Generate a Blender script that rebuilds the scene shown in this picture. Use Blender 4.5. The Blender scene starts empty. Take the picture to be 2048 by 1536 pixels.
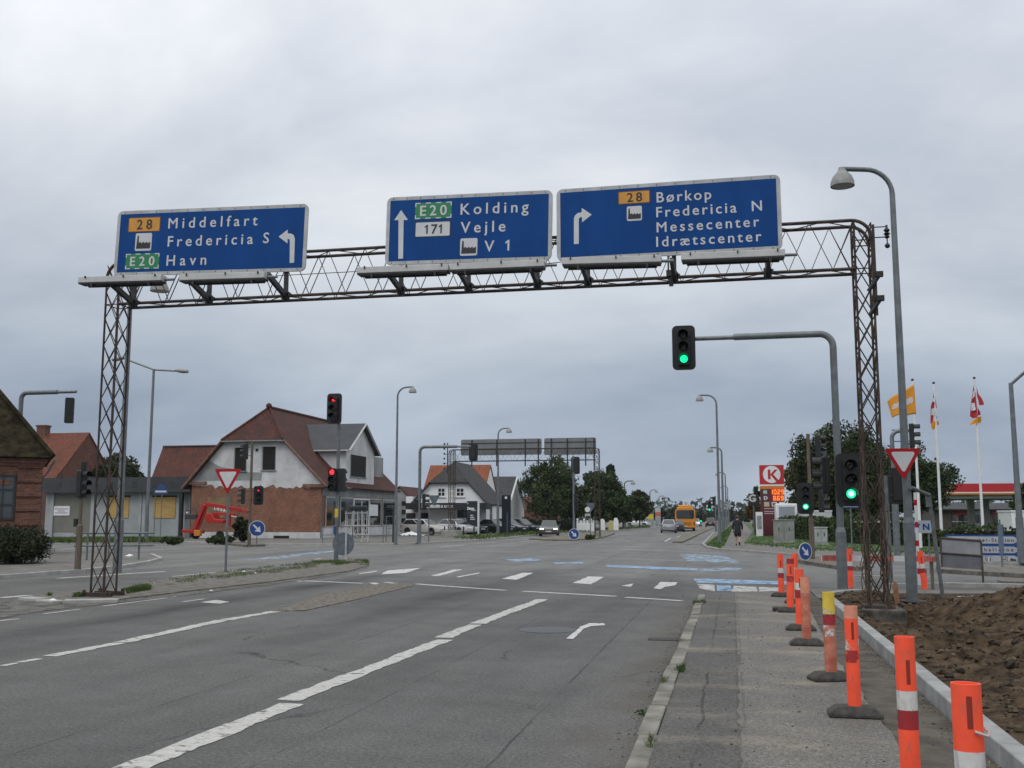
import bpy, math, random
from mathutils import Vector, Matrix, noise as mn

# ---------------------------------------------------------------- camera, world, light
SC = bpy.context.scene
COL = SC.collection
F, HOR, VPX, CH = 2050.0, 1035.0, 1465.0, 1.7          # photo pixels (2048 wide), eye height in metres
TH = math.atan((HOR - 768) / F)
YAW = math.atan((VPX - 1024) / math.hypot(F, HOR - 768))
cam = bpy.data.cameras.new('camera'); cam.sensor_width = 36; cam.lens = 36 * F / 2048
cam.clip_start = 0.1; cam.clip_end = 9000
camo = bpy.data.objects.new('camera', cam); COL.objects.link(camo)
camo.location = (0, 0, CH); camo.rotation_euler = (math.pi / 2 + TH, 0, YAW)
SC.camera = camo
SC.view_settings.view_transform = 'Standard'; SC.view_settings.look = 'None'
SC.view_settings.exposure = 0; SC.view_settings.gamma = 1; SC.view_settings.use_curve_mapping = False
SC.cycles.max_bounces = 6; SC.cycles.transparent_max_bounces = 12
SC.cycles.use_denoising = True

SUN_EL, SUN_AZ = math.radians(50), math.radians(205)
W = bpy.data.worlds.new('World'); SC.world = W; W.use_nodes = True
nt = W.node_tree; nt.nodes.clear()
def nn(t, **k):
    n = nt.nodes.new(t)
    for a, b in k.items(): setattr(n, a, b)
    return n
LK = lambda a, b: nt.links.new(a, b)
out = nn('ShaderNodeOutputWorld')
sky = nn('ShaderNodeTexSky', sky_type='NISHITA', sun_disc=False, sun_elevation=SUN_EL, sun_rotation=SUN_AZ)
bg1 = nn('ShaderNodeBackground'); bg1.inputs[1].default_value = 0.1; LK(sky.outputs[0], bg1.inputs[0])
tc = nn('ShaderNodeTexCoord'); sep = nn('ShaderNodeSeparateXYZ'); LK(tc.outputs['Generated'], sep.inputs[0])
def mth(op, a, b=None):
    n = nn('ShaderNodeMath', operation=op)
    for i, v in enumerate((a, b)):
        if v is None: continue
        if isinstance(v, (int, float)): n.inputs[i].default_value = v
        else: LK(v, n.inputs[i])
    return n.outputs[0]
zz = mth('ADD', mth('MAXIMUM', sep.outputs[2], 0.0), 0.34)
cmb = nn('ShaderNodeCombineXYZ')
LK(mth('DIVIDE', sep.outputs[0], zz), cmb.inputs[0]); LK(mth('DIVIDE', sep.outputs[1], zz), cmb.inputs[1])
n1 = nn('ShaderNodeTexNoise'); n1.inputs['Scale'].default_value = 1.75; n1.inputs['Detail'].default_value = 8; n1.inputs['Roughness'].default_value = 0.55
n1.inputs['Distortion'].default_value = 0.25
mp = nn('ShaderNodeMapping'); mp.inputs['Location'].default_value = (3.7, 1.9, 0.4); mp.inputs['Scale'].default_value = (0.75, 1.0, 1.0)
LK(cmb.outputs[0], mp.inputs[0]); LK(mp.outputs[0], n1.inputs['Vector'])
grad = nn('ShaderNodeValToRGB'); LK(sep.outputs[2], grad.inputs[0])
cr = grad.color_ramp
cr.elements[0].position = 0.0; cr.elements[0].color = (0.40, 0.47, 0.58, 1)
cr.elements[1].position = 1.0; cr.elements[1].color = (1.55, 1.57, 1.60, 1)
for p, c in ((0.05, (0.36, 0.42, 0.52, 1)), (0.12, (0.42, 0.48, 0.565, 1)), (0.20, (0.56, 0.61, 0.675, 1)), (0.30, (0.76, 0.795, 0.84, 1)), (0.42, (0.95, 0.975, 1.01, 1)), (0.58, (1.0, 1.02, 1.04, 1))):
    e = cr.elements.new(p); e.color = c
cl = nn('ShaderNodeValToRGB'); LK(n1.outputs['Fac'], cl.inputs[0])
cl.color_ramp.elements[0].position = 0.30; cl.color_ramp.elements[0].color = (0.68, 0.715, 0.775, 1)
cl.color_ramp.elements[1].position = 0.70; cl.color_ramp.elements[1].color = (1.20, 1.185, 1.16, 1)
mul = nn('ShaderNodeMix', data_type='RGBA', blend_type='MULTIPLY'); mul.inputs[0].default_value = 1.0
LK(grad.outputs[0], mul.inputs[6]); LK(cl.outputs[0], mul.inputs[7])
bg2 = nn('ShaderNodeBackground'); bg2.inputs[1].default_value = 1.0; LK(mul.outputs[2], bg2.inputs[0])
mixs = nn('ShaderNodeMixShader'); mixs.inputs[0].default_value = 0.93
LK(bg1.outputs[0], mixs.inputs[1]); LK(bg2.outputs[0], mixs.inputs[2]); LK(mixs.outputs[0], out.inputs[0])
sl = bpy.data.lights.new('sun', 'SUN'); sl.energy = 0.8; sl.angle = math.radians(25); sl.color = (1.0, 0.97, 0.92)
so = bpy.data.objects.new('sun', sl); COL.objects.link(so)
so.rotation_euler = (math.pi / 2 - SUN_EL, 0, math.radians(-25))

# ---------------------------------------------------------------- photo measurements -> metres
_CU = Vector((0, math.cos(TH), math.sin(TH)))
_CY = Vector((VPX - 1024, 768 - HOR, F)).normalized()
_CX = _CU.cross(_CY)
if _CX.x < 0: _CX = -_CX
EYE = Vector((0, 0, CH))
def ray(px, py):
    c = Vector((px - 1024, 768 - py, F)); return Vector((c.dot(_CX), c.dot(_CY), c.dot(_CU)))
def G(px, py, z=0.0):
    r = ray(px, py); return EYE + r * ((z - CH) / r.z)
def PY(px, py, y):
    r = ray(px, py); return EYE + r * (y / r.y)
def PX(px, py, x):
    r = ray(px, py); return EYE + r * (x / r.x)
def proj(p):
    d = Vector(p) - EYE; c = _CX * d.x + _CY * d.y + _CU * d.z
    return 1024 + F * c.x / c.z, 768 - F * c.y / c.z
def HZ(p, py):
    """height above the point p at which an upright there crosses photo row py"""
    lo, hi = -2.0, 60.0
    for _ in range(50):
        m = (lo + hi) / 2
        if proj((p[0], p[1], m))[1] > py: lo = m
        else: hi = m
    return lo

# ---------------------------------------------------------------- mesh builder
class MB:
    def __init__(s): s.v, s.f, s.sm = [], [], []
    def add(s, vs, fs, smooth=False):
        o = len(s.v); s.v += [tuple(v) for v in vs]
        s.f += [tuple(i + o for i in f) for f in fs]; s.sm += [smooth] * len(fs)
        return s
    def box(s, c, d, rz=0.0, m=None):
        hx, hy, hz = d[0] / 2, d[1] / 2, d[2] / 2
        R = Matrix.Rotation(rz, 3, 'Z') if m is None else m
        vs = [Vector(c) + R @ Vector((x, y, z)) for z in (-hz, hz) for x, y in ((-hx, -hy), (hx, -hy), (hx, hy), (-hx, hy))]
        return s.add(vs, [(3, 2, 1, 0), (4, 5, 6, 7), (0, 1, 5, 4), (1, 2, 6, 5), (2, 3, 7, 6), (3, 0, 4, 7)])
    def bb(s, x0, x1, y0, y1, z0, z1):
        return s.box(((x0 + x1) / 2, (y0 + y1) / 2, (z0 + z1) / 2), (x1 - x0, y1 - y0, z1 - z0))
    def tube(s, pts, r, seg=8, caps=True):
        pts = [Vector(p) for p in pts]; n = len(pts)
        rs = r if isinstance(r, (list, tuple)) else [r] * n
        prev = None; vs = []
        for i, p in enumerate(pts):
            t = (pts[min(i + 1, n - 1)] - pts[max(i - 1, 0)])
            t = t.normalized() if t.length > 1e-9 else Vector((0, 0, 1))
            if prev is None:
                a = Vector((0, 0, 1)) if abs(t.z) < 0.9 else Vector((1, 0, 0))
                u = t.cross(a).normalized()
            else:
                u = (prev - t * prev.dot(t))
                u = u.normalized() if u.length > 1e-6 else t.orthogonal().normalized()
            prev = u; w = t.cross(u)
            for k in range(seg):
                a = 2 * math.pi * k / seg
                vs.append(p + (u * math.cos(a) + w * math.sin(a)) * rs[i])
        fs = [(i * seg + k, i * seg + (k + 1) % seg, (i + 1) * seg + (k + 1) % seg, (i + 1) * seg + k) for i in range(n - 1) for k in range(seg)]
        s.add(vs, fs, seg > 4)
        if caps:
            o = len(s.v) - len(vs)
            s.f += [tuple(o + k for k in reversed(range(seg))), tuple(o + (n - 1) * seg + k for k in range(seg))]; s.sm += [False, False]
        return s
    def lathe(s, prof, c=(0, 0, 0), seg=20, axis='Z', arc=(0, 2 * math.pi)):
        full = abs(arc[1] - arc[0] - 2 * math.pi) < 1e-6
        m = seg if full else seg + 1
        vs = []
        for r, h in prof:
            for k in range(m):
                a = arc[0] + (arc[1] - arc[0]) * k / seg
                if axis == 'Z': q = (r * math.cos(a), r * math.sin(a), h)
                elif axis == 'Y': q = (r * math.cos(a), h, r * math.sin(a))
                else: q = (h, r * math.cos(a), r * math.sin(a))
                vs.append(Vector(c) + Vector(q))
        fs = []
        for i in range(len(prof) - 1):
            for k in range(seg):
                k2 = (k + 1) % m
                fs.append((i * m + k, i * m + k2, (i + 1) * m + k2, (i + 1) * m + k))
        return s.add(vs, fs, True)
    def prism(s, poly, z0, z1, M=None, cap=(True, True)):
        """poly: 2-D outline, extruded z0..z1; M maps (x, y, z) to the place"""
        n = len(poly); T = M or (lambda p: p)
        vs = [T(Vector((x, y, z0))) for x, y in poly] + [T(Vector((x, y, z1))) for x, y in poly]
        fs = [(i, (i + 1) % n, n + (i + 1) % n, n + i) for i in range(n)]
        if cap[0]: fs.append(tuple(reversed(range(n))))
        if cap[1]: fs.append(tuple(range(n, 2 * n)))
        return s.add(vs, fs)
    def sphere(s, c, r, seg=12, rings=8, sc=(1, 1, 1)):
        prof = [(max(1e-4, r * math.sin(math.pi * i / rings)), -r * math.cos(math.pi * i / rings)) for i in range(rings + 1)]
        o = len(s.v); s.lathe(prof, (0, 0, 0), seg)
        for i in range(o, len(s.v)):
            v = s.v[i]; s.v[i] = (c[0] + v[0] * sc[0], c[1] + v[1] * sc[1], c[2] + v[2] * sc[2])
        return s
    def xf(s, M, start=0):
        for i in range(start, len(s.v)): s.v[i] = tuple(M @ Vector(s.v[i]))
        return s
    def build(s, name, mat, parent=None, loc=None, angle=40, bevel=0):
        me = bpy.data.meshes.new(name); me.from_pydata(s.v, [], s.f); me.update()
        me.polygons.foreach_set('use_smooth', s.sm if not bevel else [True] * len(s.f))
        if any(s.sm) or bevel: me.set_sharp_from_angle(angle=math.radians(angle))
        me.materials.append(mat)
        o = bpy.data.objects.new(name, me); COL.objects.link(o)
        if parent: o.parent = parent
        if loc: o.location = loc
        if bevel:
            b = o.modifiers.new('bevel', 'BEVEL'); b.width = bevel; b.segments = 2; b.limit_method = 'ANGLE'
        return o
def tag(o, label=None, cat=None, group=None, kind=None):
    if label: o['label'] = label
    if cat: o['category'] = cat
    if group: o['group'] = group
    if kind: o['kind'] = kind
    return o
def T(name, label, cat, loc=(0, 0, 0), rz=0.0, group=None):
    o = bpy.data.objects.new(name, None); COL.objects.link(o); o.location = loc; o.rotation_euler = (0, 0, rz)
    o.empty_display_size = 0.3
    return tag(o, label, cat, group)
def copy_thing(root, loc, rz, label):
    r = root.copy(); COL.objects.link(r); r.location = loc; r.rotation_euler = (0, 0, rz); r['label'] = label
    for ch in root.children:
        c = ch.copy(); COL.objects.link(c); c.parent = r
        for g in ch.children:
            d = g.copy(); COL.objects.link(d); d.parent = c
    return r
def arcpts(c, r, a0, a1, n, u=(1, 0, 0), w=(0, 0, 1)):
    u, w = Vector(u), Vector(w)
    return [Vector(c) + u * (r * math.cos(a0 + (a1 - a0) * i / n)) + w * (r * math.sin(a0 + (a1 - a0) * i / n)) for i in range(n + 1)]
def rrect(x0, x1, y0, y1, r, n=5):
    P = []
    for cx, cy, a in ((x1 - r, y0 + r, -90), (x1 - r, y1 - r, 0), (x0 + r, y1 - r, 90), (x0 + r, y0 + r, 180)):
        for i in range(n + 1):
            t = math.radians(a + 90 * i / n); P.append((cx + r * math.cos(t), cy + r * math.sin(t)))
    return P
def stand(x=0, y=0, z=0):
    """maps (a, b, c) of a flat drawing to an upright one that faces -Y: a to the right, b up, c towards the viewer"""
    return lambda p: Vector((x + p.x, y - p.z, z + p.y))

# ---------------------------------------------------------------- materials
MC = {}
def mat(name, col, rough=0.6, metal=0.0, var=0.0, scale=3.0, bump=0.0, bscale=None, emit=None, es=0.0, col2=None, spec=0.5, trans=0.0, alpha_noise=None, stretch=None, detail=5.0, coat=0.0):
    if name in MC: return MC[name]
    m = bpy.data.materials.new(name); m.use_nodes = True; t = m.node_tree; b = t.nodes['Principled BSDF']
    b.inputs['Roughness'].default_value = rough; b.inputs['Metallic'].default_value = metal
    b.inputs['Specular IOR Level'].default_value = spec
    b.inputs['Base Color'].default_value = (*col, 1)
    if coat: b.inputs['Coat Weight'].default_value = coat; b.inputs['Coat Roughness'].default_value = 0.08
    if trans: b.inputs['Transmission Weight'].default_value = trans
    def N(k, **kw):
        n = t.nodes.new(k)
        for a, c in kw.items(): setattr(n, a, c)
        return n
    if var or bump or col2 or alpha_noise:
        tx = N('ShaderNodeTexCoord'); mpn = N('ShaderNodeMapping'); t.links.new(tx.outputs['Object'], mpn.inputs[0])
        if stretch: mpn.inputs['Scale'].default_value = stretch
    if var or col2:
        no = N('ShaderNodeTexNoise'); no.inputs['Scale'].default_value = scale; no.inputs['Detail'].default_value = detail; no.inputs['Roughness'].default_value = 0.6
        t.links.new(mpn.outputs[0], no.inputs['Vector'])
        rp = N('ShaderNodeValToRGB'); t.links.new(no.outputs['Fac'], rp.inputs[0])
        lo = tuple(c * (1 - var) for c in col); hi = col2 if col2 else tuple(min(1, c * (1 + var)) for c in col)
        rp.color_ramp.elements[0].position = 0.36; rp.color_ramp.elements[0].color = (*lo, 1)
        rp.color_ramp.elements[1].position = 0.64; rp.color_ramp.elements[1].color = (*hi, 1)
        t.links.new(rp.outputs[0], b.inputs['Base Color'])
    if bump:
        no = N('ShaderNodeTexNoise'); no.inputs['Scale'].default_value = bscale or scale * 4; no.inputs['Detail'].default_value = 4
        t.links.new(mpn.outputs[0], no.inputs['Vector'])
        bp = N('ShaderNodeBump'); bp.inputs['Strength'].default_value = bump; bp.inputs['Distance'].default_value = 0.02
        t.links.new(no.outputs['Fac'], bp.inputs['Height']); t.links.new(bp.outputs[0], b.inputs['Normal'])
    if emit:
        b.inputs['Emission Color'].default_value = (*emit, 1); b.inputs['Emission Strength'].default_value = es
    if alpha_noise:
        sc_, cut, soft = alpha_noise
        no = N('ShaderNodeTexNoise'); no.inputs['Scale'].default_value = sc_; no.inputs['Detail'].default_value = 8; no.inputs['Roughness'].default_value = 0.7
        t.links.new(mpn.outputs[0], no.inputs['Vector'])
        rp = N('ShaderNodeMapRange'); rp.inputs['From Min'].default_value = cut - soft; rp.inputs['From Max'].default_value = cut + soft
        t.links.new(no.outputs['Fac'], rp.inputs['Value']); t.links.new(rp.outputs[0], b.inputs['Alpha'])
    MC[name] = m; return m

def brick_mat(name, c1, c2, mortar, bw=0.24, bh=0.072, ms=0.012, bump=0.5, stain=None):
    if name in MC: return MC[name]
    m = bpy.data.materials.new(name); m.use_nodes = True; t = m.node_tree; b = t.nodes['Principled BSDF']; b.inputs['Roughness'].default_value = 0.85
    N = t.nodes.new; L = t.links.new
    tx = N('ShaderNodeTexCoord'); ge = N('ShaderNodeNewGeometry'); sx = N('ShaderNodeSeparateXYZ'); L(tx.outputs['Object'], sx.inputs[0])
    vt = N('ShaderNodeVectorTransform'); vt.vector_type = 'NORMAL'; vt.convert_from = 'WORLD'; vt.convert_to = 'OBJECT'; L(ge.outputs['True Normal'], vt.inputs[0])
    sn = N('ShaderNodeSeparateXYZ'); L(vt.outputs[0], sn.inputs[0])
    ab = N('ShaderNodeMath'); ab.operation = 'ABSOLUTE'; L(sn.outputs[0], ab.inputs[0])
    gt = N('ShaderNodeMath'); gt.operation = 'GREATER_THAN'; gt.inputs[1].default_value = 0.7; L(ab.outputs[0], gt.inputs[0])
    mx = N('ShaderNodeMix'); L(gt.outputs[0], mx.inputs[0]); L(sx.outputs[0], mx.inputs[2]); L(sx.outputs[1], mx.inputs[3])
    cb = N('ShaderNodeCombineXYZ'); L(mx.outputs[0], cb.inputs[0]); L(sx.outputs[2], cb.inputs[1])
    br = N('ShaderNodeTexBrick'); L(cb.outputs[0], br.inputs['Vector'])
    br.inputs['Scale'].default_value = 1; br.inputs['Brick Width'].default_value = bw; br.inputs['Row Height'].default_value = bh; br.inputs['Mortar Size'].default_value = ms
    br.inputs['Color1'].default_value = (*c1, 1); br.inputs['Color2'].default_value = (*c2, 1); br.inputs['Mortar'].default_value = (*mortar, 1)
    no = N('ShaderNodeTexNoise'); no.inputs['Scale'].default_value = 1.1; no.inputs['Detail'].default_value = 8; L(tx.outputs['Object'], no.inputs['Vector'])
    rp = N('ShaderNodeValToRGB'); L(no.outputs['Fac'], rp.inputs[0])
    rp.color_ramp.elements[0].position = 0.35; rp.color_ramp.elements[0].color = (0.80, 0.79, 0.78, 1); rp.color_ramp.elements[1].position = 0.65; rp.color_ramp.elements[1].color = (1.1, 1.08, 1.06, 1)
    mu = N('ShaderNodeMix'); mu.data_type = 'RGBA'; mu.blend_type = 'MULTIPLY'; mu.inputs[0].default_value = 1; L(br.outputs['Color'], mu.inputs[6]); L(rp.outputs[0], mu.inputs[7])
    n3 = N('ShaderNodeTexNoise'); n3.inputs['Scale'].default_value = 5.5; n3.inputs['Detail'].default_value = 6; n3.inputs['Roughness'].default_value = 0.75; mp3 = N('ShaderNodeMapping'); mp3.inputs['Scale'].default_value = (1, 1, 2.6); L(tx.outputs['Object'], mp3.inputs[0]); L(mp3.outputs[0], n3.inputs['Vector'])
    r3 = N('ShaderNodeMapRange'); L(n3.outputs['Fac'], r3.inputs['Value']); r3.inputs['From Min'].default_value = 0.36; r3.inputs['From Max'].default_value = 0.64; r3.inputs['To Min'].default_value = 0.62; r3.inputs['To Max'].default_value = 1.35
    m4 = N('ShaderNodeVectorMath'); m4.operation = 'SCALE'; L(mu.outputs[2], m4.inputs[0]); L(r3.outputs[0], m4.inputs['Scale'])
    L(m4.outputs[0], b.inputs['Base Color'])
    bp = N('ShaderNodeBump'); bp.inputs['Strength'].default_value = bump; bp.inputs['Distance'].default_value = 0.01; bp.invert = True
    L(br.outputs['Fac'], bp.inputs['Height']); L(bp.outputs[0], b.inputs['Normal'])
    MC[name] = m; return m

def tile_mat(name, c1, c2, moss=None, mossy=0.5, along='X', rough=0.75):
    """clay pantiles: courses up the slope and rounded waves along the eave"""
    if name in MC: return MC[name]
    m = bpy.data.materials.new(name); m.use_nodes = True; t = m.node_tree; b = t.nodes['Principled BSDF']; b.inputs['Roughness'].default_value = rough
    b.inputs['Specular IOR Level'].default_value = 0.3
    N = t.nodes.new; L = t.links.new
    tx = N('ShaderNodeTexCoord'); sx = N('ShaderNodeSeparateXYZ'); L(tx.outputs['Object'], sx.inputs[0])
    def M2(op, a, v=None, bb=None):
        n = N('ShaderNodeMath'); n.operation = op; L(a, n.inputs[0])
        if bb is not None: L(bb, n.inputs[1])
        elif v is not None: n.inputs[1].default_value = v
        return n.outputs[0]
    geo = N('ShaderNodeNewGeometry'); vt = N('ShaderNodeVectorTransform'); vt.vector_type = 'NORMAL'; vt.convert_from = 'WORLD'; vt.convert_to = 'OBJECT'; L(geo.outputs['True Normal'], vt.inputs[0]); sn = N('ShaderNodeSeparateXYZ'); L(vt.outputs[0], sn.inputs[0])
    gt = M2('GREATER_THAN', M2('ABSOLUTE', sn.outputs[0]), 0.45)
    mx = N('ShaderNodeMix'); L(gt, mx.inputs[0]); L(sx.outputs[0], mx.inputs[2]); L(sx.outputs[1], mx.inputs[3])
    row = M2('FRACT', M2('MULTIPLY', sx.outputs[2], 1 / 0.235))
    wave = M2('SINE', M2('MULTIPLY', mx.outputs[0], 2 * math.pi / 0.21))
    h = M2('ADD', M2('MULTIPLY', wave, 0.35), bb=M2('MULTIPLY', row, -0.9))
    bp = N('ShaderNodeBump'); bp.inputs['Strength'].default_value = 0.9; bp.inputs['Distance'].default_value = 0.05; L(h, bp.inputs['Height']); L(bp.outputs[0], b.inputs['Normal'])
    cell = N('ShaderNodeCombineXYZ'); L(M2('FLOOR', M2('MULTIPLY', mx.outputs[0], 1 / 0.21)), cell.inputs[0]); L(M2('FLOOR', M2('MULTIPLY', sx.outputs[2], 1 / 0.235)), cell.inputs[1])
    wn = N('ShaderNodeTexWhiteNoise'); wn.noise_dimensions = '2D'; L(cell.outputs[0], wn.inputs['Vector'])
    c = N('ShaderNodeMix'); c.data_type = 'RGBA'; L(wn.outputs['Value'], c.inputs[0]); c.inputs[6].default_value = (*c1, 1); c.inputs[7].default_value = (*c2, 1)
    lo = N('ShaderNodeMapRange'); L(row, lo.inputs['Value']); lo.inputs['From Min'].default_value = 0.0; lo.inputs['From Max'].default_value = 0.22; lo.inputs['To Min'].default_value = 0.62; lo.inputs['To Max'].default_value = 1
    g = N('ShaderNodeMix'); g.data_type = 'RGBA'; g.blend_type = 'MULTIPLY'; g.inputs[0].default_value = 0.0; L(c.outputs[2], g.inputs[6]); L(lo.outputs[0], g.inputs[7])
    res = g.outputs[2]
    no = N('ShaderNodeTexNoise'); no.inputs['Scale'].default_value = 0.9; no.inputs['Detail'].default_value = 8; no.inputs['Roughness'].default_value = 0.7; L(tx.outputs['Object'], no.inputs['Vector'])
    mr = N('ShaderNodeMapRange'); L(no.outputs['Fac'], mr.inputs['Value']); mr.inputs['From Min'].default_value = 0.62 - mossy * 0.35; mr.inputs['From Max'].default_value = 0.78 - mossy * 0.25
    mm = N('ShaderNodeMix'); mm.data_type = 'RGBA'; L(mr.outputs[0], mm.inputs[0]); L(res, mm.inputs[6]); mm.inputs[7].default_value = (*(moss or tuple(x * 0.55 for x in c1)), 1)
    L(mm.outputs[2], b.inputs['Base Color'])
    MC[name] = m; return m

def leaf_mat(name, dark, light, accent=None):
    if name in MC: return MC[name]
    m = bpy.data.materials.new(name); m.use_nodes = True; t = m.node_tree; b = t.nodes['Principled BSDF']; b.inputs['Roughness'].default_value = 0.7
    b.inputs['Specular IOR Level'].default_value = 0.25
    N = t.nodes.new; L = t.links.new
    ge = N('ShaderNodeNewGeometry'); rp = N('ShaderNodeValToRGB'); L(ge.outputs['Random Per Island'], rp.inputs[0])
    rp.color_ramp.elements[0].color = (*dark, 1); rp.color_ramp.elements[1].color = (*light, 1)
    if accent:
        e = rp.color_ramp.elements.new(0.93); e.color = (*light, 1); rp.color_ramp.elements[2].color = (*accent, 1)
    tx = N('ShaderNodeTexCoord'); no = N('ShaderNodeTexNoise'); no.inputs['Scale'].default_value = 0.7; L(tx.outputs['Object'], no.inputs['Vector'])
    r2 = N('ShaderNodeValToRGB'); L(no.outputs['Fac'], r2.inputs[0]); r2.color_ramp.elements[0].position = 0.35; r2.color_ramp.elements[0].color = (0.6, 0.65, 0.6, 1)
    r2.color_ramp.elements[1].position = 0.65; r2.color_ramp.elements[1].color = (1.25, 1.2, 1.05, 1)
    mu = N('ShaderNodeMix'); mu.data_type = 'RGBA'; mu.blend_type = 'MULTIPLY'; mu.inputs[0].default_value = 1; L(rp.outputs[0], mu.inputs[6]); L(r2.outputs[0], mu.inputs[7])
    L(mu.outputs[2], b.inputs['Base Color'])
    MC[name] = m; return m

def scuff_mat(name, col, scuff, amt=0.5, glow=None):
    """plastic or film with dirty rubbed patches and thin scratches"""
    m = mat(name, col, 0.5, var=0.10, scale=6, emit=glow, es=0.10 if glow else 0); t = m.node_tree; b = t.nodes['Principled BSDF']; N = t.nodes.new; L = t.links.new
    src = b.inputs['Base Color'].links[0].from_socket; tx = N('ShaderNodeTexCoord'); fac = None
    for sc, st, lo, hi, w in ((7, (1, 1, .6), .55, .70, amt), (26, (1, 1, .25), .60, .68, amt * .9), (60, (1, 1, 1), .64, .70, amt * .8)):
        mp_ = N('ShaderNodeMapping'); mp_.inputs['Scale'].default_value = st; L(tx.outputs['Object'], mp_.inputs[0]); n = N('ShaderNodeTexNoise'); n.inputs['Scale'].default_value = sc; n.inputs['Detail'].default_value = 6; L(mp_.outputs[0], n.inputs['Vector'])
        r = N('ShaderNodeMapRange'); L(n.outputs['Fac'], r.inputs['Value']); r.inputs['From Min'].default_value = lo; r.inputs['From Max'].default_value = hi; r.inputs['To Max'].default_value = w
        if fac is None: fac = r.outputs[0]
        else: a = N('ShaderNodeMath'); a.operation = 'MAXIMUM'; L(fac, a.inputs[0]); L(r.outputs[0], a.inputs[1]); fac = a.outputs[0]
    mx = N('ShaderNodeMix'); mx.data_type = 'RGBA'; L(fac, mx.inputs[0]); L(src, mx.inputs[6]); mx.inputs[7].default_value = (*scuff, 1); L(mx.outputs[2], b.inputs['Base Color'])
    return m
STEEL = mat('galvanised_steel', (0.155, 0.175, 0.185), 0.5, 0.35, var=0.18, scale=6, bump=0.05)
STEELD = mat('weathered_grey_steel', (0.13, 0.145, 0.15), 0.6, 0.2, var=0.25, scale=5)
RUST = mat('rusty_dark_steel', (0.030, 0.025, 0.023), 0.75, 0.1, var=0.3, scale=4, col2=(0.075, 0.05, 0.037), bump=0.1)
BRACKET = mat('dark_bracket_steel', (0.035, 0.037, 0.04), 0.6, 0.3, var=0.3, scale=6)
BLACK = mat('black_plastic', (0.012, 0.013, 0.014), 0.55, var=0.2, scale=8)
RUBBER = mat('dark_recycled_rubber', (0.045, 0.043, 0.038), 0.9, var=0.35, scale=14, bump=0.4)
WHITE = mat('white_paint', (0.72, 0.73, 0.74), 0.5, var=0.06, scale=3)
GLASS = mat('dark_window_glass', (0.02, 0.025, 0.03), 0.06, 0.0, spec=0.8)
SIGNBLUE = mat('sign_blue', (0.003, 0.053, 0.215), 0.6, var=0.10, scale=0.9, spec=0.16, stretch=(2.2, 2.2, 0.7))
SIGNWHITE = mat('sign_white', (0.56, 0.57, 0.58), 0.5, var=0.05, scale=4)
SIGNBORDER = mat('sign_border_grey', (0.42, 0.43, 0.43), 0.55, var=0.15, scale=3)
SIGNBLACK = mat('sign_black', (0.02, 0.02, 0.022), 0.5)
SIGNYELLOW = mat('sign_yellow', (0.58, 0.27, 0.035), 0.5, var=0.08, scale=5)
SIGNGREEN = mat('sign_green', (0.012, 0.20, 0.075), 0.5, var=0.08, scale=5)
SIGNRED = mat('sign_red', (0.36, 0.014, 0.018), 0.6, spec=0.2, var=0.08, scale=5)
CONC = mat('concrete', (0.27, 0.265, 0.25), 0.85, var=0.2, scale=4, bump=0.25, bscale=30)
PLANTGREEN = leaf_mat('leaf_green', (0.016, 0.032, 0.012), (0.058, 0.088, 0.028))
BARK = mat('bark', (0.055, 0.045, 0.035), 0.9, var=0.3, scale=6, bump=0.5)

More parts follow.
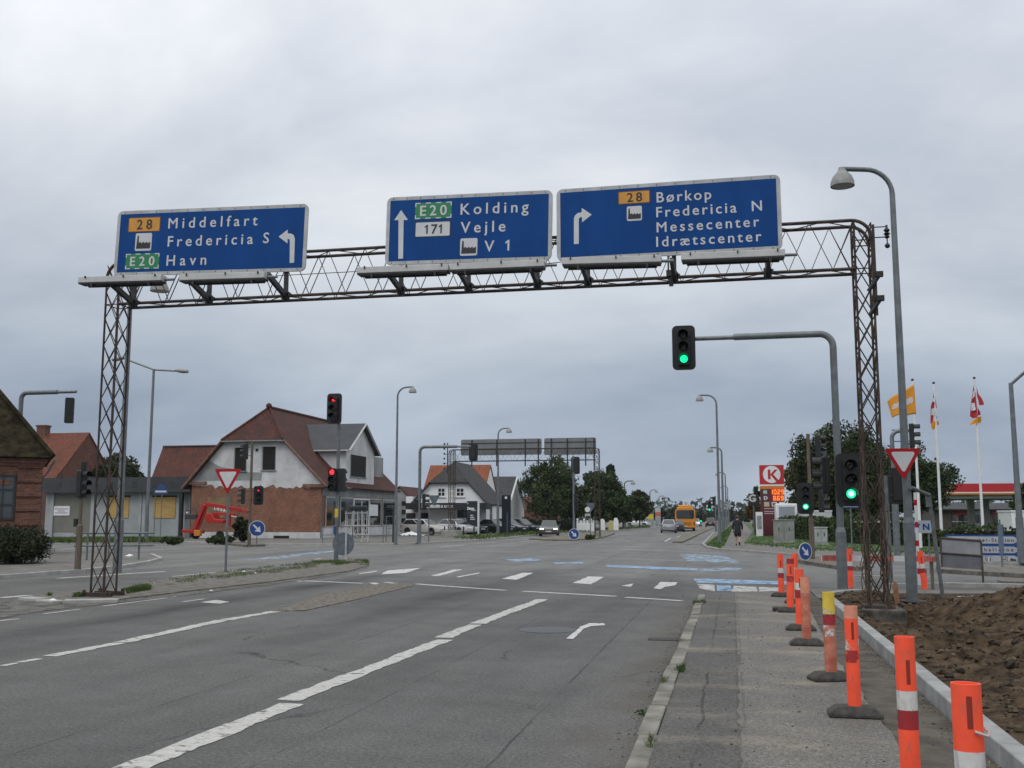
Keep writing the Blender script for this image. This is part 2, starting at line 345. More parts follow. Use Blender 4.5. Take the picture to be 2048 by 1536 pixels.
# ---------------------------------------------------------------- the setting: ground, road, pavements, markings
def asphalt_mat(name, base, fine=150, far=True, sandy=0.0, cracks=1.0, streak=0.22, lanes=False, seams=(), edge=None):
    m = bpy.data.materials.new(name); m.use_nodes = True; t = m.node_tree; b = t.nodes['Principled BSDF']
    N = t.nodes.new; L = t.links.new
    tx = N('ShaderNodeTexCoord')
    def noise(sc, det=4, st=None, rough=0.6):
        n = N('ShaderNodeTexNoise'); n.inputs['Scale'].default_value = sc; n.inputs['Detail'].default_value = det; n.inputs['Roughness'].default_value = rough
        if st:
            mpn = N('ShaderNodeMapping'); mpn.inputs['Scale'].default_value = st; L(tx.outputs['Object'], mpn.inputs[0]); L(mpn.outputs[0], n.inputs['Vector'])
        else: L(tx.outputs['Object'], n.inputs['Vector'])
        return n.outputs['Fac']
    def mr(v, a, c, d, e):
        n = N('ShaderNodeMapRange'); L(v, n.inputs['Value'])
        for i, x in zip(('From Min', 'From Max', 'To Min', 'To Max'), (a, c, d, e)): n.inputs[i].default_value = x
        return n.outputs[0]
    def mul(a, c):
        n = N('ShaderNodeMath'); n.operation = 'MULTIPLY'; L(a, n.inputs[0]); L(c, n.inputs[1]); return n.outputs[0]
    v = mul(mr(noise(0.22, 3), 0.35, 0.65, 0.86, 1.12), mr(noise(2.3, 6), 0.3, 0.7, 0.88, 1.1))
    v = mul(v, mr(noise(1.0, 4, (0.75, 0.055, 1)), 0.34, 0.66, 1 - streak, 1 + streak * 0.55))
    v = mul(v, mr(noise(fine, 2, None, 0.8), 0.3, 0.72, 0.45, 1.6))
    v = mul(v, mr(noise(30, 4, None, 0.85), 0.36, 0.64, 0.50, 1.60))
    v = mul(v, mr(noise(52, 1), 0.66, 0.72, 1.0, 2.1))
    v = mul(v, mr(noise(44, 1, (1, 1, 1)), 0.28, 0.34, 0.45, 1.0))
    if cracks:
        nz = N('ShaderNodeTexNoise'); nz.inputs['Scale'].default_value = 1.6; nz.inputs['Detail'].default_value = 6; L(tx.outputs['Object'], nz.inputs['Vector'])
        va = N('ShaderNodeVectorMath'); va.operation = 'MULTIPLY_ADD'; L(nz.outputs['Color'], va.inputs[0]); va.inputs[1].default_value = (0.9, 0.9, 0); L(tx.outputs['Object'], va.inputs[2])
        mp2 = N('ShaderNodeMapping'); mp2.inputs['Scale'].default_value = (1, 0.6, 0); L(va.outputs[0], mp2.inputs[0])
        vo = N('ShaderNodeTexVoronoi'); vo.feature = 'DISTANCE_TO_EDGE'; vo.inputs['Scale'].default_value = 0.23; L(mp2.outputs[0], vo.inputs['Vector'])
        line = mr(vo.outputs['Distance'], 0.0015, 0.005, 1.0, 0.0)
        mk = mr(noise(0.3, 2), 0.50, 0.56, 0.0, 0.55 * cracks)
        c = mul(line, mk); one = N('ShaderNodeMath'); one.operation = 'SUBTRACT'; one.inputs[0].default_value = 1; L(c, one.inputs[1])
        v = mul(v, one.outputs[0])
    sp = N('ShaderNodeSeparateXYZ'); L(tx.outputs['Object'], sp.inputs[0])
    if True:
        def mth2(op, a, c=None, d=None):
            n = N('ShaderNodeMath'); n.operation = op
            for i, q in enumerate((a, c, d)):
                if q is None: continue
                if isinstance(q, (int, float)): n.inputs[i].default_value = q
                else: L(q, n.inputs[i])
            return n.outputs[0]
    if lanes:
        wob = mth2('MULTIPLY_ADD', noise(0.35, 3), 0.9, -0.45)
        for xc, wd, amt in ((-6.1, 0.95, 0.60), (-10.2, 0.85, 0.68), (-2.3, 1.0, 0.25)):
            dd = mth2('ABSOLUTE', mth2('ADD', mth2('SUBTRACT', sp.outputs[0], xc), wob))
            band = mr(dd, 0.0, wd, 1.0, 0.0)
            fy = mul(mr(sp.outputs[1], 9.0, 19.0, 0.15, 1.0), mr(sp.outputs[1], 27.0, 36.0, 1.0, 0.1))
            k = mul(mul(band, fy), mr(noise(0.8, 5, (1.2, 0.25, 1)), 0.35, 0.65, 0.5 * amt, 1.15 * amt))
            v = mul(v, mth2('SUBTRACT', 1.0, k))
    if seams:
        for xc, wd, amt, wb in seams:
            jit = mth2('MULTIPLY_ADD', noise(2.2, 6), wb, -wb / 2)
            dd = mth2('ABSOLUTE', mth2('ADD', mth2('SUBTRACT', sp.outputs[0], xc), jit))
            k = mul(mr(dd, wd * .4, wd * 1.4, amt, 0.0), mr(noise(0.7, 4), 0.42, 0.54, 0.1, 1.0)); v = mul(v, mth2('SUBTRACT', 1.0, k))
    if far:  # lighter past the stop line: grazing-angle sheen painted into the asphalt tone
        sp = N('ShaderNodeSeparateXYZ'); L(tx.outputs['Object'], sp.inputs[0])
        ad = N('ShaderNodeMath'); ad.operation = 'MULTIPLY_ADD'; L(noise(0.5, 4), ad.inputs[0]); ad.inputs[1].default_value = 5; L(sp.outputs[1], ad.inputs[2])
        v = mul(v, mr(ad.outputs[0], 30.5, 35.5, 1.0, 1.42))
    mx = N('ShaderNodeMix'); mx.data_type = 'RGBA'; mx.blend_type = 'MULTIPLY'; mx.inputs[0].default_value = 1; mx.inputs[6].default_value = (*base, 1)
    cb = N('ShaderNodeCombineColor')
    for i in range(3): L(v, cb.inputs[i])
    L(cb.outputs[0], mx.inputs[7]); res = mx.outputs[2]
    if sandy:
        m2 = N('ShaderNodeMix'); m2.data_type = 'RGBA'; L(mr(mul(noise(0.9, 8, (0.6, 1.3, 1), 0.7), mr(noise(40, 3), 0.3, 0.7, 0.9, 1.1)), 0.52, 0.72, 0.0, sandy), m2.inputs[0]); L(res, m2.inputs[6]); m2.inputs[7].default_value = (0.27, 0.23, 0.17, 1)
        res = m2.outputs[2]
    if edge is not None:
        m3 = N('ShaderNodeMix'); m3.data_type = 'RGBA'; ed = mul(mr(sp.outputs[0], edge - 0.75, edge - 0.02, 0.0, 1.0), mr(noise(1.6, 7, (1, .5, 1)), 0.38, 0.62, 0.1, 0.75)); ed = mul(ed, mr(sp.outputs[1], 21.5, 23.0, 1.0, 0.0)); L(ed, m3.inputs[0]); L(res, m3.inputs[6]); m3.inputs[7].default_value = (0.075, 0.062, 0.045, 1); res = m3.outputs[2]
    L(res, b.inputs['Base Color'])
    L(mr(noise(0.6, 5), 0.3, 0.7, 0.62, 0.85), b.inputs['Roughness']); b.inputs['Specular IOR Level'].default_value = 0.35
    bp = N('ShaderNodeBump'); bp.inputs['Strength'].default_value = 0.55; bp.inputs['Distance'].default_value = 0.008; L(noise(fine * 0.8, 2, None, 0.8), bp.inputs['Height']); L(bp.outputs[0], b.inputs['Normal'])
    return m
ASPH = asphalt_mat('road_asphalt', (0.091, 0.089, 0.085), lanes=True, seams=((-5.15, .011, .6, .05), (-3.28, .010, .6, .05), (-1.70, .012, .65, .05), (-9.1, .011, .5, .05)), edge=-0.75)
PAVE = asphalt_mat('pavement_asphalt', (0.124, 0.118, 0.107), far=False, sandy=0.9, cracks=0.35, streak=0.14, seams=((0.05, .014, .35, .05),))
PAVEDARK = asphalt_mat('dark_path_asphalt', (0.081, 0.077, 0.071), far=False, sandy=0.7, cracks=1.0, streak=0.15, seams=((-0.30, .014, .7, .12), (0.0, .012, .35, .04)))
TRENCH = mat('sandy_trench', (0.072, 0.062, 0.049), 0.95, var=0.4, scale=3, bump=0.6, bscale=45)
SOIL = mat('brown_soil', (0.036, 0.024, 0.015), 0.95, var=0.4, scale=4.5, col2=(0.112, 0.078, 0.049), bump=1.0, bscale=75, detail=12, spec=0.12)
GRAVEL = mat('dirty_gravel', (0.115, 0.108, 0.092), 0.95, var=0.4, scale=5, col2=(0.18, 0.165, 0.14), bump=0.8, bscale=40, detail=8)
LAWN = mat('lawn', (0.034, 0.072, 0.016), 0.95, var=0.35, scale=2.2, col2=(0.066, 0.118, 0.026), bump=0.8, bscale=30)
FIELD = mat('far_field', (0.045, 0.06, 0.025), 0.95, var=0.3, scale=0.05)
FARPAVE = mat('far_pavement_asphalt', (0.122, 0.116, 0.105), 0.85, var=0.25, scale=1.5, bump=0.3, bscale=30)
PAINT = mat('worn_road_paint', (0.42, 0.415, 0.39), 0.7, var=0.18, scale=12, alpha_noise=(4.5, 0.405, 0.045), stretch=(1.0, 2.2, 1))
PAINTFRESH = mat('road_paint', (0.48, 0.48, 0.46), 0.7, var=0.12, scale=7, alpha_noise=(8, 0.40, 0.04))
BLUEPAINT = mat('worn_blue_paint', (0.20, 0.325, 0.49), 0.7, var=0.15, scale=6, alpha_noise=(3.2, 0.44, 0.09), col2=(0.27, 0.40, 0.54))
BLUEPALE = mat('pale_blue_paint', (0.25, 0.335, 0.43), 0.7, var=0.15, scale=4, alpha_noise=(2.0, 0.49, 0.08))
COBBLE = mat('cobbles', (0.105, 0.088, 0.070), 0.9, var=0.5, scale=9, col2=(0.19, 0.165, 0.135), bump=1.0, bscale=14)

def sheet(name, poly, z, m, kind='structure'):
    mb = MB(); mb.add([(p[0], p[1], z) for p in poly], [tuple(range(len(poly)))])
    a = sum(poly[i][0] * poly[(i + 1) % len(poly)][1] - poly[(i + 1) % len(poly)][0] * poly[i][1] for i in range(len(poly)))
    if a < 0: mb.f = [tuple(reversed(mb.f[0]))]
    return tag(mb.build(name, m), kind=kind)
def slab(name, poly, z1, m, z0=-0.3):
    a = sum(poly[i][0] * poly[(i + 1) % len(poly)][1] - poly[(i + 1) % len(poly)][0] * poly[i][1] for i in range(len(poly)))
    P = [(p[0], p[1]) for p in poly]
    if a < 0: P.reverse()
    return tag(MB().prism(P, z0, z1, None, (False, True)).build(name, m), kind='structure')
def strip(line, w0, w1):
    """outline of a band between offsets w0 and w1 to the right of a polyline"""
    L_, R_ = [], []
    for i, p in enumerate(line):
        a = Vector(line[max(0, i - 1)][:2]); b = Vector(line[min(len(line) - 1, i + 1)][:2]); d = (b - a).normalized(); n = Vector((d.y, -d.x))
        q = Vector(p[:2]); L_.append(q + n * w0); R_.append(q + n * w1)
    return L_, R_
def kerb(name, line, w=0.13, z1=0.115, m=CONC, seg=1.0, z0=-0.1, jitter=0.006, gap=0.008):
    """kerbstones laid end to end along a line (stone joints and small settlements show)"""
    rnd = random.Random(len(line) * 7 + int(abs(line[0][0]) * 10))
    mb = MB(); acc = []
    for i in range(len(line) - 1):
        a, b = Vector(line[i][:2]), Vector(line[i + 1][:2]); n = max(1, round((b - a).length / seg))
        for k in range(n): acc.append((a + (b - a) * k / n, a + (b - a) * (k + 1) / n))
    for a, b in acc:
        d = b - a; l = d.length; ang = math.atan2(d.y, d.x); c = (a + b) / 2
        nrm = Vector((-d.y, d.x)).normalized() * (w / 2 + rnd.uniform(-jitter, jitter))
        zt = z1 + rnd.uniform(-jitter, jitter)
        o = len(mb.v); mb.box((c.x + nrm.x, c.y + nrm.y, (z0 + zt) / 2), (l - gap, w, zt - z0), ang)
    o = mb.build(name, m, bevel=0.012); return tag(o, kind='structure')

g2 = lambda *ps: [G(*p) for p in ps]
# far base ground and the asphalt
sheet('ground', [(-3500, -300), (3500, -300), (3500, 5000), (-3500, 5000)], -0.55, FIELD)
road = MB()
for x0, x1, y0, y1 in ((-90, 1.72, -30, 140), (1.72, 80, 25.6, 60), (1.72, 80, -30, -2), (-24, 1.72, 140, 1800)):
    road.add([(x0, y0, 0), (x1, y0, 0), (x1, y1, 0), (x0, y1, 0)], [(0, 1, 2, 3)])
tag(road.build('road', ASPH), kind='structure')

# near right: old kerb, cycle path, pavement, new kerb with the dug-out strip
_r = random.Random(77); seam_x = [(0.02 + _r.gauss(0, .014), -3 + .24 * i) for i in range(111)]
slab('cycle_path', [(-0.60, -3)] + seam_x + [(0.02, 23.5), (-0.60, 22.6)], 0.060, PAVEDARK)
slab('pavement_near', list(reversed(seam_x)) + [(1.16, -3)] + [(1.14 + _r.gauss(0, .018), -2.5 + .3 * i) for i in range(55)] + [(1.16, 14), (1.40, 22.5), (1.40, 24.4), (0.02, 23.7)], 0.064, PAVE)
slab('trench_strip', [(1.16, -3), (1.72, -3), (1.72, 23.2), (1.40, 24.4), (1.40, 22.5), (1.16, 14), (1.12, 9)], 0.022, TRENCH)
kerb('kerb_old', [(-0.60, -3), (-0.60, 22.9)], 0.15, 0.075, mat('old_kerb_stone', (0.165, 0.158, 0.135), 0.9, var=0.45, scale=2.2, bump=0.6, bscale=18), 1.25, jitter=0.014, gap=0.02)
ck = [(1.74, -3), (1.74, 21.6)] + [(1.74 + 1.6 * (1 - math.cos(a)), 21.6 + 2.2 * math.sin(a)) for a in (0.25, 0.5, 0.8, 1.1)]
kerb('kerb_new', list(reversed(ck)), 0.15, 0.170, mat('new_kerb_concrete', (0.255, 0.26, 0.255), 0.85, var=0.2, scale=3.5, bump=0.2, bscale=40), 1.0, jitter=0.003, gap=0.006)
slab('corner_pavement', [(1.71, 25.65), (1.71, 22.8), (1.80, 22.6), (2.6, 24.3), (6, 24.9), (14, 25.65)], 0.03, PAVE)

# dug earth with heaps
def dirt_h(x, y):
    h = -0.02 + 0.12 * math.exp(-((x - 2.1) / 0.5) ** 2)
    for cx, cy, hh, rx, ry in ((5.3, 18.3, 0.50, 1.2, 2.2), (7.0, 17.0, 1.15, 1.9, 3.2), (4.4, 13.6, 0.42, 1.1, 2.0), (6.0, 11.5, 0.55, 1.7, 2.4), (3.6, 10.2, 0.26, 0.9, 1.6), (4.6, 7.0, 0.34, 1.4, 1.8), (9.5, 13, 0.8, 2.5, 3)):
        h += hh * math.exp(-((x - cx) / rx) ** 2 - ((y - cy) / ry) ** 2)
    h -= 0.36 * math.exp(-((x - 2.9) / 0.75) ** 4 - ((y - 18.7) / 1.1) ** 4)
    amp = min(1.0, max(0.0, (x - 1.95) / 0.6)) * min(1.0, max(0.0, (25.4 - y) / 2.0))
    n = mn.fractal(Vector((x * 0.9, y * 0.9, 3.1)), 0.9, 2.1, 6) * 0.16 + mn.fractal(Vector((x * 4.2, y * 4.2, 7.7)), 0.6, 2.2, 6) * 0.034
    n += mn.ridged_multi_fractal(Vector((x * 1.7, y * 1.7, 5)), 0.9, 2.1, 5, 1.0, 2.0) * 0.035 - 0.03
    c = mn.noise(Vector((x * 2.6, y * 2.6, 11))); n += max(0, c - 0.25) * 0.24; c = mn.noise(Vector((x * 6.5, y * 6.5, 31))); n += max(0, c - 0.3) * 0.10
    h += n * amp
    if y > 22.5: h = h * max(0, (25.4 - y) / 2.9) + 0.0 * (y - 22.5)
    return h
mb = MB(); nx, ny = 260, 620; X0, X1, Y0, Y1 = 1.88, 14.0, -2.0, 25.55
xs = [X0 + (X1 - X0) * (i / nx) ** 1.35 for i in range(nx + 1)]; ys = [Y0 + (Y1 - Y0) * j / ny for j in range(ny + 1)]
vs = [(x, y, dirt_h(x, y)) for y in ys for x in xs]
mb.add(vs, [(j * (nx + 1) + i, j * (nx + 1) + i + 1, (j + 1) * (nx + 1) + i + 1, (j + 1) * (nx + 1) + i) for j in range(ny) for i in range(nx)], True)
tag(mb.build('dirt_ground', SOIL, angle=180), 'dug brown earth in heaps behind the new kerb', 'soil', kind='structure')
rnd = random.Random(5); mb = MB()
for k in range(6000):
    x, y = 1.96 + abs(rnd.gauss(0, 2.8)), 3.5 + 20.5 * rnd.random() ** 1.15
    r = 0.007 + 0.040 * rnd.random() ** 3.4 + (0.045 * rnd.random() if rnd.random() < 0.03 else 0)
    o = len(mb.v); mb.sphere((0, 0, 0), r, 6, 4)
    for i in range(o, len(mb.v)):
        v = Vector(mb.v[i]); d = 1 + 0.8 * mn.noise(v / r * 1.3 + Vector((k, 0, 0))); mb.v[i] = (x + v.x * d, y + v.y * d * 1.1, dirt_h(x, y) + v.z * d * 0.8 + r * 0.35)
mb.sm = [False] * len(mb.sm)
tag(mb.build('soil_clods', leaf_mat('clod_soil', (0.030, 0.020, 0.013), (0.105, 0.074, 0.047))), 'loose clods of brown earth strewn over the heaps', 'clods', kind='stuff')

mb = MB()
for k in range(1500):
    f = rnd.random()
    if f < .5: x, y = 1.72 - abs(rnd.gauss(0, .14)), 3 + 19 * rnd.random()
    elif f < .75: x, y = -0.78 - abs(rnd.gauss(0, .10)), 4 + 18 * rnd.random()
    else: x, y = rnd.uniform(-.5, 1.6), 4 + 18 * rnd.random() ** 1.3
    z = .066 if -.6 < x < 1.13 else (.024 if x > 1.13 else .002); r = rnd.uniform(.004, .011) * (1.7 if rnd.random() < .05 else 1)
    o = len(mb.v); mb.sphere((0, 0, 0), r, 5, 4)
    for i in range(o, len(mb.v)): v = Vector(mb.v[i]); d = 1 + .6 * mn.noise(v / r + Vector((k, 1, 0))); mb.v[i] = (x + v.x * d, y + v.y * d, z + v.z * d * .7)
mb.sm = [False] * len(mb.sm)
tag(mb.build('grit', leaf_mat('grit_stone', (0.05, 0.042, 0.034), (0.24, 0.22, 0.19))), 'loose grit and crumbs of earth along the kerbs and pavement', 'grit', kind='stuff')

# left median island with the gantry tower, gravelled and weedy
med = g2((62, 1198), (120, 1203), (239, 1201), (400, 1181), (533, 1166), (650, 1150), (700, 1143), (738, 1131), (735, 1122), (700, 1119), (625, 1124), (537, 1137), (444, 1145), (355, 1155), (239, 1178), (72, 1190))
slab('median_island', med, 0.03, GRAVEL)
ml = g2((62, 1199), (130, 1205), (240, 1203)); kerb('median_kerb', list(reversed([(p.x, p.y) for p in ml])), 0.30, 0.055, MC['pale_kerb'] if 'pale_kerb' in MC else mat('pale_kerb', (0.34, 0.335, 0.32), 0.85, var=0.15, scale=3), 0.72, jitter=0.02, gap=0.03)
sheet('median_dirt', g2((239, 1206), (400, 1188), (533, 1171), (660, 1153), (735, 1136), (738, 1131), (533, 1164), (239, 1200)), 0.008, mat('road_edge_dirt', (0.105, 0.10, 0.088), 0.95, var=0.3, scale=4, alpha_noise=(2.5, 0.42, 0.08)))
sheet('verge_dirt', g2((0, 1238), (90, 1222), (240, 1206), (140, 1200), (60, 1196), (0, 1200)), 0.008, mat('road_edge_dirt', (0.1, 0.1, 0.1)))
# worn cobbled island between the lanes
ci = g2((545, 1223), (610, 1222), (720, 1198), (828, 1172), (822, 1167), (760, 1168), (640, 1192))
slab('cobbled_island', ci, 0.014, COBBLE)

# left near pavement
lp = [(-20.5, -5)] + [(p.x, p.y) for p in g2((0, 1157), (165, 1145), (240, 1136), (290, 1128), (318, 1120), (300, 1112), (200, 1109), (110, 1108))] + [(-45, 47), (-90, 52), (-90, -5)]
slab('pavement_left', lp, 0.09, FARPAVE)
kerb('kerb_left', list(reversed(lp[:7])), 0.13, 0.11, mat('pale_kerb', (0.34, 0.335, 0.32), 0.85, var=0.15, scale=3), 1.0)
# far left pavement in front of the houses and along the main road
fl = [(p.x, p.y) for p in g2((110, 1086), (370, 1085), (450, 1089), (607, 1090), (691, 1091), (820, 1089), (935, 1083), (1010, 1077), (1050, 1073), (1300, 1056), (1400, 1045.5))]
slab('pavement_far', fl + [(-15, 600), (-300, 600), (-300, 75)], 0.08, FARPAVE)
kerb('kerb_far', list(reversed(fl)), 0.15, 0.10, MC['pale_kerb'], 2.0)
slab('verge_far', [(p.x, p.y) for p in g2((905, 1076), (960, 1079), (1040, 1071.5), (1300, 1055), (1300, 1052.5), (1040, 1066), (960, 1071))], 0.12, LAWN, 0.0)
slab('grass_far_left', [(p.x, p.y) for p in g2((100, 1078), (100, 1085), (365, 1084), (360, 1077), (250, 1074))], 0.12, LAWN, 0.0)
# far island with the second gantry leg
fi = g2((1058, 1079), (1090, 1081.5), (1140, 1082), (1190, 1079), (1212, 1074.5), (1230, 1068), (1190, 1068), (1120, 1073))
slab('far_island', [(p.x, p.y) for p in fi], 0.10, mat('far_island_gravel', (0.13, 0.12, 0.09), 0.95, var=0.35, scale=1.5, bump=0.3))
slab('small_island', [(p.x, p.y) for p in g2((452, 1090), (490, 1094), (530, 1093), (530, 1090), (480, 1087))], 0.13, GRAVEL)
# far right: verge, pavement, lawn
vr = g2((1408, 1090), (1418, 1096), (1436, 1100), (1480, 1103), (1560, 1109), (1640, 1116), (1708, 1120), (1870, 1124), (2048, 1131))
vr = [(p.x, p.y) for p in vr]
slab('pavement_right', vr + [(60, 34), (90, 60), (90, 500), (2.0, 600), (-2.2, 600), (-2.0, 120)], 0.08, FARPAVE)
kerb('kerb_right', list(reversed([(-2.0, 120)] + vr + [(60, 34)])), 0.14, 0.10, CONC, 1.5)
slab('verge_right', [(p.x, p.y) for p in g2((1412, 1090), (1420, 1094), (1440, 1096.5), (1450, 1090), (1462, 1065), (1467, 1048), (1463, 1048), (1449, 1062))], 0.13, LAWN, 0.0)
lawn = g2((1489, 1088), (1520, 1091), (1620, 1101), (1708, 1105), (1870, 1109), (2048, 1116))
slab('lawn_right', [(p.x, p.y) for p in lawn] + [(80, 40), (80, 130), (3.2, 300), (2.2, 120)], 0.13, LAWN, 0.0)
# right refuge islands
slab('refuge_island', [(p.x, p.y) for p in g2((1583, 1120), (1600, 1127), (1675, 1139), (1720, 1142), (1735, 1135), (1700, 1128), (1625, 1119))], 0.12, COBBLE)
slab('turning_island', [(p.x, p.y) for p in g2((1872, 1138), (1876, 1146), (2060, 1157), (2200, 1160), (2200, 1145), (2048, 1143))], 0.12, GRAVEL)
kerb('side_kerb', [(p.x, p.y) for p in g2((2200, 1181), (2048, 1177), (1890, 1174))], 0.2, 0.12, CONC, 1.2)
slab('grass_edge', [(p.x, p.y) for p in g2((1995, 1163), (2000, 1166), (2200, 1172), (2200, 1166))], 0.05, GRAVEL, 0.0)
# cycle track and dividing kerb across the junction
slab('cycle_track_far', [(p.x, p.y) for p in g2((1372, 1090), (1398, 1074), (1430, 1058), (1438, 1054), (1444, 1054), (1425, 1072), (1413, 1088))], 0.02, ASPH)
slab('divider_far', [(p.x, p.y) for p in g2((1345, 1086), (1360, 1074), (1385, 1066), (1418, 1056), (1430, 1053), (1430, 1055.5), (1402, 1068), (1378, 1080), (1365, 1086))], 0.10, mat('far_island_gravel', (0.1, 0.1, 0.1)))

# ---- markings
NM = [0]
def ragged(P, amp, step, rnd):
    """a worn outline: the edge of a painted shape with small bites out of it"""
    P = [Vector((p[0], p[1])) for p in P]; c = sum(P, Vector((0, 0))) / len(P); Q = []
    for i in range(len(P)):
        a, b = P[i], P[(i + 1) % len(P)]; d = b - a; n = max(1, int(d.length / step)); nr = Vector((-d.y, d.x)).normalized()
        if nr.dot(c - a) < 0: nr = -nr
        for k in range(n): Q.append(a + d * ((k + (rnd.uniform(.15, .85) if k else 0)) / n) + nr * (rnd.random() ** 2.2 * amp))
    return Q
def mark(pts, m=PAINT, z=0.0045, base=0.0):
    NM[0] += 1
    p = [G(a, b, base) for a, b in pts]; s = max((p[i] - p[i - 1]).length for i in range(len(p)))
    return sheet('road_marking', ragged([(q.x, q.y) for q in p], min(.035, s * .03) if len(pts) < 7 else .010, min(.25, s * .12), random.Random(NM[0])), base + z + (NM[0] % 5) * 0.0006, m)
def line(a, b, w, m=PAINT, z=0.0045, wear=0.20):
    a, b = G(*a), G(*b); d = (b - a).normalized(); n = Vector((-d.y, d.x, 0)) * w / 2
    NM[0] += 1
    rn = random.Random(NM[0]); k = max(1, int((b - a).length / (.10 if a.length < 40 else .4))); vs = []
    e0 = e1 = 0.0
    for i in range(k + 1):
        e0 = .55 * e0 + .45 * rn.random() ** 2 * 2.0; e1 = .55 * e1 + .45 * rn.random() ** 2 * 2.0
        c = a + (b - a) * (i / k); q = c - n * (1 - wear * e0); r = c + n * (1 - wear * e1); zz = z + (NM[0] % 5) * 0.0006
        vs += [(q.x, q.y, zz), (r.x, r.y, zz)]
    return tag(MB().add(vs, [(2 * i, 2 * i + 2, 2 * i + 3, 2 * i + 1) for i in range(k)]).build('road_marking', m), kind='structure')
# long lane line and its gaps
for a, b in (((185, 1568), (585, 1408)), ((575, 1402), (890, 1280)), ((886, 1276), (950, 1250)), ((955, 1248), (1085, 1199))):
    line(a, b, 0.29, wear=.26)
for a, b, w_ in (((4, 1332), (36, 1326), .14), ((40, 1325), (78, 1318), .16), ((100, 1313), (150, 1303), .22), ((152, 1303), (240, 1286), .25), ((244, 1285), (445, 1241), .29), ((452, 1240), (575, 1219), .30)):
    line(a, b, w_, wear=.42)
# median edge line (dashes near, solid far)
for a, b in (((-30, 1245), (38, 1238)), ((88, 1228), (160, 1219)), ((205, 1213), (335, 1196)), ((338, 1195), (535, 1164)), ((366, 1204), (408, 1198))):
    line(a, b, 0.11)
mark(((400, 1205), (432, 1200), (460, 1204), (440, 1208)))
# stop line, stepped
for a, b in (((550, 1158), (604, 1163)), ((608, 1162), (726, 1167)), ((745, 1166), (755, 1169)), ((770, 1165), (805, 1168)), ((832, 1168), (894, 1173)), ((896, 1173), (1012, 1181)), ((1045, 1183), (1232, 1193)), ((1252, 1195), (1364, 1202))):
    line(a, b, 0.21, PAINTFRESH)
# crossing blocks
for q in (((760, 1149), (775, 1141), (843, 1136), (812, 1146)), ((860, 1152), (908, 1139), (926, 1139), (880, 1152)), ((716, 1147), (756, 1141), (752, 1144), (720, 1148)), ((912, 1154), (960, 1145), (960, 1147), (918, 1155)), ((1002, 1158), (1045, 1146), (1068, 1146), (1034, 1160)),
          ((1145, 1166), (1176, 1153), (1209, 1154), (1182, 1169)), ((1242, 1172), (1268, 1167), (1262, 1174)), ((1307, 1177), (1320, 1164), (1357, 1165), (1350, 1171), (1330, 1174), (1322, 1179))):
    mark(q, PAINTFRESH)
# bent arrow remains, manhole patch and drain
mark(((1132, 1278), (1146, 1279), (1167, 1258), (1182, 1253), (1211, 1251), (1208, 1247), (1178, 1247), (1160, 1254), (1152, 1262)), PAINTFRESH)
mc = G(1096, 1260); tag(MB().lathe([(0.001, 0.006), (0.42, 0.006), (0.44, 0.004)], (mc.x, mc.y, 0.0), 28).build('manhole_cover', mat('dark_patch', (0.048, 0.05, 0.056), 0.5, var=0.25, scale=16, bump=0.4)), 'round dark manhole cover set flush in the near lane', 'manhole')
dp = G(1328, 1279); tag(MB().bb(dp.x - 0.22, dp.x + 0.2, dp.y - 0.14, dp.y + 0.14, 0.002, 0.009).build('drain_grate', mat('drain_iron', (0.035, 0.032, 0.03), 0.8, var=0.3, scale=25)), 'dark iron drain grate beside the old kerb', 'drain')
# blue cycle markings and faded white blocks on the right
for q in (((1010, 1119), (1060, 1117), (1090, 1121), (1030, 1124)), ((1105, 1125), (1165, 1124), (1168, 1127), (1110, 1128)), ((1212, 1130), (1300, 1133), (1395, 1137), (1398, 1141), (1310, 1139), (1215, 1134))):
    mark(q, BLUEPAINT)
for q in (((1357, 1108), (1450, 1112), (1487, 1128), (1375, 1122)), ((1395, 1137), (1480, 1135), (1490, 1142), (1400, 1143))):
    mark(q, BLUEPALE)
for q in (((1385, 1157), (1580, 1163), (1580, 1170), (1393, 1166)), ((1432, 1171), (1462, 1171), (1464, 1182), (1434, 1182))):
    mark(q, BLUEPAINT)
for q in (((1394, 1168), (1430, 1170), (1430, 1183), (1396, 1177)), ((1466, 1172), (1514, 1174), (1516, 1187), (1462, 1184)), ((1516, 1174), (1560, 1176), (1560, 1188), (1518, 1188))):
    mark(q, mat('faded_white_paint', (0.40, 0.395, 0.37), 0.7, var=0.2, scale=4, alpha_noise=(4, 0.42, 0.06)))
# blue and white marks on the left side street
for q in (((265, 1116), (310, 1112), (322, 1120), (300, 1121)), ((470, 1121), (560, 1112), (640, 1103), (650, 1105), (560, 1118)), ((600, 1107), (690, 1098), (692, 1101), (620, 1110))):
    mark(q, BLUEPALE)
for a, b in (((118, 1099), (215, 1091)), ((250, 1100), (410, 1097)), ((320, 1093), (362, 1093)), ((130, 1110), (180, 1112)), ((200, 1107), (225, 1106)), ((250, 1115), (285, 1119)), ((520, 1118), (552, 1115)), ((630, 1119), (642, 1117)), ((345, 1153), (490, 1139)), ((538, 1136), (578, 1132))):
    line(a, b, 0.16)
for a, b in (((115, 1157), (330, 1143)), ((0, 1196), (60, 1191))):
    line(a, b, 0.3, PAINT)
# beyond the junction
for a, b in (((1195, 1083), (1212, 1082)), ((1252, 1083), (1265, 1082)), ((1330, 1083), (1342, 1076)), ((1355, 1075), (1362, 1071)), ((1040, 1084), (1090, 1079)), ((945, 1088), (990, 1085)), ((880, 1094), (930, 1090)), ((1240, 1098), (1460, 1107)), ((1355, 1091), (1372, 1092))):
    line(a, b, 0.18)
for a, b in (((1378, 1082), (1425, 1079)), ((1400, 1072), (1432, 1068))):
    line(a, b, 0.9, BLUEPALE)
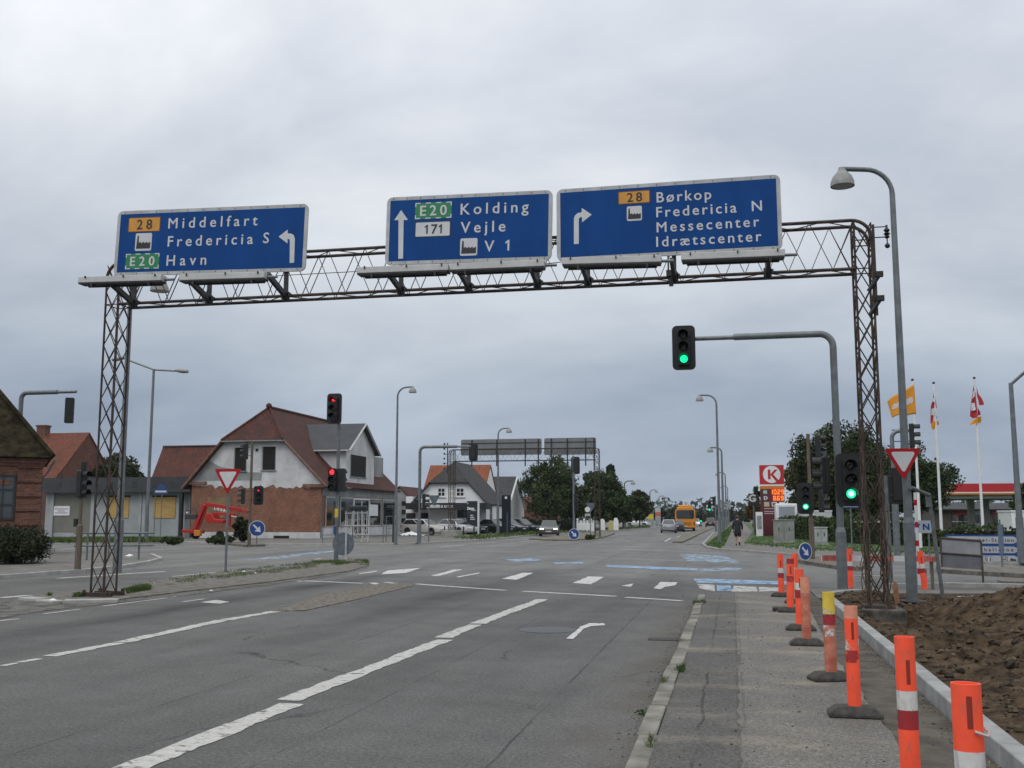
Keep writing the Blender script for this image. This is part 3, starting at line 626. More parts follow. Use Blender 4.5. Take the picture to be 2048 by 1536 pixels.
# right-hand side street lines
for a, b in (((1700, 1130), (1880, 1136)), ((1700, 1151), (1870, 1153)), ((1740, 1169), (1890, 1166)), ((1760, 1141), (1870, 1143))):
    line(a, b, 0.14)
for a, b in (((1905, 1194), (1985, 1191)), ((1985, 1191), (2100, 1205)), ((2010, 1183), (2100, 1186))):
    line(a, b, 0.13, PAINTFRESH)

# ---------------------------------------------------------------- lettering
_TC = {}
def text_raw(body, spacing, bold=0.012):
    k = (body, round(spacing, 3), bold)
    if k in _TC: return _TC[k]
    cu = bpy.data.curves.new('lettering_curve', 'FONT'); cu.body = body; cu.size = 1.0; cu.space_character = spacing; cu.offset = bold; cu.resolution_u = 3
    ob = bpy.data.objects.new('lettering_curve', cu); COL.objects.link(ob)
    bpy.context.view_layer.update()
    me = bpy.data.meshes.new_from_object(ob.evaluated_get(bpy.context.evaluated_depsgraph_get()))
    V = [tuple(v.co) for v in me.vertices]; Fc = [tuple(p.vertices) for p in me.polygons]
    bpy.data.objects.remove(ob); bpy.data.curves.remove(cu); bpy.data.meshes.remove(me)
    _TC[k] = (V, Fc); return _TC[k]
def text_into(mb, body, x0, z0, width, cap, M, c=0.0, bold=0.012, spacing=None):
    """flat letters: x0 left end, z0 baseline, fitted to the width and the capital height; M as in MB.prism"""
    shift = bold * 2.2; bold = 0.0
    ref = text_raw('H', 1.0, bold)[0]; ch = max(v[1] for v in ref); k = cap / ch
    def wd(sp):
        V = text_raw(body, sp, bold)[0]; return (max(v[0] for v in V) - min(v[0] for v in V)) * k
    sx = 1.0
    if spacing is None:
        if len(body) > 1:
            a, b = wd(1.0), wd(1.5); sp = 1.0 + 0.5 * (width - a) / max(1e-6, b - a); sp = min(1.75, max(0.9, sp))
        else: sp = 1.0
    else: sp = spacing
    V, Fc = text_raw(body, sp, 0.0); x_min = min(v[0] for v in V); w = (max(v[0] for v in V) - x_min) * k
    if width and len(body) > 1: sx = width / w
    for i, (dx, dz) in enumerate(((-1, 0), (1, 0), (0, -.7), (0, .7)) if shift else ((0, 0),)):
        mb.add([M(Vector((x0 + (v[0] - x_min + dx * shift) * k * sx, z0 + (v[1] + dz * shift) * k, c + 0.0004 * i))) for v in V], Fc)
def one_flag(mb, s, x0, z0, width, cap, M, c, bold):
    """as text_into, with road-sign figures 1 (flag stroke) drawn by hand"""
    def one(x): mb.prism([(x, z0), (x + cap * .17, z0), (x + cap * .17, z0 + cap), (x + cap * .06, z0 + cap), (x - cap * .20, z0 + cap * .80), (x - cap * .20, z0 + cap * .64), (x, z0 + cap * .76)], c, c + 0.0012, M, (False, True))
    if s == '1': one(x0 + cap * .2)
    elif s == '171': one(x0 + cap * .2); text_into(mb, '7', x0 + width * .40, z0, 0, cap, M, c, bold); one(x0 + width - cap * .17)
    else: text_into(mb, s, x0, z0, width, cap, M, c, bold)
def poly_into(mb, poly, M, c0, c1): mb.prism(poly, c0, c1, M)

# ---------------------------------------------------------------- lattice gantries
def lattice(mb, P, Q, off, n, r):
    """crossed zigzag rods on the face between the two parallel bars P->Q and P+off->Q+off"""
    P, Q, off = Vector(P), Vector(Q), Vector(off); d = Q - P
    for s in (0, 1):
        pts = [P + d * (i / n) + (off if (i + s) % 2 else Vector()) for i in range(n + 1)]
        for a, b in zip(pts, pts[1:]): mb.tube([a, b], r, 4, False)
def tower(parent, xa, xb, ya, yb, z0, z1, n, name='tower', ztop=None, m=RUST, r=0.023, rr=0.012):
    mb = MB()
    for x in (xa, xb):
        for y in (ya, yb):
            mb.tube([(x, y, z0), (x, y, (z1 if ztop is None else ztop[0 if x == xa else 1]))], r, 6)
    for y in (ya, yb): lattice(mb, (xa, y, z0), (xa, y, z1), (xb - xa, 0, 0), n, rr)
    for x in (xa, xb): lattice(mb, (x, ya, z0), (x, ya, z1), (0, yb - ya, 0), n, rr)
    return mb.build(name, m, parent)
def gantry(root, xl, xr, tw, ya, yb, z0l, z0r, zb, zt, n, pitch, m=RUST, seg=1.0):
    """towers at xl..xl+tw and xr-tw..xr, a box truss between them, rounded top corners"""
    R = 0.36
    tower(root, xl, xl + tw, ya, yb, z0l, zt - 0.06, n, ztop=(zt - R, zt), m=m)
    tower(root, xr - tw, xr, ya, yb, z0r, zt - 0.06, n, ztop=(zt, zt - R), m=m)
    mb = MB(); x0, x1 = xl + tw, xr - tw
    for y in (ya, yb):
        top = arcpts((xl + R, y, zt - R), R, math.pi, math.pi / 2, 7) + arcpts((xr - R, y, zt - R), R, math.pi / 2, 0, 7)
        mb.tube(top, 0.034, 6)
        mb.tube([(x0, y, zb), (x1, y, zb)], 0.034, 6)
        k = int((x1 - x0) / pitch)
        pts = [(x0 + (x1 - x0) * i / (2 * k), y, zb if (i + (y == yb)) % 2 else zt) for i in range(2 * k + 1)]
        mb.tube(pts, 0.019, 5, False)
    k = int((x1 - x0) / (pitch * 1.3))
    for z in (zb, zt):
        pts = [(x0 + (x1 - x0) * i / (2 * k), ya if i % 2 else yb, z) for i in range(2 * k + 1)]
        for a, b in zip(pts, pts[1:]): mb.tube([a, b], 0.011, 5, False)
    for x in (x0, x1, xl, xr):
        for z in (zb, zt - 0.32): mb.tube([(x, ya, z), (x, yb, z)], 0.012, 4, False)
    for xa_, xb_ in ((xl, xl + tw), (xr - tw, xr)):
        for y in (ya, yb):
            for z in (zb, zb + 0.55): mb.tube([(xa_, y, z), (xb_, y, z)], 0.012, 4, False)
    mb.build('truss', m, root)

YF, YB = 19.85, 20.30
LB = PY(181, 1172, YF).x; RB = PY(1771, 1195, YF).x
LB = (LB + PY(212, 615, YF).x) / 2; RB = (RB + PY(1748, 480, YF).x) / 2
ZT, ZB = PY(1700, 444, YF).z, PY(1700, 541, YF).z
GY = T('sign_gantry', 'rusty lattice gantry with three blue direction signs over the near lanes', 'gantry', (0, 0, 0))
gantry(GY, LB, RB, 0.31, YF, YB, 0.08, 0.10, ZB + 0.03, ZT + 0.03, 12, 0.80)
mb = MB()
for y in (YF, YB): mb.box((LB + 0.155, y, 0.075), (0.66, 0.12, 0.09))
for x in (LB, LB + 0.31):
    for y in (YF - 0.06, YB + 0.06): mb.lathe([(0.04, 0.10), (0.04, 0.17), (0.001, 0.18)], (x + (0.12 if x > LB else -0.12), y, 0), 6)
mb.build('base_frame', RUST, GY)
mb = MB().box((RB - 0.155, (YF + YB) / 2, -0.14), (0.86, 0.95, 0.42)); fb = mb.build('foundation_block', mat('dirty_foundation', (0.05, 0.045, 0.038), 0.9, var=0.5, scale=5, bump=0.5, col2=(0.11, 0.10, 0.085)), GY, bevel=0.03)
MB().box((RB - 0.155, (YF + YB) / 2, 0.095), (0.52, 0.62, 0.05)).build('base_plate', RUST, GY)
# flat bar, insulator bracket and floodlight stubs on the right tower
mb = MB(); mb.box((RB + 0.035, YF, ZT - 0.95), (0.05, 0.03, 1.75)); mb.build('side_bar', RUST, GY)
mb = MB()
for dz in (-0.13, -0.33): mb.tube([(RB, YF, ZT + dz), (RB + 0.30, YF, ZT + dz)], 0.012, 5)
mb.lathe([(0.02, -0.36), (0.055, -0.33), (0.03, -0.30), (0.065, -0.27), (0.03, -0.24), (0.06, -0.20), (0.02, -0.15), (0.02, -0.1)], (RB + 0.28, YF, ZT), 10)
mb.tube([(RB + 0.28, YF, ZT - 0.36), (RB + 0.28, YF, ZT - 0.52)], 0.012, 5); mb.sphere((RB + 0.28, YF, ZT - 0.5), 0.05, 8, 5)
mb.build('insulator', BLACK, GY)
for dz in (-1.20, -1.66):
    mb = MB(); mb.tube([(RB - 0.10, YF - 0.03, ZT + dz - 0.16), (RB + 0.12, YF - 0.05, ZT + dz + 0.16)], 0.04, 7); mb.box((RB + 0.10, YF - 0.05, ZT + dz + 0.15), (0.14, 0.10, 0.10)); mb.build('clamp_fitting', BLACK, GY)
jb = PY(1340, 545, YF - 0.1)
mb = MB(); mb.box((jb.x - 0.03, YF - 0.1, jb.z + 0.1), (0.03, 0.05, 0.5)); mb.box((jb.x + 0.06, YF - 0.1, jb.z + 0.1), (0.03, 0.05, 0.5)); mb.box((jb.x, YF - 0.1, jb.z - 0.02), (0.14, 0.12, 0.12)); mb.box((jb.x + 0.02, YF - 0.1, jb.z - 0.2), (0.08, 0.08, 0.14)); mb.build('junction_box', BLACK, GY)

# ---------------------------------------------------------------- the three direction signs
YS = YF - 0.16
BOXY = 18.75
SIGNS = {
 'left': dict(o=[(231.5, 424), (612, 406), (610.7, 543.6), (226.4, 550.8)], label='blue overhead sign to Middelfart with orange 28 badge and left arrow', br=(269, 419, 572), box=((156, 322, 554, 549), (358, 528, 549, 543.5))),
 'mid': dict(o=[(771, 396.3), (1102.7, 378.3), (1102.7, 521.3), (769.9, 529.2)], label='blue overhead sign to Kolding and Vejle with straight-ahead arrow', br=(802, 937, 1075), box=((713, 896, 534.5, 527.6), (899, 1088, 527.6, 519.4))),
 'right': dict(o=[(1114.3, 377), (1563, 350), (1564.9, 497), (1114.3, 525.1)], label='blue overhead sign to Messecenter with orange 28 badge and right arrow', br=(1176, 1349, 1536), box=((1123, 1322, 516, 510.5), (1362, 1570, 507, 498)))}
def arrow_turn(S, pts): return [S(a, b) for a, b in pts]
for key, sd in SIGNS.items():
    c = [PY(a, b, YS) for a, b in sd['o']]
    tilt = math.atan2((c[1].z + c[2].z - c[0].z - c[3].z) / 2, (c[1].x + c[2].x - c[0].x - c[3].x) / 2)
    w = ((c[1] - c[0]).length + (c[2] - c[3]).length) / 2; h = ((c[0] - c[3]).length + (c[1] - c[2]).length) / 2
    org = (c[2] + c[3]) / 2
    r = T('direction_sign', sd['label'], 'road sign', (org.x, YS, org.z), 0, 'blue direction signs on the near gantry'); r.rotation_euler = (0, -tilt, 0)
    ct, st = math.cos(tilt), math.sin(tilt)
    def S(px, py):
        p = PY(px, py, YS) - org; return (p.x * ct + p.z * st, -p.x * st + p.z * ct)
    U = stand()
    MB().prism(rrect(-w / 2, w / 2, 0, h, 0.13), -0.035, 0.0, U).build('panel', SIGNBORDER, r, bevel=0.004)
    b = 0.078
    MB().prism([(-w / 2 + b, b), (w / 2 - b, b), (w / 2 - b, h - b), (-w / 2 + b, h - b)], 0.0, 0.003, U, (False, True)).build('sign_face', SIGNBLUE, r)
    mb = MB()
    for i in range(12): mb.box((-w / 2 + w * (i + 0.5) / 12, -0.003, h - 0.045), (0.012, 0.006, 0.03)); mb.box((-w / 2 + w * (i + 0.5) / 12, -0.003, 0.045), (0.012, 0.006, 0.03))
    mb.build('rivet', BRACKET, r)
    def word(s, x0, y0, x1, y1, cap_px):
        a, e = S(x0, y0), S(x1, y1); Zc = math.hypot(YS, 0) / 1.0
        cp = PY((x0 + x1) / 2, (y0 + y1) / 2, YS).z - PY((x0 + x1) / 2, (y0 + y1) / 2 + cap_px, YS).z
        L_ = MB(); one_flag(L_, s, a[0], (a[1] + e[1]) / 2, e[0] - a[0], cp, U, 0.008, 0.006); L_.build('lettering', SIGNWHITE, r)
    def badge(name, q, face, s, tx0, tx1, ty, cap_px, dark=None, edge=None, dashed=False):
        P = [S(*p) for p in q]; x0 = (P[0][0] + P[3][0]) / 2; x1 = (P[1][0] + P[2][0]) / 2; z1 = (P[0][1] + P[1][1]) / 2; z0 = (P[2][1] + P[3][1]) / 2
        bd = MB().prism(rrect(x0, x1, z0, z1, 0.03), 0.003, 0.006, U, (False, True)).build(name, edge or face, r)
        g = 0.018
        if edge: MB().prism(rrect(x0 + g, x1 - g, z0 + g, z1 - g, 0.02), 0.006, 0.0075, U, (False, True)).build('badge_face', face, bd)
        if dashed:
            d = MB(); t = 0.022
            for k in range(4):
                a = x0 + (x1 - x0) * (k / 3.5); e = a + (x1 - x0) * 0.5 / 3.5
                if k < 3.5:
                    for zc in (z0, z1 - t): d.prism([(a, zc), (min(e, x1), zc), (min(e, x1), zc + t), (a, zc + t)], 0.006, 0.0085, U, (False, True))
            for xc in (x0, x1 - t):
                for a, e in ((0, 0.24), (0.76, 1.0)):
                    d.prism([(xc, z0 + (z1 - z0) * a), (xc + t, z0 + (z1 - z0) * a), (xc + t, z0 + (z1 - z0) * e), (xc, z0 + (z1 - z0) * e)], 0.0062, 0.009, U, (False, True))
            d.build('badge_border', SIGNWHITE, bd)
        m = MB(); a, e = S(tx0, ty), S(tx1, ty); cp = PY(tx0, ty, YS).z - PY(tx0, ty + cap_px, YS).z
        one_flag(m, s, a[0], (z0 + z1) / 2 - cp / 2, e[0] - a[0], cp, U, 0.0095, 0.010); m.build('lettering', dark or SIGNWHITE, bd)
    def icon(q):
        P = [S(*p) for p in q]; x0, z1 = P[0]; x1, z0 = P[1]; s = x1 - x0; z1 = z0 + s
        bd = MB().prism(rrect(x0, x1, z0, z1, 0.035), 0.003, 0.006, U, (False, True)).build('factory_badge', SIGNWHITE, r)
        f = lambda a, b_: (x0 + s * a, z0 + s * b_)
        m = MB().prism([f(.07, .12), f(.93, .12), f(.93, .50), f(.74, .42), f(.74, .52), f(.55, .42), f(.55, .52), f(.36, .42), f(.36, .52), f(.22, .46), f(.20, .86), f(.12, .86)], 0.006, 0.0085, U, (False, True)); m.build('factory_symbol', SIGNBLACK, bd)
    if key == 'left':
        Z = lambda a, b_: (150 + a * .2588, 380 + b_ * .2588)
        word('Middelfart', *Z(722, 299), *Z(1410, 272), 20.5); word('Fredericia', *Z(717, 438), *Z(1375, 416), 20.5); word('S', *Z(1455, 411), *Z(1518, 409), 20.5); word('Havn', *Z(708, 586), *Z(1013, 576), 20.5)
        badge('route_badge', [Z(413, 214), Z(663, 205), Z(660, 320), Z(413, 329)], SIGNYELLOW, '28', Z(482, 0)[0], Z(597, 0)[0], 450, 18.5, SIGNBLACK, mat('sign_brown', (0.12, 0.04, 0.01), 0.5))
        icon((Z(471, 349), Z(588, 468)))
        badge('motorway_badge', [Z(392, 497), Z(652, 486), Z(650, 606), Z(392, 614)], SIGNGREEN, 'E20', Z(430, 0)[0], Z(615, 0)[0], 520, 17.5, None, None, True)
        A = [Z(*p) for p in ((1660, 564), (1694, 562), (1700, 380), (1692, 350), (1672, 338), (1644, 336), (1646, 306), (1575, 361), (1643, 414), (1643, 378), (1655, 380), (1661, 392))]
    elif key == 'mid':
        Z = lambda a, b_: (700 + a * .2344, 360 + b_ * .2344)
        word('Kolding', *Z(945, 293), *Z(1523, 275), 21.5); word('Vejle', *Z(945, 453), *Z(1325, 437), 21.5); word('V', *Z(1148, 612), *Z(1220, 609), 21.5); word('1', *Z(1325, 604), *Z(1358, 602), 21.5)
        badge('motorway_badge', [Z(557, 199), Z(868, 183), Z(868, 322), Z(557, 336)], SIGNGREEN, 'E20', Z(602, 0)[0], Z(825, 0)[0], 420, 19.5, None, None, True)
        badge('route_badge', [Z(554, 358), Z(859, 348), Z(859, 482), Z(554, 491)], SIGNWHITE, '171', Z(637, 0)[0], Z(785, 0)[0], 460, 18, SIGNBLACK, SIGNBLACK)
        icon((Z(942, 498), Z(1085, 643)))
        A = [Z(*p) for p in ((413, 673), (453, 671), (458, 342), (495, 341), (437, 257), (379, 343), (415, 343))]
    else:
        Z = lambda a, b_: (1080 + a * .3613, 330 + b_ * .3613)
        word('Børkop', *Z(647, 206), *Z(948, 190), 20); word('Fredericia', *Z(645, 287), *Z(1088, 265), 20); word('N', *Z(1174, 256), *Z(1225, 252), 20); word('Messecenter', *Z(647, 370), *Z(1213, 343), 20); word('Idrætscenter', *Z(645, 451), *Z(1226, 423), 20)
        badge('route_badge', [Z(432, 148), Z(610, 137), Z(610, 211), Z(432, 220)], SIGNYELLOW, '28', Z(483, 0)[0], Z(565, 0)[0], 400, 17.5, SIGNBLACK, MC['sign_brown'])
        icon((Z(480, 226), Z(565, 306)))
        A = [Z(*p) for p in ((188, 438), (215, 437), (215, 300), (221, 290), (233, 289), (233, 318), (287, 275), (231, 238), (231, 263), (210, 266), (194, 280), (188, 296))]
    pa = [S(*p) for p in A]
    if sum(pa[i][0] * pa[(i + 1) % len(pa)][1] - pa[(i + 1) % len(pa)][0] * pa[i][1] for i in range(len(pa))) < 0: pa.reverse()
    MB().prism(pa, 0.003, 0.008, U, (False, True)).build('arrow', SIGNWHITE, r)
    # brackets on the gantry that carry the sign and its lamps
    for px in sd['br']:
        x = PY(px, 570, YF - 0.08).x
        m = MB(); m.box((x, YF - 0.075, (ZB + org.z + 0.9) / 2 - 0.05), (0.085, 0.06, org.z + 0.9 - ZB + 0.1))
        m.box((x, YF - 0.09, ZB + 0.02), (0.15, 0.10, 0.16)); m.box((x + 0.08, YF - 0.08, ZB + 0.03), (0.06, 0.12, 0.08))
        p0, p1 = Vector((x, YF - 0.12, ZB + 0.02)), Vector((x, BOXY + 0.15, org.z - 0.30)); d = p1 - p0
        m.box((p0 + p1) / 2, (0.075, d.length, 0.11), 0, Matrix.Rotation(math.atan2(d.z, d.y) if d.y > 0 else -math.atan2(d.z, -d.y), 3, 'X'))
        m.build('bracket', BRACKET, GY)
    for k, (xa, xb, ya, yb) in enumerate(sd['box']):
        a, e = PY(xa, ya, BOXY), PY(xb, yb, BOXY); hh = 0.125; ln = e.x - a.x; tl = math.atan2(e.z - a.z, ln)
        nm = {'left': ('far left of the Middelfart sign foot', 'below the arrow end of the Middelfart sign'), 'mid': ('below the arrow end of the Kolding sign', 'below the Kolding sign on its right half'), 'right': ('below the bent arrow of the Messecenter sign', 'below the lettering of the Messecenter sign')}[key][k]
        q = T('sign_lamp', 'long white lamp housing on brackets ' + nm, 'sign light', ((a.x + e.x) / 2, BOXY, (a.z + e.z) / 2 - hh), 0, 'lamp housings below the overhead signs'); q.rotation_euler = (0, -tl, 0)
        MB().box((0, 0.12, hh / 2 + 0.005), (ln, 0.24, hh)).build('housing', mat('lamp_housing_white', (0.50, 0.50, 0.49), 0.5, var=0.08, scale=3), q, bevel=0.008)
        m = MB(); m.box((0, 0.12, -0.012), (ln - 0.03, 0.25, 0.03)); m.box((0, 0.25, -0.025), (ln * 0.9, 0.05, 0.05))
        for f in (-0.33, 0.36): m.box((ln * f, 0.04, -0.05), (0.04, 0.10, 0.09))
        m.build('underside', BRACKET, q)
        m = MB()
        for f in (-0.41, 0.05, 0.43): m.box((ln * f, -0.012, hh - 0.01), (0.022, 0.025, 0.05))
        m.build('clip', BRACKET, q)
        MB().tube([(ln / 2, 0.15, 0.05), (ln / 2 + 0.22, 0.15, 0.05)], 0.03, 6).build('end_tube', STEEL, q)
mb = MB()
mb.tube([PY(545, 552, 19.2), PY(713, 543, 19.2)], 0.008, 4, False); mb.tube([PY(1088, 528, 19.2), PY(1123, 524, 19.2)], 0.008, 4, False); mb.build('lamp_cable', BLACK, GY)

# ---------------------------------------------------------------- far gantry seen from behind
Y2 = 85.0
x0, x1 = PY(897, 1000, Y2).x, PY(1198.5, 1000, Y2).x
G2 = T('far_sign_gantry', 'lattice gantry beyond the junction with two sign backs', 'gantry', (0, 0, 0))
zb2, zt2 = PY(1000, 921.5, Y2).z, PY(1000, 898, Y2).z
gantry(G2, x0, x1, 0.42, Y2, Y2 + 0.6, 0.5, 0.10, zb2, zt2, 16, 0.95)
MB().box((x0 + 0.2, Y2 + 0.3, 0.33), (1.5, 1.4, 0.6)).build('foundation_block', CONC, G2, bevel=0.03)
mb = MB(); mb.tube([(x0 - 0.12, Y2, zb2 - 1), (x0 - 0.12, Y2, zt2 + 0.6)], 0.05, 5)
for k in range(6): mb.sphere((x0 - 0.4, Y2, zt2 + 0.5 - k * 0.42), 0.09, 7, 5)
for k in range(3): mb.tube([(x0 - 0.4, Y2, zt2 + 0.4 - k * 0.8), (x0 - 0.1, Y2, zt2 + 0.4 - k * 0.8)], 0.02, 4)
mb.build('insulator', BLACK, G2)
GREYBACK = mat('sign_back_grey', (0.19, 0.20, 0.205), 0.5, 0.3, var=0.12, scale=1.5)
for a, b, t, u, lab in ((922.5, 1084, 877, 911.5, 'wide grey back of an overhead sign on the far gantry'), (1089, 1192.5, 875, 910.5, 'narrower grey back of an overhead sign above the far trees')):
    P, Q = PY(a, u, Y2 + 1.0), PY(b, t, Y2 + 1.0); w, h = Q.x - P.x, Q.z - P.z
    r = T('rear_facing_sign', lab, 'road sign', ((P.x + Q.x) / 2, Y2 + 0.85, P.z), 0, 'backs of the far overhead signs')
    MB().prism(rrect(-w / 2, w / 2, 0, h, 0.15), -0.03, 0.0, stand()).build('panel', GREYBACK, r)
    m = MB()
    for f in (-0.36, -0.05, 0.3, 0.46): m.box((w * f, -0.04, h / 2 - 0.5), (0.10, 0.07, h + 0.9))
    for f in (0.4, 0.75): m.box((0, -0.02, h * f), (w * 0.98, 0.03, 0.06))
    m.build('stiffener', BRACKET, r)

# ---------------------------------------------------------------- traffic signals
LG = mat('green_lens_lit', (0.0, 0.3, 0.15), 0.3, emit=(0.01, 1.0, 0.42), es=1.15)
LGB = mat('green_lens_bright', (0.1, 0.4, 0.25), 0.3, emit=(0.35, 1.0, 0.72), es=2.6)
LR = mat('red_lens_lit', (0.4, 0.0, 0.0), 0.3, emit=(1.0, 0.035, 0.05), es=1.6)
LRD = mat('red_lens_dim', (0.12, 0.008, 0.008), 0.3, emit=(1.0, 0.02, 0.03), es=0.05)
LOFF = mat('dark_lens', (0.012, 0.014, 0.014), 0.25)
SIGNALBLACK = mat('signal_black', (0.0085, 0.009, 0.010), 0.55, var=0.25, scale=6)
def arrow2(cx, cz, s, ang):
    pts = [(-.16, -.9), (.16, -.9), (.16, 0.05), (.62, 0.05), (0, .9), (-.62, 0.05), (-.16, 0.05)]
    c, n = math.cos(ang), math.sin(ang)
    return [(cx + s * (x * c - y * n), cz + s * (x * n + y * c)) for x, y in pts]
def head(root, x, y, z, rot=0.0, plate=False, lit=None, s=1.0, arrow=None, vis=True, n=3, twist=0):
    """a signal head: housing with a backing board, lenses and visors; faces -Y at rot 0"""
    M = Matrix.Translation((x, y, z)) @ Matrix.Rotation(rot, 4, 'Z') @ Matrix.Rotation(twist, 4, 'Y') @ Matrix.Scale(s, 4)
    hh = 0.30 * n
    h = MB().prism(rrect(-0.15, 0.15, -hh / 2 - 0.0, hh / 2, 0.045), -0.10, 0.08, stand()).xf(M).build('signal_head', SIGNALBLACK, root)
    if plate: MB().prism(rrect(-0.29, 0.29, -hh / 2 - 0.12, hh / 2 + 0.12, 0.12), -0.03, -0.01, stand()).xf(M).build('backing_board', SIGNALBLACK, h)
    for i in range(n):
        zc = hh / 2 - 0.15 - 0.30 * i
        m = LOFF; col = None
        if lit and lit[0] == i: m = lit[1]
        if arrow is not None and lit and lit[0] == i:
            MB().lathe([(0.001, -0.088), (0.095, -0.084)], (0, 0, zc), 16, 'Y').xf(M).build('lens', LRD, h)
            MB().prism(arrow2(0, zc, 0.085, arrow), 0.088, 0.096, stand()).xf(M).build('lit_arrow', m, h)
        else:
            MB().lathe([(0.001, -0.085), (0.06, -0.10), (0.10, -0.084)], (0, 0, zc), 18, 'Y').xf(M).build('lens', LG if m is LGB else m, h)
            if m is LGB: MB().lathe([(0.001, -0.109), (0.058, -0.103)], (0, 0, zc), 18, 'Y').xf(M).build('lens_core', m, h)
        if vis:
            v = MB(); v.lathe([(0.118, -0.08), (0.122, -0.30)], (0, 0, zc), 12, 'Y', (math.radians(-15), math.radians(195)))
            v.lathe([(0.126, -0.30), (0.124, -0.08)], (0, 0, zc), 12, 'Y', (math.radians(-15), math.radians(195))); v.xf(M).build('visor', SIGNALBLACK, h)
    return h
def signal(label, base, ztop, heads, r=(0.085, 0.06), split=1.6, arm=None, m=STEEL, name='traffic_signal', extra=None, arm_r=None, group=None):
    """base: ground point; heads: (px, py, rot, plate, lit, scale, arrow); arm: photo x of its far end and its length along y"""
    b = Vector(base); t = T(name, label, 'traffic light', b, 0, group)
    if arm is None:
        mb = MB().tube([(0, 0, 0), (0, 0, split)], r[0], 10).tube([(0, 0, split), (0, 0, ztop - b.z)], r[1], 10)
        mb.lathe([(r[0], split), (r[1], split + 0.06)], seg=10); mb.build('pole', m, t)
    else:
        ar = 0.32; zt = ztop - b.z; d = Vector(arm) - Vector((b.x, b.y, ztop)); d.z = 0; u = d.normalized()
        mb = MB().tube([(0, 0, 0), (0, 0, split)], r[0], 12); mb.lathe([(r[0], split), (r[1], split + 0.12)], seg=12)
        mb.tube([(0, 0, split + 0.1)] + [u * (ar - ar * math.cos(a)) + Vector((0, 0, zt - ar + ar * math.sin(a))) for a in [math.pi / 2 * i / 7 for i in range(8)]] + [u * (d.length * 0.66) + Vector((0, 0, zt))], r[1], 12)
        mb.build('pole', m, t)
        MB().tube([u * (d.length * 0.62) + Vector((0, 0, zt - 0.01)), u * (d.length + 0.0) + Vector((0, 0, zt - 0.01))], r[1] * 0.66, 10).build('arm', m, t)
    for hd in heads:
        px, py, rot, plate, lit = hd[:5]; s = hd[5] if len(hd) > 5 else 1.0; arw = hd[6] if len(hd) > 6 else None
        yy = b.y if len(hd) < 8 or hd[7] is None else hd[7]
        p = PY(px, py, yy) - b
        head(t, p.x, yy - b.y - (0.14 if abs(rot) < 0.5 else 0), p.z, rot, plate, lit, s, arw)
        for dz in (0.25, -0.25):
            mb = MB()
            a = Vector((0, 0, p.z + dz)); e = Vector((p.x, yy - b.y - 0.05, p.z + dz))
            if (e - a).length > 0.08 and arm is None or abs(p.x) < 1.2 and abs(p.x) > 0.1: mb.tube([a, e], 0.02, 5).build('mounting_bar', SIGNALBLACK, t)
    return t
D = math.radians
b = G(1686, 1178)
ms = signal('grey mast arm signal with green light hanging over the lane', b, HZ(b, 667), [(1368, 697, 0, True, (2, LG)), (1699, 960, 0, True, (2, LGB), 1.12), (1650, 950, D(-88), True, None, 1.0)], (0.125, 0.085), 1.35, (PY(1368, 667, b.y).x, b.y, 0))
b = G(672, 1122, 0.03)
t = signal('median signal pole with two red lights and a yellow tag', b, HZ(b, 800), [(671, 818, 0, True, (0, LR), 1.06, D(70)), (667, 960, D(12), False, (0, LR), 1.0, None), (683, 960, D(180), False, None, 1.0)], (0.085, 0.065), 1.1, m=STEELD)
mb = MB().tube([(0, 0, 1.1), (0, 0, 1.75)], 0.075, 10); mb.build('pole_sleeve', STEELD, t)
z1 = HZ(b, 1020) - b.z; mb = MB().box((0.0, -0.07, z1 - 0.12), (0.13, 0.03, 0.34)); mb.build('yellow_tag', mat('yellow_plate', (0.55, 0.38, 0.03), 0.5, var=0.2, scale=8), t)
mb = MB().box((-0.04, -0.09, z1 - 0.78), (0.10, 0.08, 0.30)); mb.build('push_button', mat('blue_box', (0.02, 0.06, 0.18), 0.5), t)
b = G(498, 1090, 0.13)
signal('wooden signal pole on the small island before the brick gable', b, HZ(b, 884), [(491, 903, D(-95), False, None), (486, 992, D(-75), False, None), (519, 991, D(25), True, (0, LR), 0.95, D(60))], (0.10, 0.075), 1.2, m=mat('weathered_timber', (0.115, 0.095, 0.07), 0.9, var=0.3, scale=4, stretch=(6, 6, 0.6)))
b = G(155, 1140, 0.09)
t = signal('short timber signal pole on the pavement by the dark bush', b, HZ(b, 945), [(164, 968, D(80), False, None, 0.95)], (0.10, 0.055), 1.35, m=MC['weathered_timber'])
MB().box((-0.14, 0, 1.45), (0.1, 0.12, 0.25)).build('push_button', BLACK, t)
MB().tube([(0, 0.05, HZ(b, 960)), (0, 0.05, HZ(b, 930))], 0.10, 7).build('cap_box', SIGNALBLACK, t)
b = PY(27, 1050, 47.5); b.z = 0
signal('mast arm signal reaching over the brick corner house roof', b, HZ(b, 786), [(139, 821, D(-150), False, None, 1.48)], (0.13, 0.12), 1.3, (PY(152, 800, 47.5).x, 47.5, 0))
b = G(838, 1086, 0.08)
signal('far mast arm signal whose arm crosses the sign back', b, HZ(b, 894), [(947, 904, D(180), True, None, 1.0), (848, 1003, D(110), False, None, 1.1), (834, 1012, D(180), False, None, 0.9)], (0.14, 0.10), 1.4, (PY(952, 894, b.y).x, b.y, 0))
b = G(1148, 1078, 0.10)
signal('far island signal pole with dark backs behind the round arrow sign', b, HZ(b, 912), [(1151, 931, D(180), True, None, 1.15), (1150, 1000, D(150), False, None, 1.0), (1153, 1012, D(60), False, None, 0.9)], (0.10, 0.08), 1.2)
b = G(1625, 1118, 0.12)
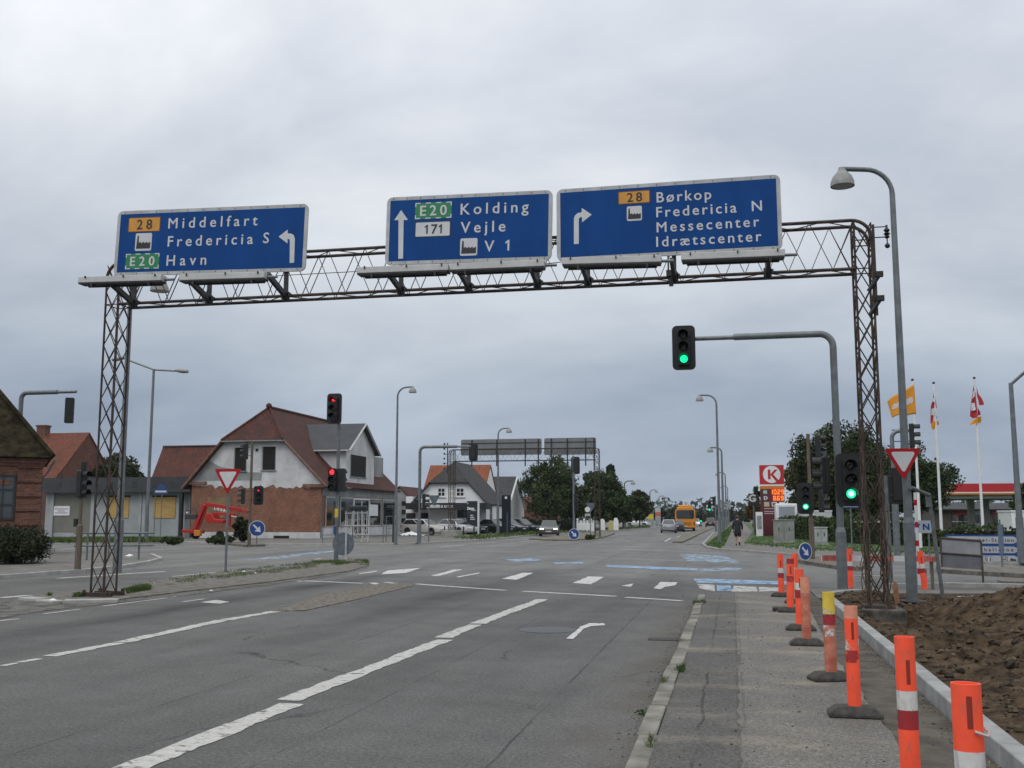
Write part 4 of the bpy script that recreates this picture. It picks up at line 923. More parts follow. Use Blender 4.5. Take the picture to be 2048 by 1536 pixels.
signal('timber signal pole with a green light on the cobbled refuge', b, HZ(b, 868), [(1636, 893, D(85), False, None, 1.0), (1610, 997, 0, True, (2, LGB), 1.05), (1643, 1000, D(80), False, None, 1.05)], (0.10, 0.07), 1.5, m=MC['weathered_timber'])
b = G(1780, 1164)
signal('short grey pole with a signal back beside the near tower', b, HZ(b, 951), [(1796, 972, D(180), True, None, 0.85)], (0.085, 0.075), 1.3, m=STEELD)
b = G(1795, 1111, 0.08)
signal('distant cross street signal with visors in profile behind the lamp post', b, HZ(b, 862), [(1824, 871, D(82), False, None, 1.15)], (0.14, 0.09), 2.2, (PY(1822, 862, b.y).x, b.y, 0))
b = PY(1432, 1062, 125); b.z = 0
signal('far right signal pole with a green light over the pavement', b, HZ(b, 992), [(1419, 1013, 0, False, (2, LG), 1.25), (1427, 1003, D(-80), False, None, 1.25)], (0.12, 0.10), 1.2)
b = PY(1402, 1049, 190); b.z = 0
signal('most distant green signal beside the yellow bus', b, HZ(b, 1015), [(1402, 1037, 0, False, (2, LG), 1.6), (1402, 1023, D(180), True, None, 1.2)], (0.12, 0.10), 1.2)

# ---------------------------------------------------------------- street lamps
LAMPGREY = mat('lamp_head_grey', (0.25, 0.25, 0.245), 0.5, var=0.15, scale=8)
def bell_lamp(label, base, ztop, d, length, s=1.0, r0=0.085, r1=0.05, R=0.6, cat='street lamp', group='grey bell-head street lamps', m=STEEL):
    b = Vector(base); t = T('street_lamp', label, cat, b, 0, group); u = Vector((d[0], d[1], 0)).normalized(); H = ztop - b.z
    mb = MB().tube([(0, 0, 0), (0, 0, 1.6)], r0 * 1.25, 12); mb.lathe([(r0 * 1.25, 1.6), (r0, 1.7)], seg=12)
    pts = [Vector((0, 0, 1.6)), Vector((0, 0, H - R))] + [u * (R - R * math.cos(a)) + Vector((0, 0, H - R + R * math.sin(a))) for a in [math.pi / 2 * i / 8 for i in range(1, 9)]] + [u * length + Vector((0, 0, H + 0.02))]
    n = len(pts); mb.tube(pts, [r0, r1 * 1.1] + [r1] * (n - 2), 12); mb.build('pole', m, t)
    c = u * (length + 0.05 * s)
    hd = MB().lathe([(0.001, 0.05), (0.07, 0.05), (0.09, -0.02), (0.12, -0.06), (0.20, -0.15), (0.245, -0.27), (0.25, -0.36), (0.235, -0.36), (0.22, -0.28)], (0, 0, 0), 20)
    hd.xf(Matrix.Translation((c.x, c.y, H)) @ Matrix.Scale(s, 4)).build('lamp_shade', LAMPGREY, t)
    MB().lathe([(0.225, -0.345), (0.12, -0.375), (0.001, -0.385)], (0, 0, 0), 16).xf(Matrix.Translation((c.x, c.y, H)) @ Matrix.Scale(s, 4)).build('diffuser', mat('lamp_diffuser', (0.30, 0.29, 0.27), 0.3), t)
    return t
b = G(1825, 1205)
bell_lamp('tall bell-head street lamp beside the dug earth, carrying a yield sign', b, HZ(b, 338), (-1, -0.15), 0.98, 1.0, 0.088, 0.052, 0.55)
MB().lathe([(0.14, 0.02), (0.26, 0.015), (0.27, 0.0)], (b.x, b.y, 0.03), 14).build('lamp_base_plate', BRACKET, bpy.data.objects['street_lamp'], (-b.x, -b.y, 0))
b = G(234, 1145, 0.0); bell_lamp('bell-head street lamp standing right behind the left lattice tower', b, HZ(b, 566), (1, -0.3), 1.25, 1.15, 0.11, 0.065)
b = G(791, 1087, 0.08); bell_lamp('bell-head street lamp before the corner house shop front', b, HZ(b, 775), (1, 0), 0.95, 1.0, 0.09, 0.055)
b = PY(996, 1068, 95); b.z = 0.1; bell_lamp('bell-head street lamp rising behind the far sign back', b, HZ(b, 857), (1, 0), 1.0, 1.15, 0.11, 0.065)
b = G(1440, 1086, 0.12); bell_lamp('bell-head street lamp on the right verge, arm over the road', b, HZ(b, 790), (-1, 0), 1.0, 1.0, 0.09, 0.055)
for px, top, y, sgn, w in ((1250, 962, 165, 1, 'fifth'), (1301, 980, 225, 1, 'sixth'), (1319, 992, 290, 1, 'seventh'), (1336, 1001, 370, 1, 'eighth'), (1351, 1008, 460, 1, 'farthest')):
    b = PY(px, 1050, y); b.z = 0; bell_lamp('distant %s lamp along the left side of the road' % w, b, HZ(b, top), (1, 0), 1.3, 1.6, 0.16, 0.10, group='distant street lamps, left side')
for px, top, y, w in ((1447, 895, 118, 'second'), (1453, 945, 172, 'third'), (1457, 972, 235, 'fourth')):
    b = PY(px, 1050, y); b.z = 0; bell_lamp('%s lamp in the receding row over the right verge' % w, b, HZ(b, top), (-1, 0), 1.2, 1.4, 0.15, 0.09, group='receding street lamps, right side')
# lamps with bent arms
def bent_lamp(label, base, zj, arms, r0=0.10, r1=0.055, hs=1.0):
    b = Vector(base); t = T('street_lamp', label, 'street lamp', b)
    H = zj - b.z; mb = MB().tube([(0, 0, 0), (0, 0, 1.6)], r0 * 1.2, 10).tube([(0, 0, 1.6), (0, 0, H)], [r0, r1], 10)
    for e in arms: mb.tube([(0, 0, H - 0.05), Vector(e) - b], r1 * 0.75, 8)
    mb.build('pole', STEEL, t)
    for e in arms:
        q = Vector(e) - b; u = Vector((q.x, q.y, 0)).normalized(); ang = math.atan2(u.y, u.x)
        h = MB().lathe([(0.001, -0.30), (0.07, -0.28), (0.13, -0.1), (0.15, 0.15), (0.11, 0.34), (0.001, 0.38)], (0, 0, 0), 12, 'X')
        h.xf(Matrix.Translation(q + u * 0.25 * hs) @ Matrix.Rotation(ang, 4, 'Z') @ Matrix.Rotation(0.12, 4, 'Y') @ Matrix.Diagonal((hs, hs, hs * 0.7, 1))).build('lamp_head', LAMPGREY, t)
    return t
b = PY(293, 1060, 64); b.z = 0.1
bent_lamp('two-armed street lamp between the annex windows', b, HZ(b, 738), (PY(352, 742, 64), PY(248, 717, 64)), 0.115, 0.085, 1.5)
b = PY(2044, 1122, 40); b.z = 0.1
bent_lamp('bent-arm street lamp at the right edge near the arrow signs', b, HZ(b, 766), (PY(2052, 742, 39.8),), 0.11, 0.075, 1.0)

# ---------------------------------------------------------------- small road signs
def triangle(r, s, mface, face=True, z=0, x=0, y=0, rot=0.0, m=SIGNWHITE):
    h = s * math.sqrt(3) / 2
    def tri(k, c0, c1, name, mm):
        P = []
        for ax, az in ((0, -2 * h / 3), (s / 2, h / 3), (-s / 2, h / 3)):
            vx, vz = ax * k, az * k; d = Vector((vx, vz)).normalized(); q = Vector((vx, vz)) - d * 0.05
            for a in (-50, -25, 0, 25, 50):
                ca, sa = math.cos(D(a)), math.sin(D(a)); P.append((q.x + 0.04 * (d.x * ca - d.y * sa), q.y + 0.04 * (d.x * sa + d.y * ca)))
        return MB().prism(P, c0, c1, stand(0, 0, 0)).xf(Matrix.Translation((x, y, z)) @ Matrix.Rotation(rot, 4, 'Z')).build(name, mm, r)
    tri(1.0, 0.0, 0.012, 'sign_plate', mface)
    if face: tri(0.66, 0.012, 0.015, 'sign_centre', m)
def post(r, h, rad=0.03, m=STEEL, y=0.03): return MB().tube([(0, y, 0), (0, y, h)], rad, 8).build('post', m, r)
b = G(450, 1143, 0.03); t = T('yield_sign', 'red-bordered yield triangle on a thin post on the weedy median', 'road sign', b)
post(t, HZ(b, 938) - b.z, 0.04); triangle(t, 0.88 * 1.0, SIGNRED, z=HZ(b, 955) - b.z, y=-0.03)
b = G(1825, 1205); yy = b.y - 0.13
q = PY(1806, 918, yy); t = T('yield_sign', 'red-bordered yield triangle clamped to the tall lamp post', 'road sign', (q.x, yy, q.z), D(8))
triangle(t, 0.70, SIGNRED); MB().box((0.1, 0.05, 0.02), (0.2, 0.08, 0.05)).build('clamp', BRACKET, t)
def arrow_disc(label, base, py_top, py_bot, squeeze=1.0, posth=True, rot=0.0):
    b = Vector(base); za, zb_ = HZ(b, py_top), HZ(b, py_bot); R = (za - zb_) / 2; zc = (za + zb_) / 2 - b.z
    t = T('keep_right_sign', label, 'road sign', b, rot, 'round blue arrow signs')
    post(t, zc, 0.035)
    MB().lathe([(0.001, -0.012), (R, -0.012), (R, 0.0), (0.001, 0.0)], (0, 0, zc), 32, 'Y').build('sign_rim', SIGNWHITE, t)
    MB().lathe([(0.001, -0.0145), (R * 0.92, -0.0145), (R * 0.92, -0.012)], (0, 0, zc), 32, 'Y').build('sign_face', mat('keep_right_blue', (0.008, 0.05, 0.21), 0.45), t)
    MB().prism(arrow2(0, zc, R * 0.72, D(-135)), 0.0145, 0.017, stand()).build('arrow', SIGNWHITE, t)
    return t
arrow_disc('round blue arrow sign beside the timber pole before the brick gable', G(513, 1091, 0.13), 1041, 1073, rot=D(28))
arrow_disc('round blue arrow sign low on the far island', G(1148, 1080, 0.1), 1057, 1079.5)
arrow_disc('round blue arrow sign on the right cobbled refuge', G(1611, 1123, 0.12), 1085, 1121, rot=D(40))
b = G(692, 1119, 0.03); t = T('round_sign_back', 'round grey sign back with bare pole on the weedy median', 'road sign', b)
post(t, HZ(b, 1066) - b.z, 0.045, SIGNBORDER, -0.03); MB().lathe([(0.001, 0), (0.46, 0), (0.46, 0.012), (0.001, 0.012)], (-0.13, 0, HZ(b, 1088) - b.z), 28, 'Y').build('sign_plate', mat('bluegrey_sign_back', (0.10, 0.125, 0.15), 0.55, var=0.2, scale=4), t)
for px, base, lab, sc in ((868, G(857, 1084, 0.08), 'grey triangular sign back beside the far mast arm pole', 0.8), (1182, PY(1181, 1072, 88), 'grey triangular sign back over a round plate on the far island', 0.88)):
    b = Vector(base); b.z = 0.08; t = T('triangle_sign_back', lab, 'road sign', b)
    q = PY(px, 998 if px < 900 else 1012, b.y); post(t, q.z - b.z, 0.04)
    triangle(t, sc, mat('bluegrey_sign_back', (0.1, 0.1, 0.1)), False, z=q.z - b.z, x=q.x - b.x)
    if px > 900:
        q = PY(1175, 1019, b.y); MB().lathe([(0.001, -0.02), (0.23, -0.02), (0.23, 0)], (q.x - b.x, 0, q.z - b.z), 20, 'Y').build('round_plate', WHITE, t)
        MB().box((q.x - b.x, 0, q.z - b.z - 0.45), (0.45, 0.02, 0.2)).build('small_plate', SIGNBORDER, t)
# street name signs
def name_sign(label, base, pyc, wpx, hpx, posts=(0,), words='', topper=False):
    b = Vector(base); t = T('street_name_sign', label, 'street sign', b); z = HZ(b, pyc) - b.z; w = wpx / F * b.y; h = hpx / F * b.y
    for x in posts: MB().tube([(x, 0.03, 0), (x, 0.03, z + h / 2)], 0.03, 6).build('post', STEEL, t)
    MB().box((0, 0, z), (w, 0.02, h)).build('sign_plate', mat('street_sign_blue', (0.02, 0.06, 0.20), 0.5), t)
    if topper: MB().lathe([(0.001, -0.012), (0.3, -0.012), (0.3, 0.0)], (0.0, 0.0, z + h / 2 + 0.05), 16, 'Y').build('round_plate', mat('street_sign_blue', (0, 0, 0)), t)
    lt = MB(); lt.box((0, -0.014, z), (w * .8, .004, h * .35)); lt.build('lettering', SIGNWHITE, t)
    return t
name_sign('blue street name sign on twin posts before the boarded annex', PY(318, 1072, 66), 983, 34, 11, (-0.42, 0.08), topper=True)
name_sign('small blue street name sign behind the near mast pole', PY(1705, 1108, 46), 1012, 32, 8)

# direction arrows, the grey board and the leaning frame on the right
b = PY(1985, 1130, 42.0); b.z = 0.1
t = T('direction_board', 'white arrow direction signs with blue edging behind the grey board', 'road sign', b); A = lambda px, py: (PY(px, py, 42.0) - b)
p0, p1 = A(1893, 1130), A(2046, 1070)
MB().box(((p0.x + p1.x) / 2, 0, (p0.z + p1.z) / 2), (p1.x - p0.x, 0.04, p1.z - p0.z)).build('back_plate', mat('keep_right_blue', (0, 0, 0)), t)
for x in (p0.x + 0.25, p1.x - 0.25): MB().tube([(x, 0.06, 0), (x, 0.06, p1.z)], 0.04, 8).build('post', STEELD, t)
lt = MB(); U = stand(0, -0.02, 0)
for i, (ya, yb) in enumerate(((1073, 1087), (1093, 1106), (1111, 1126))):
    za, zb_ = A(1985, ya).z, A(1985, yb).z; xa, xb = A(1895, 1080).x, A(2026, 1080).x; tip = A(2043, 1080).x
    MB().prism([(xa, zb_), (xb, zb_), (tip, (za + zb_) / 2), (xb, za), (xa, za)], 0.0, 0.012, U).build('arrow_plate', mat('dull_sign_white', (0.38, 0.395, 0.42), 0.55, var=0.12, scale=3), t)
    cap = (za - zb_) * 0.5; zc = (za + zb_) / 2 - cap / 2
    if i == 0: text_into(lt, 'Messecenter-Stadion', xa + 0.1, zc, A(2035, 1080).x - xa - 0.25, cap, U, 0.016, 0.01)
    if i == 1: text_into(lt, 'Messehallerne', A(1925, 1100).x, zc, A(2026, 1100).x - A(1925, 1100).x, cap * 1.1, U, 0.016, 0.01)
    if i == 2:
        for px in (1958, 1977, 2008, 2026):
            x = A(px, 1118).x; s = (za - zb_) * 0.42
            if px != 2026:
                o = rrect(x - s, x + s, (za + zb_) / 2 - s, (za + zb_) / 2 + s, 0.03); lt.prism(o, 0.0125, 0.0145, U); 
                wp = MB().prism(rrect(x - s * 0.86, x + s * 0.86, (za + zb_) / 2 - s * 0.86, (za + zb_) / 2 + s * 0.86, 0.02), 0.0145, 0.0165, U).build('symbol_plate', SIGNWHITE, t)
            zc2 = (za + zb_) / 2
            if px == 1977:
                for d in (-0.06, 0.05): lt.prism([(x + d - 0.02, zc2 - s * .6), (x + d + 0.02, zc2 - s * .6), (x + d + 0.02, zc2 + s * .6), (x + d - 0.02, zc2 + s * .6)], 0.0165, 0.018, U)
            elif px == 2008:
                for dx in (-0.055, 0.055):
                    for dz in (-0.05, 0.05): lt.lathe([(0.025, -0.0385), (0.045, -0.0385)], (x + dx, 0, zc2 + dz), 10, 'Y')
                lt.prism([(x - .05, zc2 - .012), (x + .05, zc2 - .012), (x + .05, zc2 + .012), (x - .05, zc2 + .012)], 0.0165, 0.018, U)
            else:
                lt.prism([(x - .10, zc2 - .05), (x + .10, zc2 - .05), (x + .10, zc2), (x + .02, zc2 + .01), (x - .10, zc2 + .05)], 0.0165, 0.018, U)
lt.build('lettering', SIGNBLACK, t)

yb = 27.5; b = PY(1925, 1185, yb); b.z = 0.02
t = T('grey_board', 'two-tone grey sign back on legs leaning beside the soil heap', 'sign board', b); A = lambda px, py: (PY(px, py, yb) - b)
fr = [A(1881, 1077), A(1962, 1083), A(1966, 1140), A(1884, 1134)]; U = stand()
pl = lambda q: [(p.x, p.z) for p in q]
def mid(a, c, f): return a + (c - a) * f
MB().prism(pl([fr[3], fr[2], mid(fr[1], fr[2], .5), mid(fr[0], fr[3], .5)]), -0.02, 0.0, U).build('lower_panel', mat('dark_sign_back', (0.13, 0.135, 0.15), 0.6, var=0.15, scale=3), t)
MB().prism(pl([mid(fr[0], fr[3], .5), mid(fr[1], fr[2], .5), fr[1], fr[0]]), -0.02, 0.004, U).build('upper_panel', mat('light_sign_back', (0.25, 0.255, 0.27), 0.55, var=0.15, scale=3), t)
mb = MB(); mb.tube([fr[0] + Vector((0, -.01, .02)), fr[1] + Vector((0, -.01, .02))], 0.03, 6); mb.tube([fr[1], A(1967, 1176)], 0.028, 6); mb.tube([mid(fr[0], fr[3], .5) + Vector((0, -.02, 0)), mid(fr[1], fr[2], .5) + Vector((0, -.02, 0))], 0.022, 5); mb.tube([fr[0], fr[3]], 0.025, 6)
mb.build('frame', mat('dirty_brown_steel', (0.07, 0.06, 0.05), 0.8, var=0.3, scale=5), t)
yb = 23.6; b = PY(1886, 1195, yb); b.z = 0.0
t = T('leaning_tube', 'bent grey tube frame leaning from the lamp post to the soil', 'tube frame', b)
MB().tube([PY(1822, 975, 22.1) - b, PY(1858, 990, yb) - b, PY(1870, 1080, yb) - b, Vector((0, 0, -0.02))], 0.042, 8).build('tube', STEELD, t)
MB().box(PY(1857, 1000, yb) - b, (0.10, 0.10, 0.3)).build('clamp', STEEL, t)
yb = 33.0; b = PY(1850, 1120, yb); b.z = 0.05
t = T('small_name_board', 'small grey plate with blue letters behind the lamp post', 'road sign', b)
p0, p1 = PY(1813, 1066, yb) - b, PY(1862, 1041, yb) - b; zc = (p0.z + p1.z) / 2
MB().prism(rrect(p0.x, p1.x, p0.z, p1.z, 0.04), 0.0, 0.02, stand()).build('sign_plate', mat('pale_grey_plate', (0.30, 0.32, 0.36), 0.5), t)
for x in (p0.x + 0.1, p1.x - 0.08): MB().tube([(x, 0.03, 0), (x, 0.03, p1.z)], 0.03, 6).build('post', STEELD, t)
lt = MB(); text_into(lt, 'W', (PY(1820, 1054, yb) - b).x, zc - 0.09, 0, 0.18, stand(), 0.024, 0.02); text_into(lt, 'N', (PY(1846, 1054, yb) - b).x, zc - 0.09, 0, 0.18, stand(), 0.024, 0.02); lt.build('lettering', SIGNBLUE, t)
yb = 28.0; b = PY(1839, 1165, yb); b.z = 0.0
t = T('banded_post', 'thin white post with red bands behind the leaning marker', 'post', b); H = HZ(b, 985)
MB().tube([(0, 0, 0), (0, 0, H)], 0.038, 8).build('post', SIGNWHITE, t)
mb = MB()
for f in (0.12, 0.42, 0.62, 0.86): mb.tube([(0, 0, H * f), (0, 0, H * f + 0.14)], 0.041, 8)
mb.build('band', SIGNRED, t)
# barrier plank
yb = 26.4; a, e = PY(1642, 1116, yb), PY(1874, 1118, yb); b = Vector((a.x, yb, 0.0))
t = T('barrier_plank', 'low red and white striped barrier plank behind the near tower', 'barrier', b); L0 = e.x - a.x
MB().box((L0 / 2, 0, a.z), (L0, 0.03, 0.13)).build('plank', SIGNWHITE, t)
mb = MB()
for f in (0.0, 0.42, 0.78): mb.box((L0 * f + L0 * 0.11, -0.002, a.z), (L0 * 0.20, 0.034, 0.134))
mb.build('red_band', mat('faded_red', (0.40, 0.10, 0.085), 0.6, var=0.3, scale=6), t)
for x in (0.45, L0 - 0.12): MB().box((x, 0.04, a.z / 2), (0.07, 0.05, a.z + 0.06)).build('leg', MC['weathered_timber'], t)
yb = 38.5; b = PY(2007, 1165, yb); b.z = 0.02
t = T('narrow_sign', 'narrow blue-grey sign plate on a thin post before the arrow signs', 'road sign', b); H = HZ(b, 1040)
MB().tube([(0, 0.03, 0), (0, 0.03, H)], 0.03, 6).build('post', STEEL, t); MB().box((0, 0, HZ(b, 1080)), (.16, .03, 1.0)).build('sign_plate', mat('bluegrey_plate', (0.10, 0.14, 0.20), 0.5, var=0.15, scale=5), t)
# dry climbing stems on the near right tower
rnd = random.Random(12); b = Vector((RB - 0.155, YF + 0.2, 0.02)); t = T('climbing_stems', 'dry brown climber stems tangled up the near right tower', 'climbing plant', b); mb = MB()
for k in range(16):
    sx, sy = rnd.choice((-.17, .17)), rnd.choice((-.25, .25)); top = rnd.uniform(.9, 3.4); pts = []
    for i in range(10): f = i / 9; pts.append((sx + .06 * math.sin(f * 9 + k) + rnd.gauss(0, .012), sy + .06 * math.cos(f * 8 + k), f * top))
    mb.tube(pts, [.011 * (1 - .6 * i / 9) for i in range(10)], 5)
mb.build('stems', mat('dry_stems', (0.10, 0.072, 0.048), 0.9, var=0.35, scale=9), t); lv = MB()
for k in range(260): leaf_ = Vector((rnd.choice((-.17, .17)) + rnd.gauss(0, .07), rnd.gauss(0, .22), rnd.random() ** 1.2 * 3.1)); u = Vector((rnd.gauss(0, 1), rnd.gauss(0, 1), rnd.gauss(0, 1))).normalized() * .022; w_ = u.orthogonal() * .5; lv.add([leaf_ - u, leaf_ + w_, leaf_ + u, leaf_ - w_], [(0, 1, 2, 3)])
lv.build('leaves', leaf_mat('leaf_dry', (0.03, 0.03, 0.012), (0.08, 0.06, 0.03)), t)
# wooden stakes
for px, py, pt, lean, lab in ((1795, 1208, 1168, -0.08, 'short orange-tinted timber stake in the soil before the near tower'), (1850, 1178, 1140, 0.02, 'dark timber stake beside the leaning orange marker')):
    b = G(px, py); t = MB().prism([(-.045, 0), (.045, 0), (.045, HZ(b, pt)), (0, HZ(b, pt) + .05), (-.045, HZ(b, pt))], -0.02, 0.02, stand()).build('timber_stake', mat('raw_timber', (0.30, 0.14, 0.075), 0.85, var=0.3, scale=6) if px < 1800 else MC['weathered_timber']); t.location = b; t.rotation_euler = (0, lean, 0); tag(t, lab, 'stake')

# ---------------------------------------------------------------- orange marker posts
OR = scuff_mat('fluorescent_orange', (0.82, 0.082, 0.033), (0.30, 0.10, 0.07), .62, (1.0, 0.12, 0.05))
ORF = mat('faded_orange', (0.50, 0.13, 0.075), 0.6, var=0.25, scale=7, col2=(0.60, 0.22, 0.15))
YEL = mat('faded_yellow', (0.68, 0.50, 0.06), 0.5, var=0.12, scale=5)
PALE = mat('bleached_orange', (0.66, 0.27, 0.17), 0.55, var=0.2, scale=6)
BW = scuff_mat('reflective_white', (0.60, 0.59, 0.57), (0.22, 0.20, 0.18), .6); BR = scuff_mat('reflective_red', (0.34, 0.022, 0.028), (0.14, 0.06, 0.055), .6)
PEEL = mat('peeling_white', (0.60, 0.57, 0.55), 0.5, alpha_noise=(14, 0.52, 0.03)); PEELR = mat('peeling_red', (0.36, 0.03, 0.03), 0.5, alpha_noise=(10, 0.5, 0.03))
def oval(a, b_, n=20): return [(a * math.cos(2 * math.pi * k / n), b_ * math.sin(2 * math.pi * k / n)) for k in range(n)]
def marker(label, base, H, body=OR, bands=(), rz=0.0, lean=0.0, foot=True, w=0.076, top=None, slot=True):
    """hollow oval plastic post with a slotted grip, reflective bands and a rubber foot"""
    b = Vector(base); t = T('marker_post', label, 'marker post', b, rz, 'orange marker posts along the works'); t.rotation_euler = (0, lean, rz)
    z0 = 0.05
    def shell(za, zb_, k=1.0, name='post', m=body, inner=False):
        O = oval(w * k, 0.052 * k); mb = MB(); n = len(O)
        mb.add([(x, y, za) for x, y in O] + [(x, y, zb_) for x, y in O], [(i, (i + 1) % n, n + (i + 1) % n, n + i) for i in range(n)], True)
        if inner:
            I = oval(w * 0.88, 0.040); mb.add([(x, y, zb_) for x, y in O] + [(x, y, zb_) for x, y in I] + [(x, y, zb_ - 0.35) for x, y in I],
                [(i, (i + 1) % n, n + (i + 1) % n, n + i) for i in range(n)] + [(n + i, n + (i + 1) % n, 2 * n + (i + 1) % n, 2 * n + i) for i in range(n)])
        return mb.build(name, m, t, angle=60)
    if top: shell(z0, H - top[0], inner=True); shell(H - top[0], H, 1.004, 'cap_section', top[1], True)
    else: shell(z0, H, inner=True)
    if slot:
        s = MB(); zz = H - (0.20 if slot is True else slot)
        for k in range(5):
            a0 = 2 * math.pi * (-0.27 + 0.012 * k); a1 = 2 * math.pi * (-0.27 + 0.012 * (k + 1)) 
            q = [((w + .001) * math.cos(a), 0.0532 * math.sin(a)) for a in (a0, a1)]
            s.add([(q[0][0], q[0][1], zz - 0.07), (q[1][0], q[1][1], zz - 0.07), (q[1][0], q[1][1], zz + 0.07), (q[0][0], q[0][1], zz + 0.07)], [(0, 1, 2, 3)])
        s.build('grip_slot', mat('slot_dark_orange', (0.25, 0.025, 0.015), 0.6), t)
    for za, zb_, m in bands: shell(H - za, H - zb_, 1.012, 'reflective_band', m)
    if foot:
        mb = MB(); wx, wy = 0.215, 0.12; k = 0.66
        mb.add([(-wx, -wy, 0), (wx, -wy, 0), (wx, wy, 0), (-wx, wy, 0), (-wx, -wy, .03), (wx, -wy, .03), (wx, wy, .03), (-wx, wy, .03), (-wx * k, -wy * k, .085), (wx * k, -wy * k, .085), (wx * k, wy * k, .085), (-wx * k, wy * k, .085)],
               [(0, 1, 5, 4), (1, 2, 6, 5), (2, 3, 7, 6), (3, 0, 4, 7), (4, 5, 9, 8), (5, 6, 10, 9), (6, 7, 11, 10), (7, 4, 8, 11), (8, 9, 10, 11), (3, 2, 1, 0)])
        mb.build('foot', RUBBER, t, bevel=0.008)
    return t
SB = ((0.39, 0.29, BW), (0.49, 0.39, BR))
zk = 0.066
def mk(label, px, pyb, pyt, **k):
    b = G(px, pyb, k.pop('z', zk)); return marker(label, b, HZ(b, pyt) - b.z, **k)
b1 = Vector((1.30, 5.05, 0.03)); q = PY(1931, 1366, b1.y); b1.x = q.x
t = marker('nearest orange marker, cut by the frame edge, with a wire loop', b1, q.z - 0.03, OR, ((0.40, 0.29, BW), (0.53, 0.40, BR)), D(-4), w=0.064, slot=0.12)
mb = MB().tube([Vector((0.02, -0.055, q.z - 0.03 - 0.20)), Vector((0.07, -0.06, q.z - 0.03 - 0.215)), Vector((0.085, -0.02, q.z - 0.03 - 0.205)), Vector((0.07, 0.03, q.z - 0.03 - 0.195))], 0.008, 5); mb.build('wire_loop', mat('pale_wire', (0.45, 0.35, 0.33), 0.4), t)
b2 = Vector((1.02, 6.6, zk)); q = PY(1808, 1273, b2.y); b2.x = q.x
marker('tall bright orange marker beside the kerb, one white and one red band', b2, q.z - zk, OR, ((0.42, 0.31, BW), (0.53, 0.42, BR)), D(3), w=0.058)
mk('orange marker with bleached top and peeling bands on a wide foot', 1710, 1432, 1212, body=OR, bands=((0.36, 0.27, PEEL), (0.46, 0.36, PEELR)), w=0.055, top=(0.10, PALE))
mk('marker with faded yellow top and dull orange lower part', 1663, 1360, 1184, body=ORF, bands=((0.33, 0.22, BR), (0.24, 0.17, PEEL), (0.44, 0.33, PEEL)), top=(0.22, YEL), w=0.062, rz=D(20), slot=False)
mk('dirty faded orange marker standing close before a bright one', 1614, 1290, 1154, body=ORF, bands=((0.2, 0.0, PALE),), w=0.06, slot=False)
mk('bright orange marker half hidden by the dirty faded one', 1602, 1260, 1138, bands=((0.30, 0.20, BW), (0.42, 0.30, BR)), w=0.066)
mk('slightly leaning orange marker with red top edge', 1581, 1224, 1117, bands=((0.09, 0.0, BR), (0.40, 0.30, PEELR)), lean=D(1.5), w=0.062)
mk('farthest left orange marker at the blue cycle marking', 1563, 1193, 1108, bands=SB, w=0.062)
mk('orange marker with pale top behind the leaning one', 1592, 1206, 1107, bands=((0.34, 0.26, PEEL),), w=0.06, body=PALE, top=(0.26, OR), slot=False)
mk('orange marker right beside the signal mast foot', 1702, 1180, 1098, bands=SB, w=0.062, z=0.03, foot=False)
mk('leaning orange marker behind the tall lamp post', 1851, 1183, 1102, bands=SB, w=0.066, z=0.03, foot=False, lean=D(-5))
mb = MB()
# the loose spare foot between the markers
b = G(1572, 1222, zk); o = MB().box((0, 0, 0.035), (0.46, 0.22, 0.07)).build('rubber_foot', RUBBER, None, b, bevel=0.02); tag(o, 'loose dark rubber foot lying between the far markers', 'rubber foot')

# ---------------------------------------------------------------- buildings
BRICK = brick_mat('red_brick', (0.20, 0.060, 0.036), (0.28, 0.100, 0.058), (0.20, 0.15, 0.11))
BRICKD = brick_mat('dark_red_brick', (0.12, 0.038, 0.025), (0.20, 0.068, 0.042), (0.11, 0.08, 0.062))
PLASTER = mat('white_plaster', (0.53, 0.535, 0.54), 0.85, var=0.16, scale=0.9, bump=0.15, bscale=14)
PLASTERG = mat('grey_plaster', (0.24, 0.25, 0.25), 0.85, var=0.2, scale=0.8, bump=0.15, bscale=12)
TILE_BROWN = tile_mat('brown_roof_tiles', (0.052, 0.0135, 0.0095), (0.085, 0.025, 0.017), (0.032, 0.016, 0.012), 0.5)
TILE_RED = tile_mat('red_roof_tiles', (0.115, 0.030, 0.017), (0.17, 0.050, 0.027), (0.065, 0.032, 0.018), 0.45)
TILE_MOSS = mat('mossy_roof_tiles', (0.018, 0.013, 0.009), 0.95, var=0.4, scale=3.0, col2=(0.040, 0.034, 0.017), bump=1.0, bscale=9, detail=9, spec=0.1)
SLATE = tile_mat('dark_slate', (0.038, 0.040, 0.044), (0.055, 0.057, 0.06), (0.03, 0.032, 0.03), 0.4)
SLATEBLACK = tile_mat('black_roof_tiles', (0.030, 0.031, 0.033), (0.045, 0.045, 0.047), (0.036, 0.036, 0.03), 0.4)
FELT = mat('dark_felt', (0.045, 0.048, 0.055), 0.8, var=0.15, scale=1.0)
TRIM = mat('pale_trim', (0.46, 0.46, 0.45), 0.6, var=0.12, scale=3)
PLY = mat('plywood', (0.46, 0.29, 0.10), 0.7, var=0.12, scale=1.5, stretch=(1, 1, 5))
DARKOPEN = mat('dark_opening', (0.010, 0.009, 0.008), 0.9)  # near-black colour stands for the shade inside openings
SHOPGLASS = mat('shop_glass', (0.018, 0.024, 0.024), 0.05, spec=0.9)
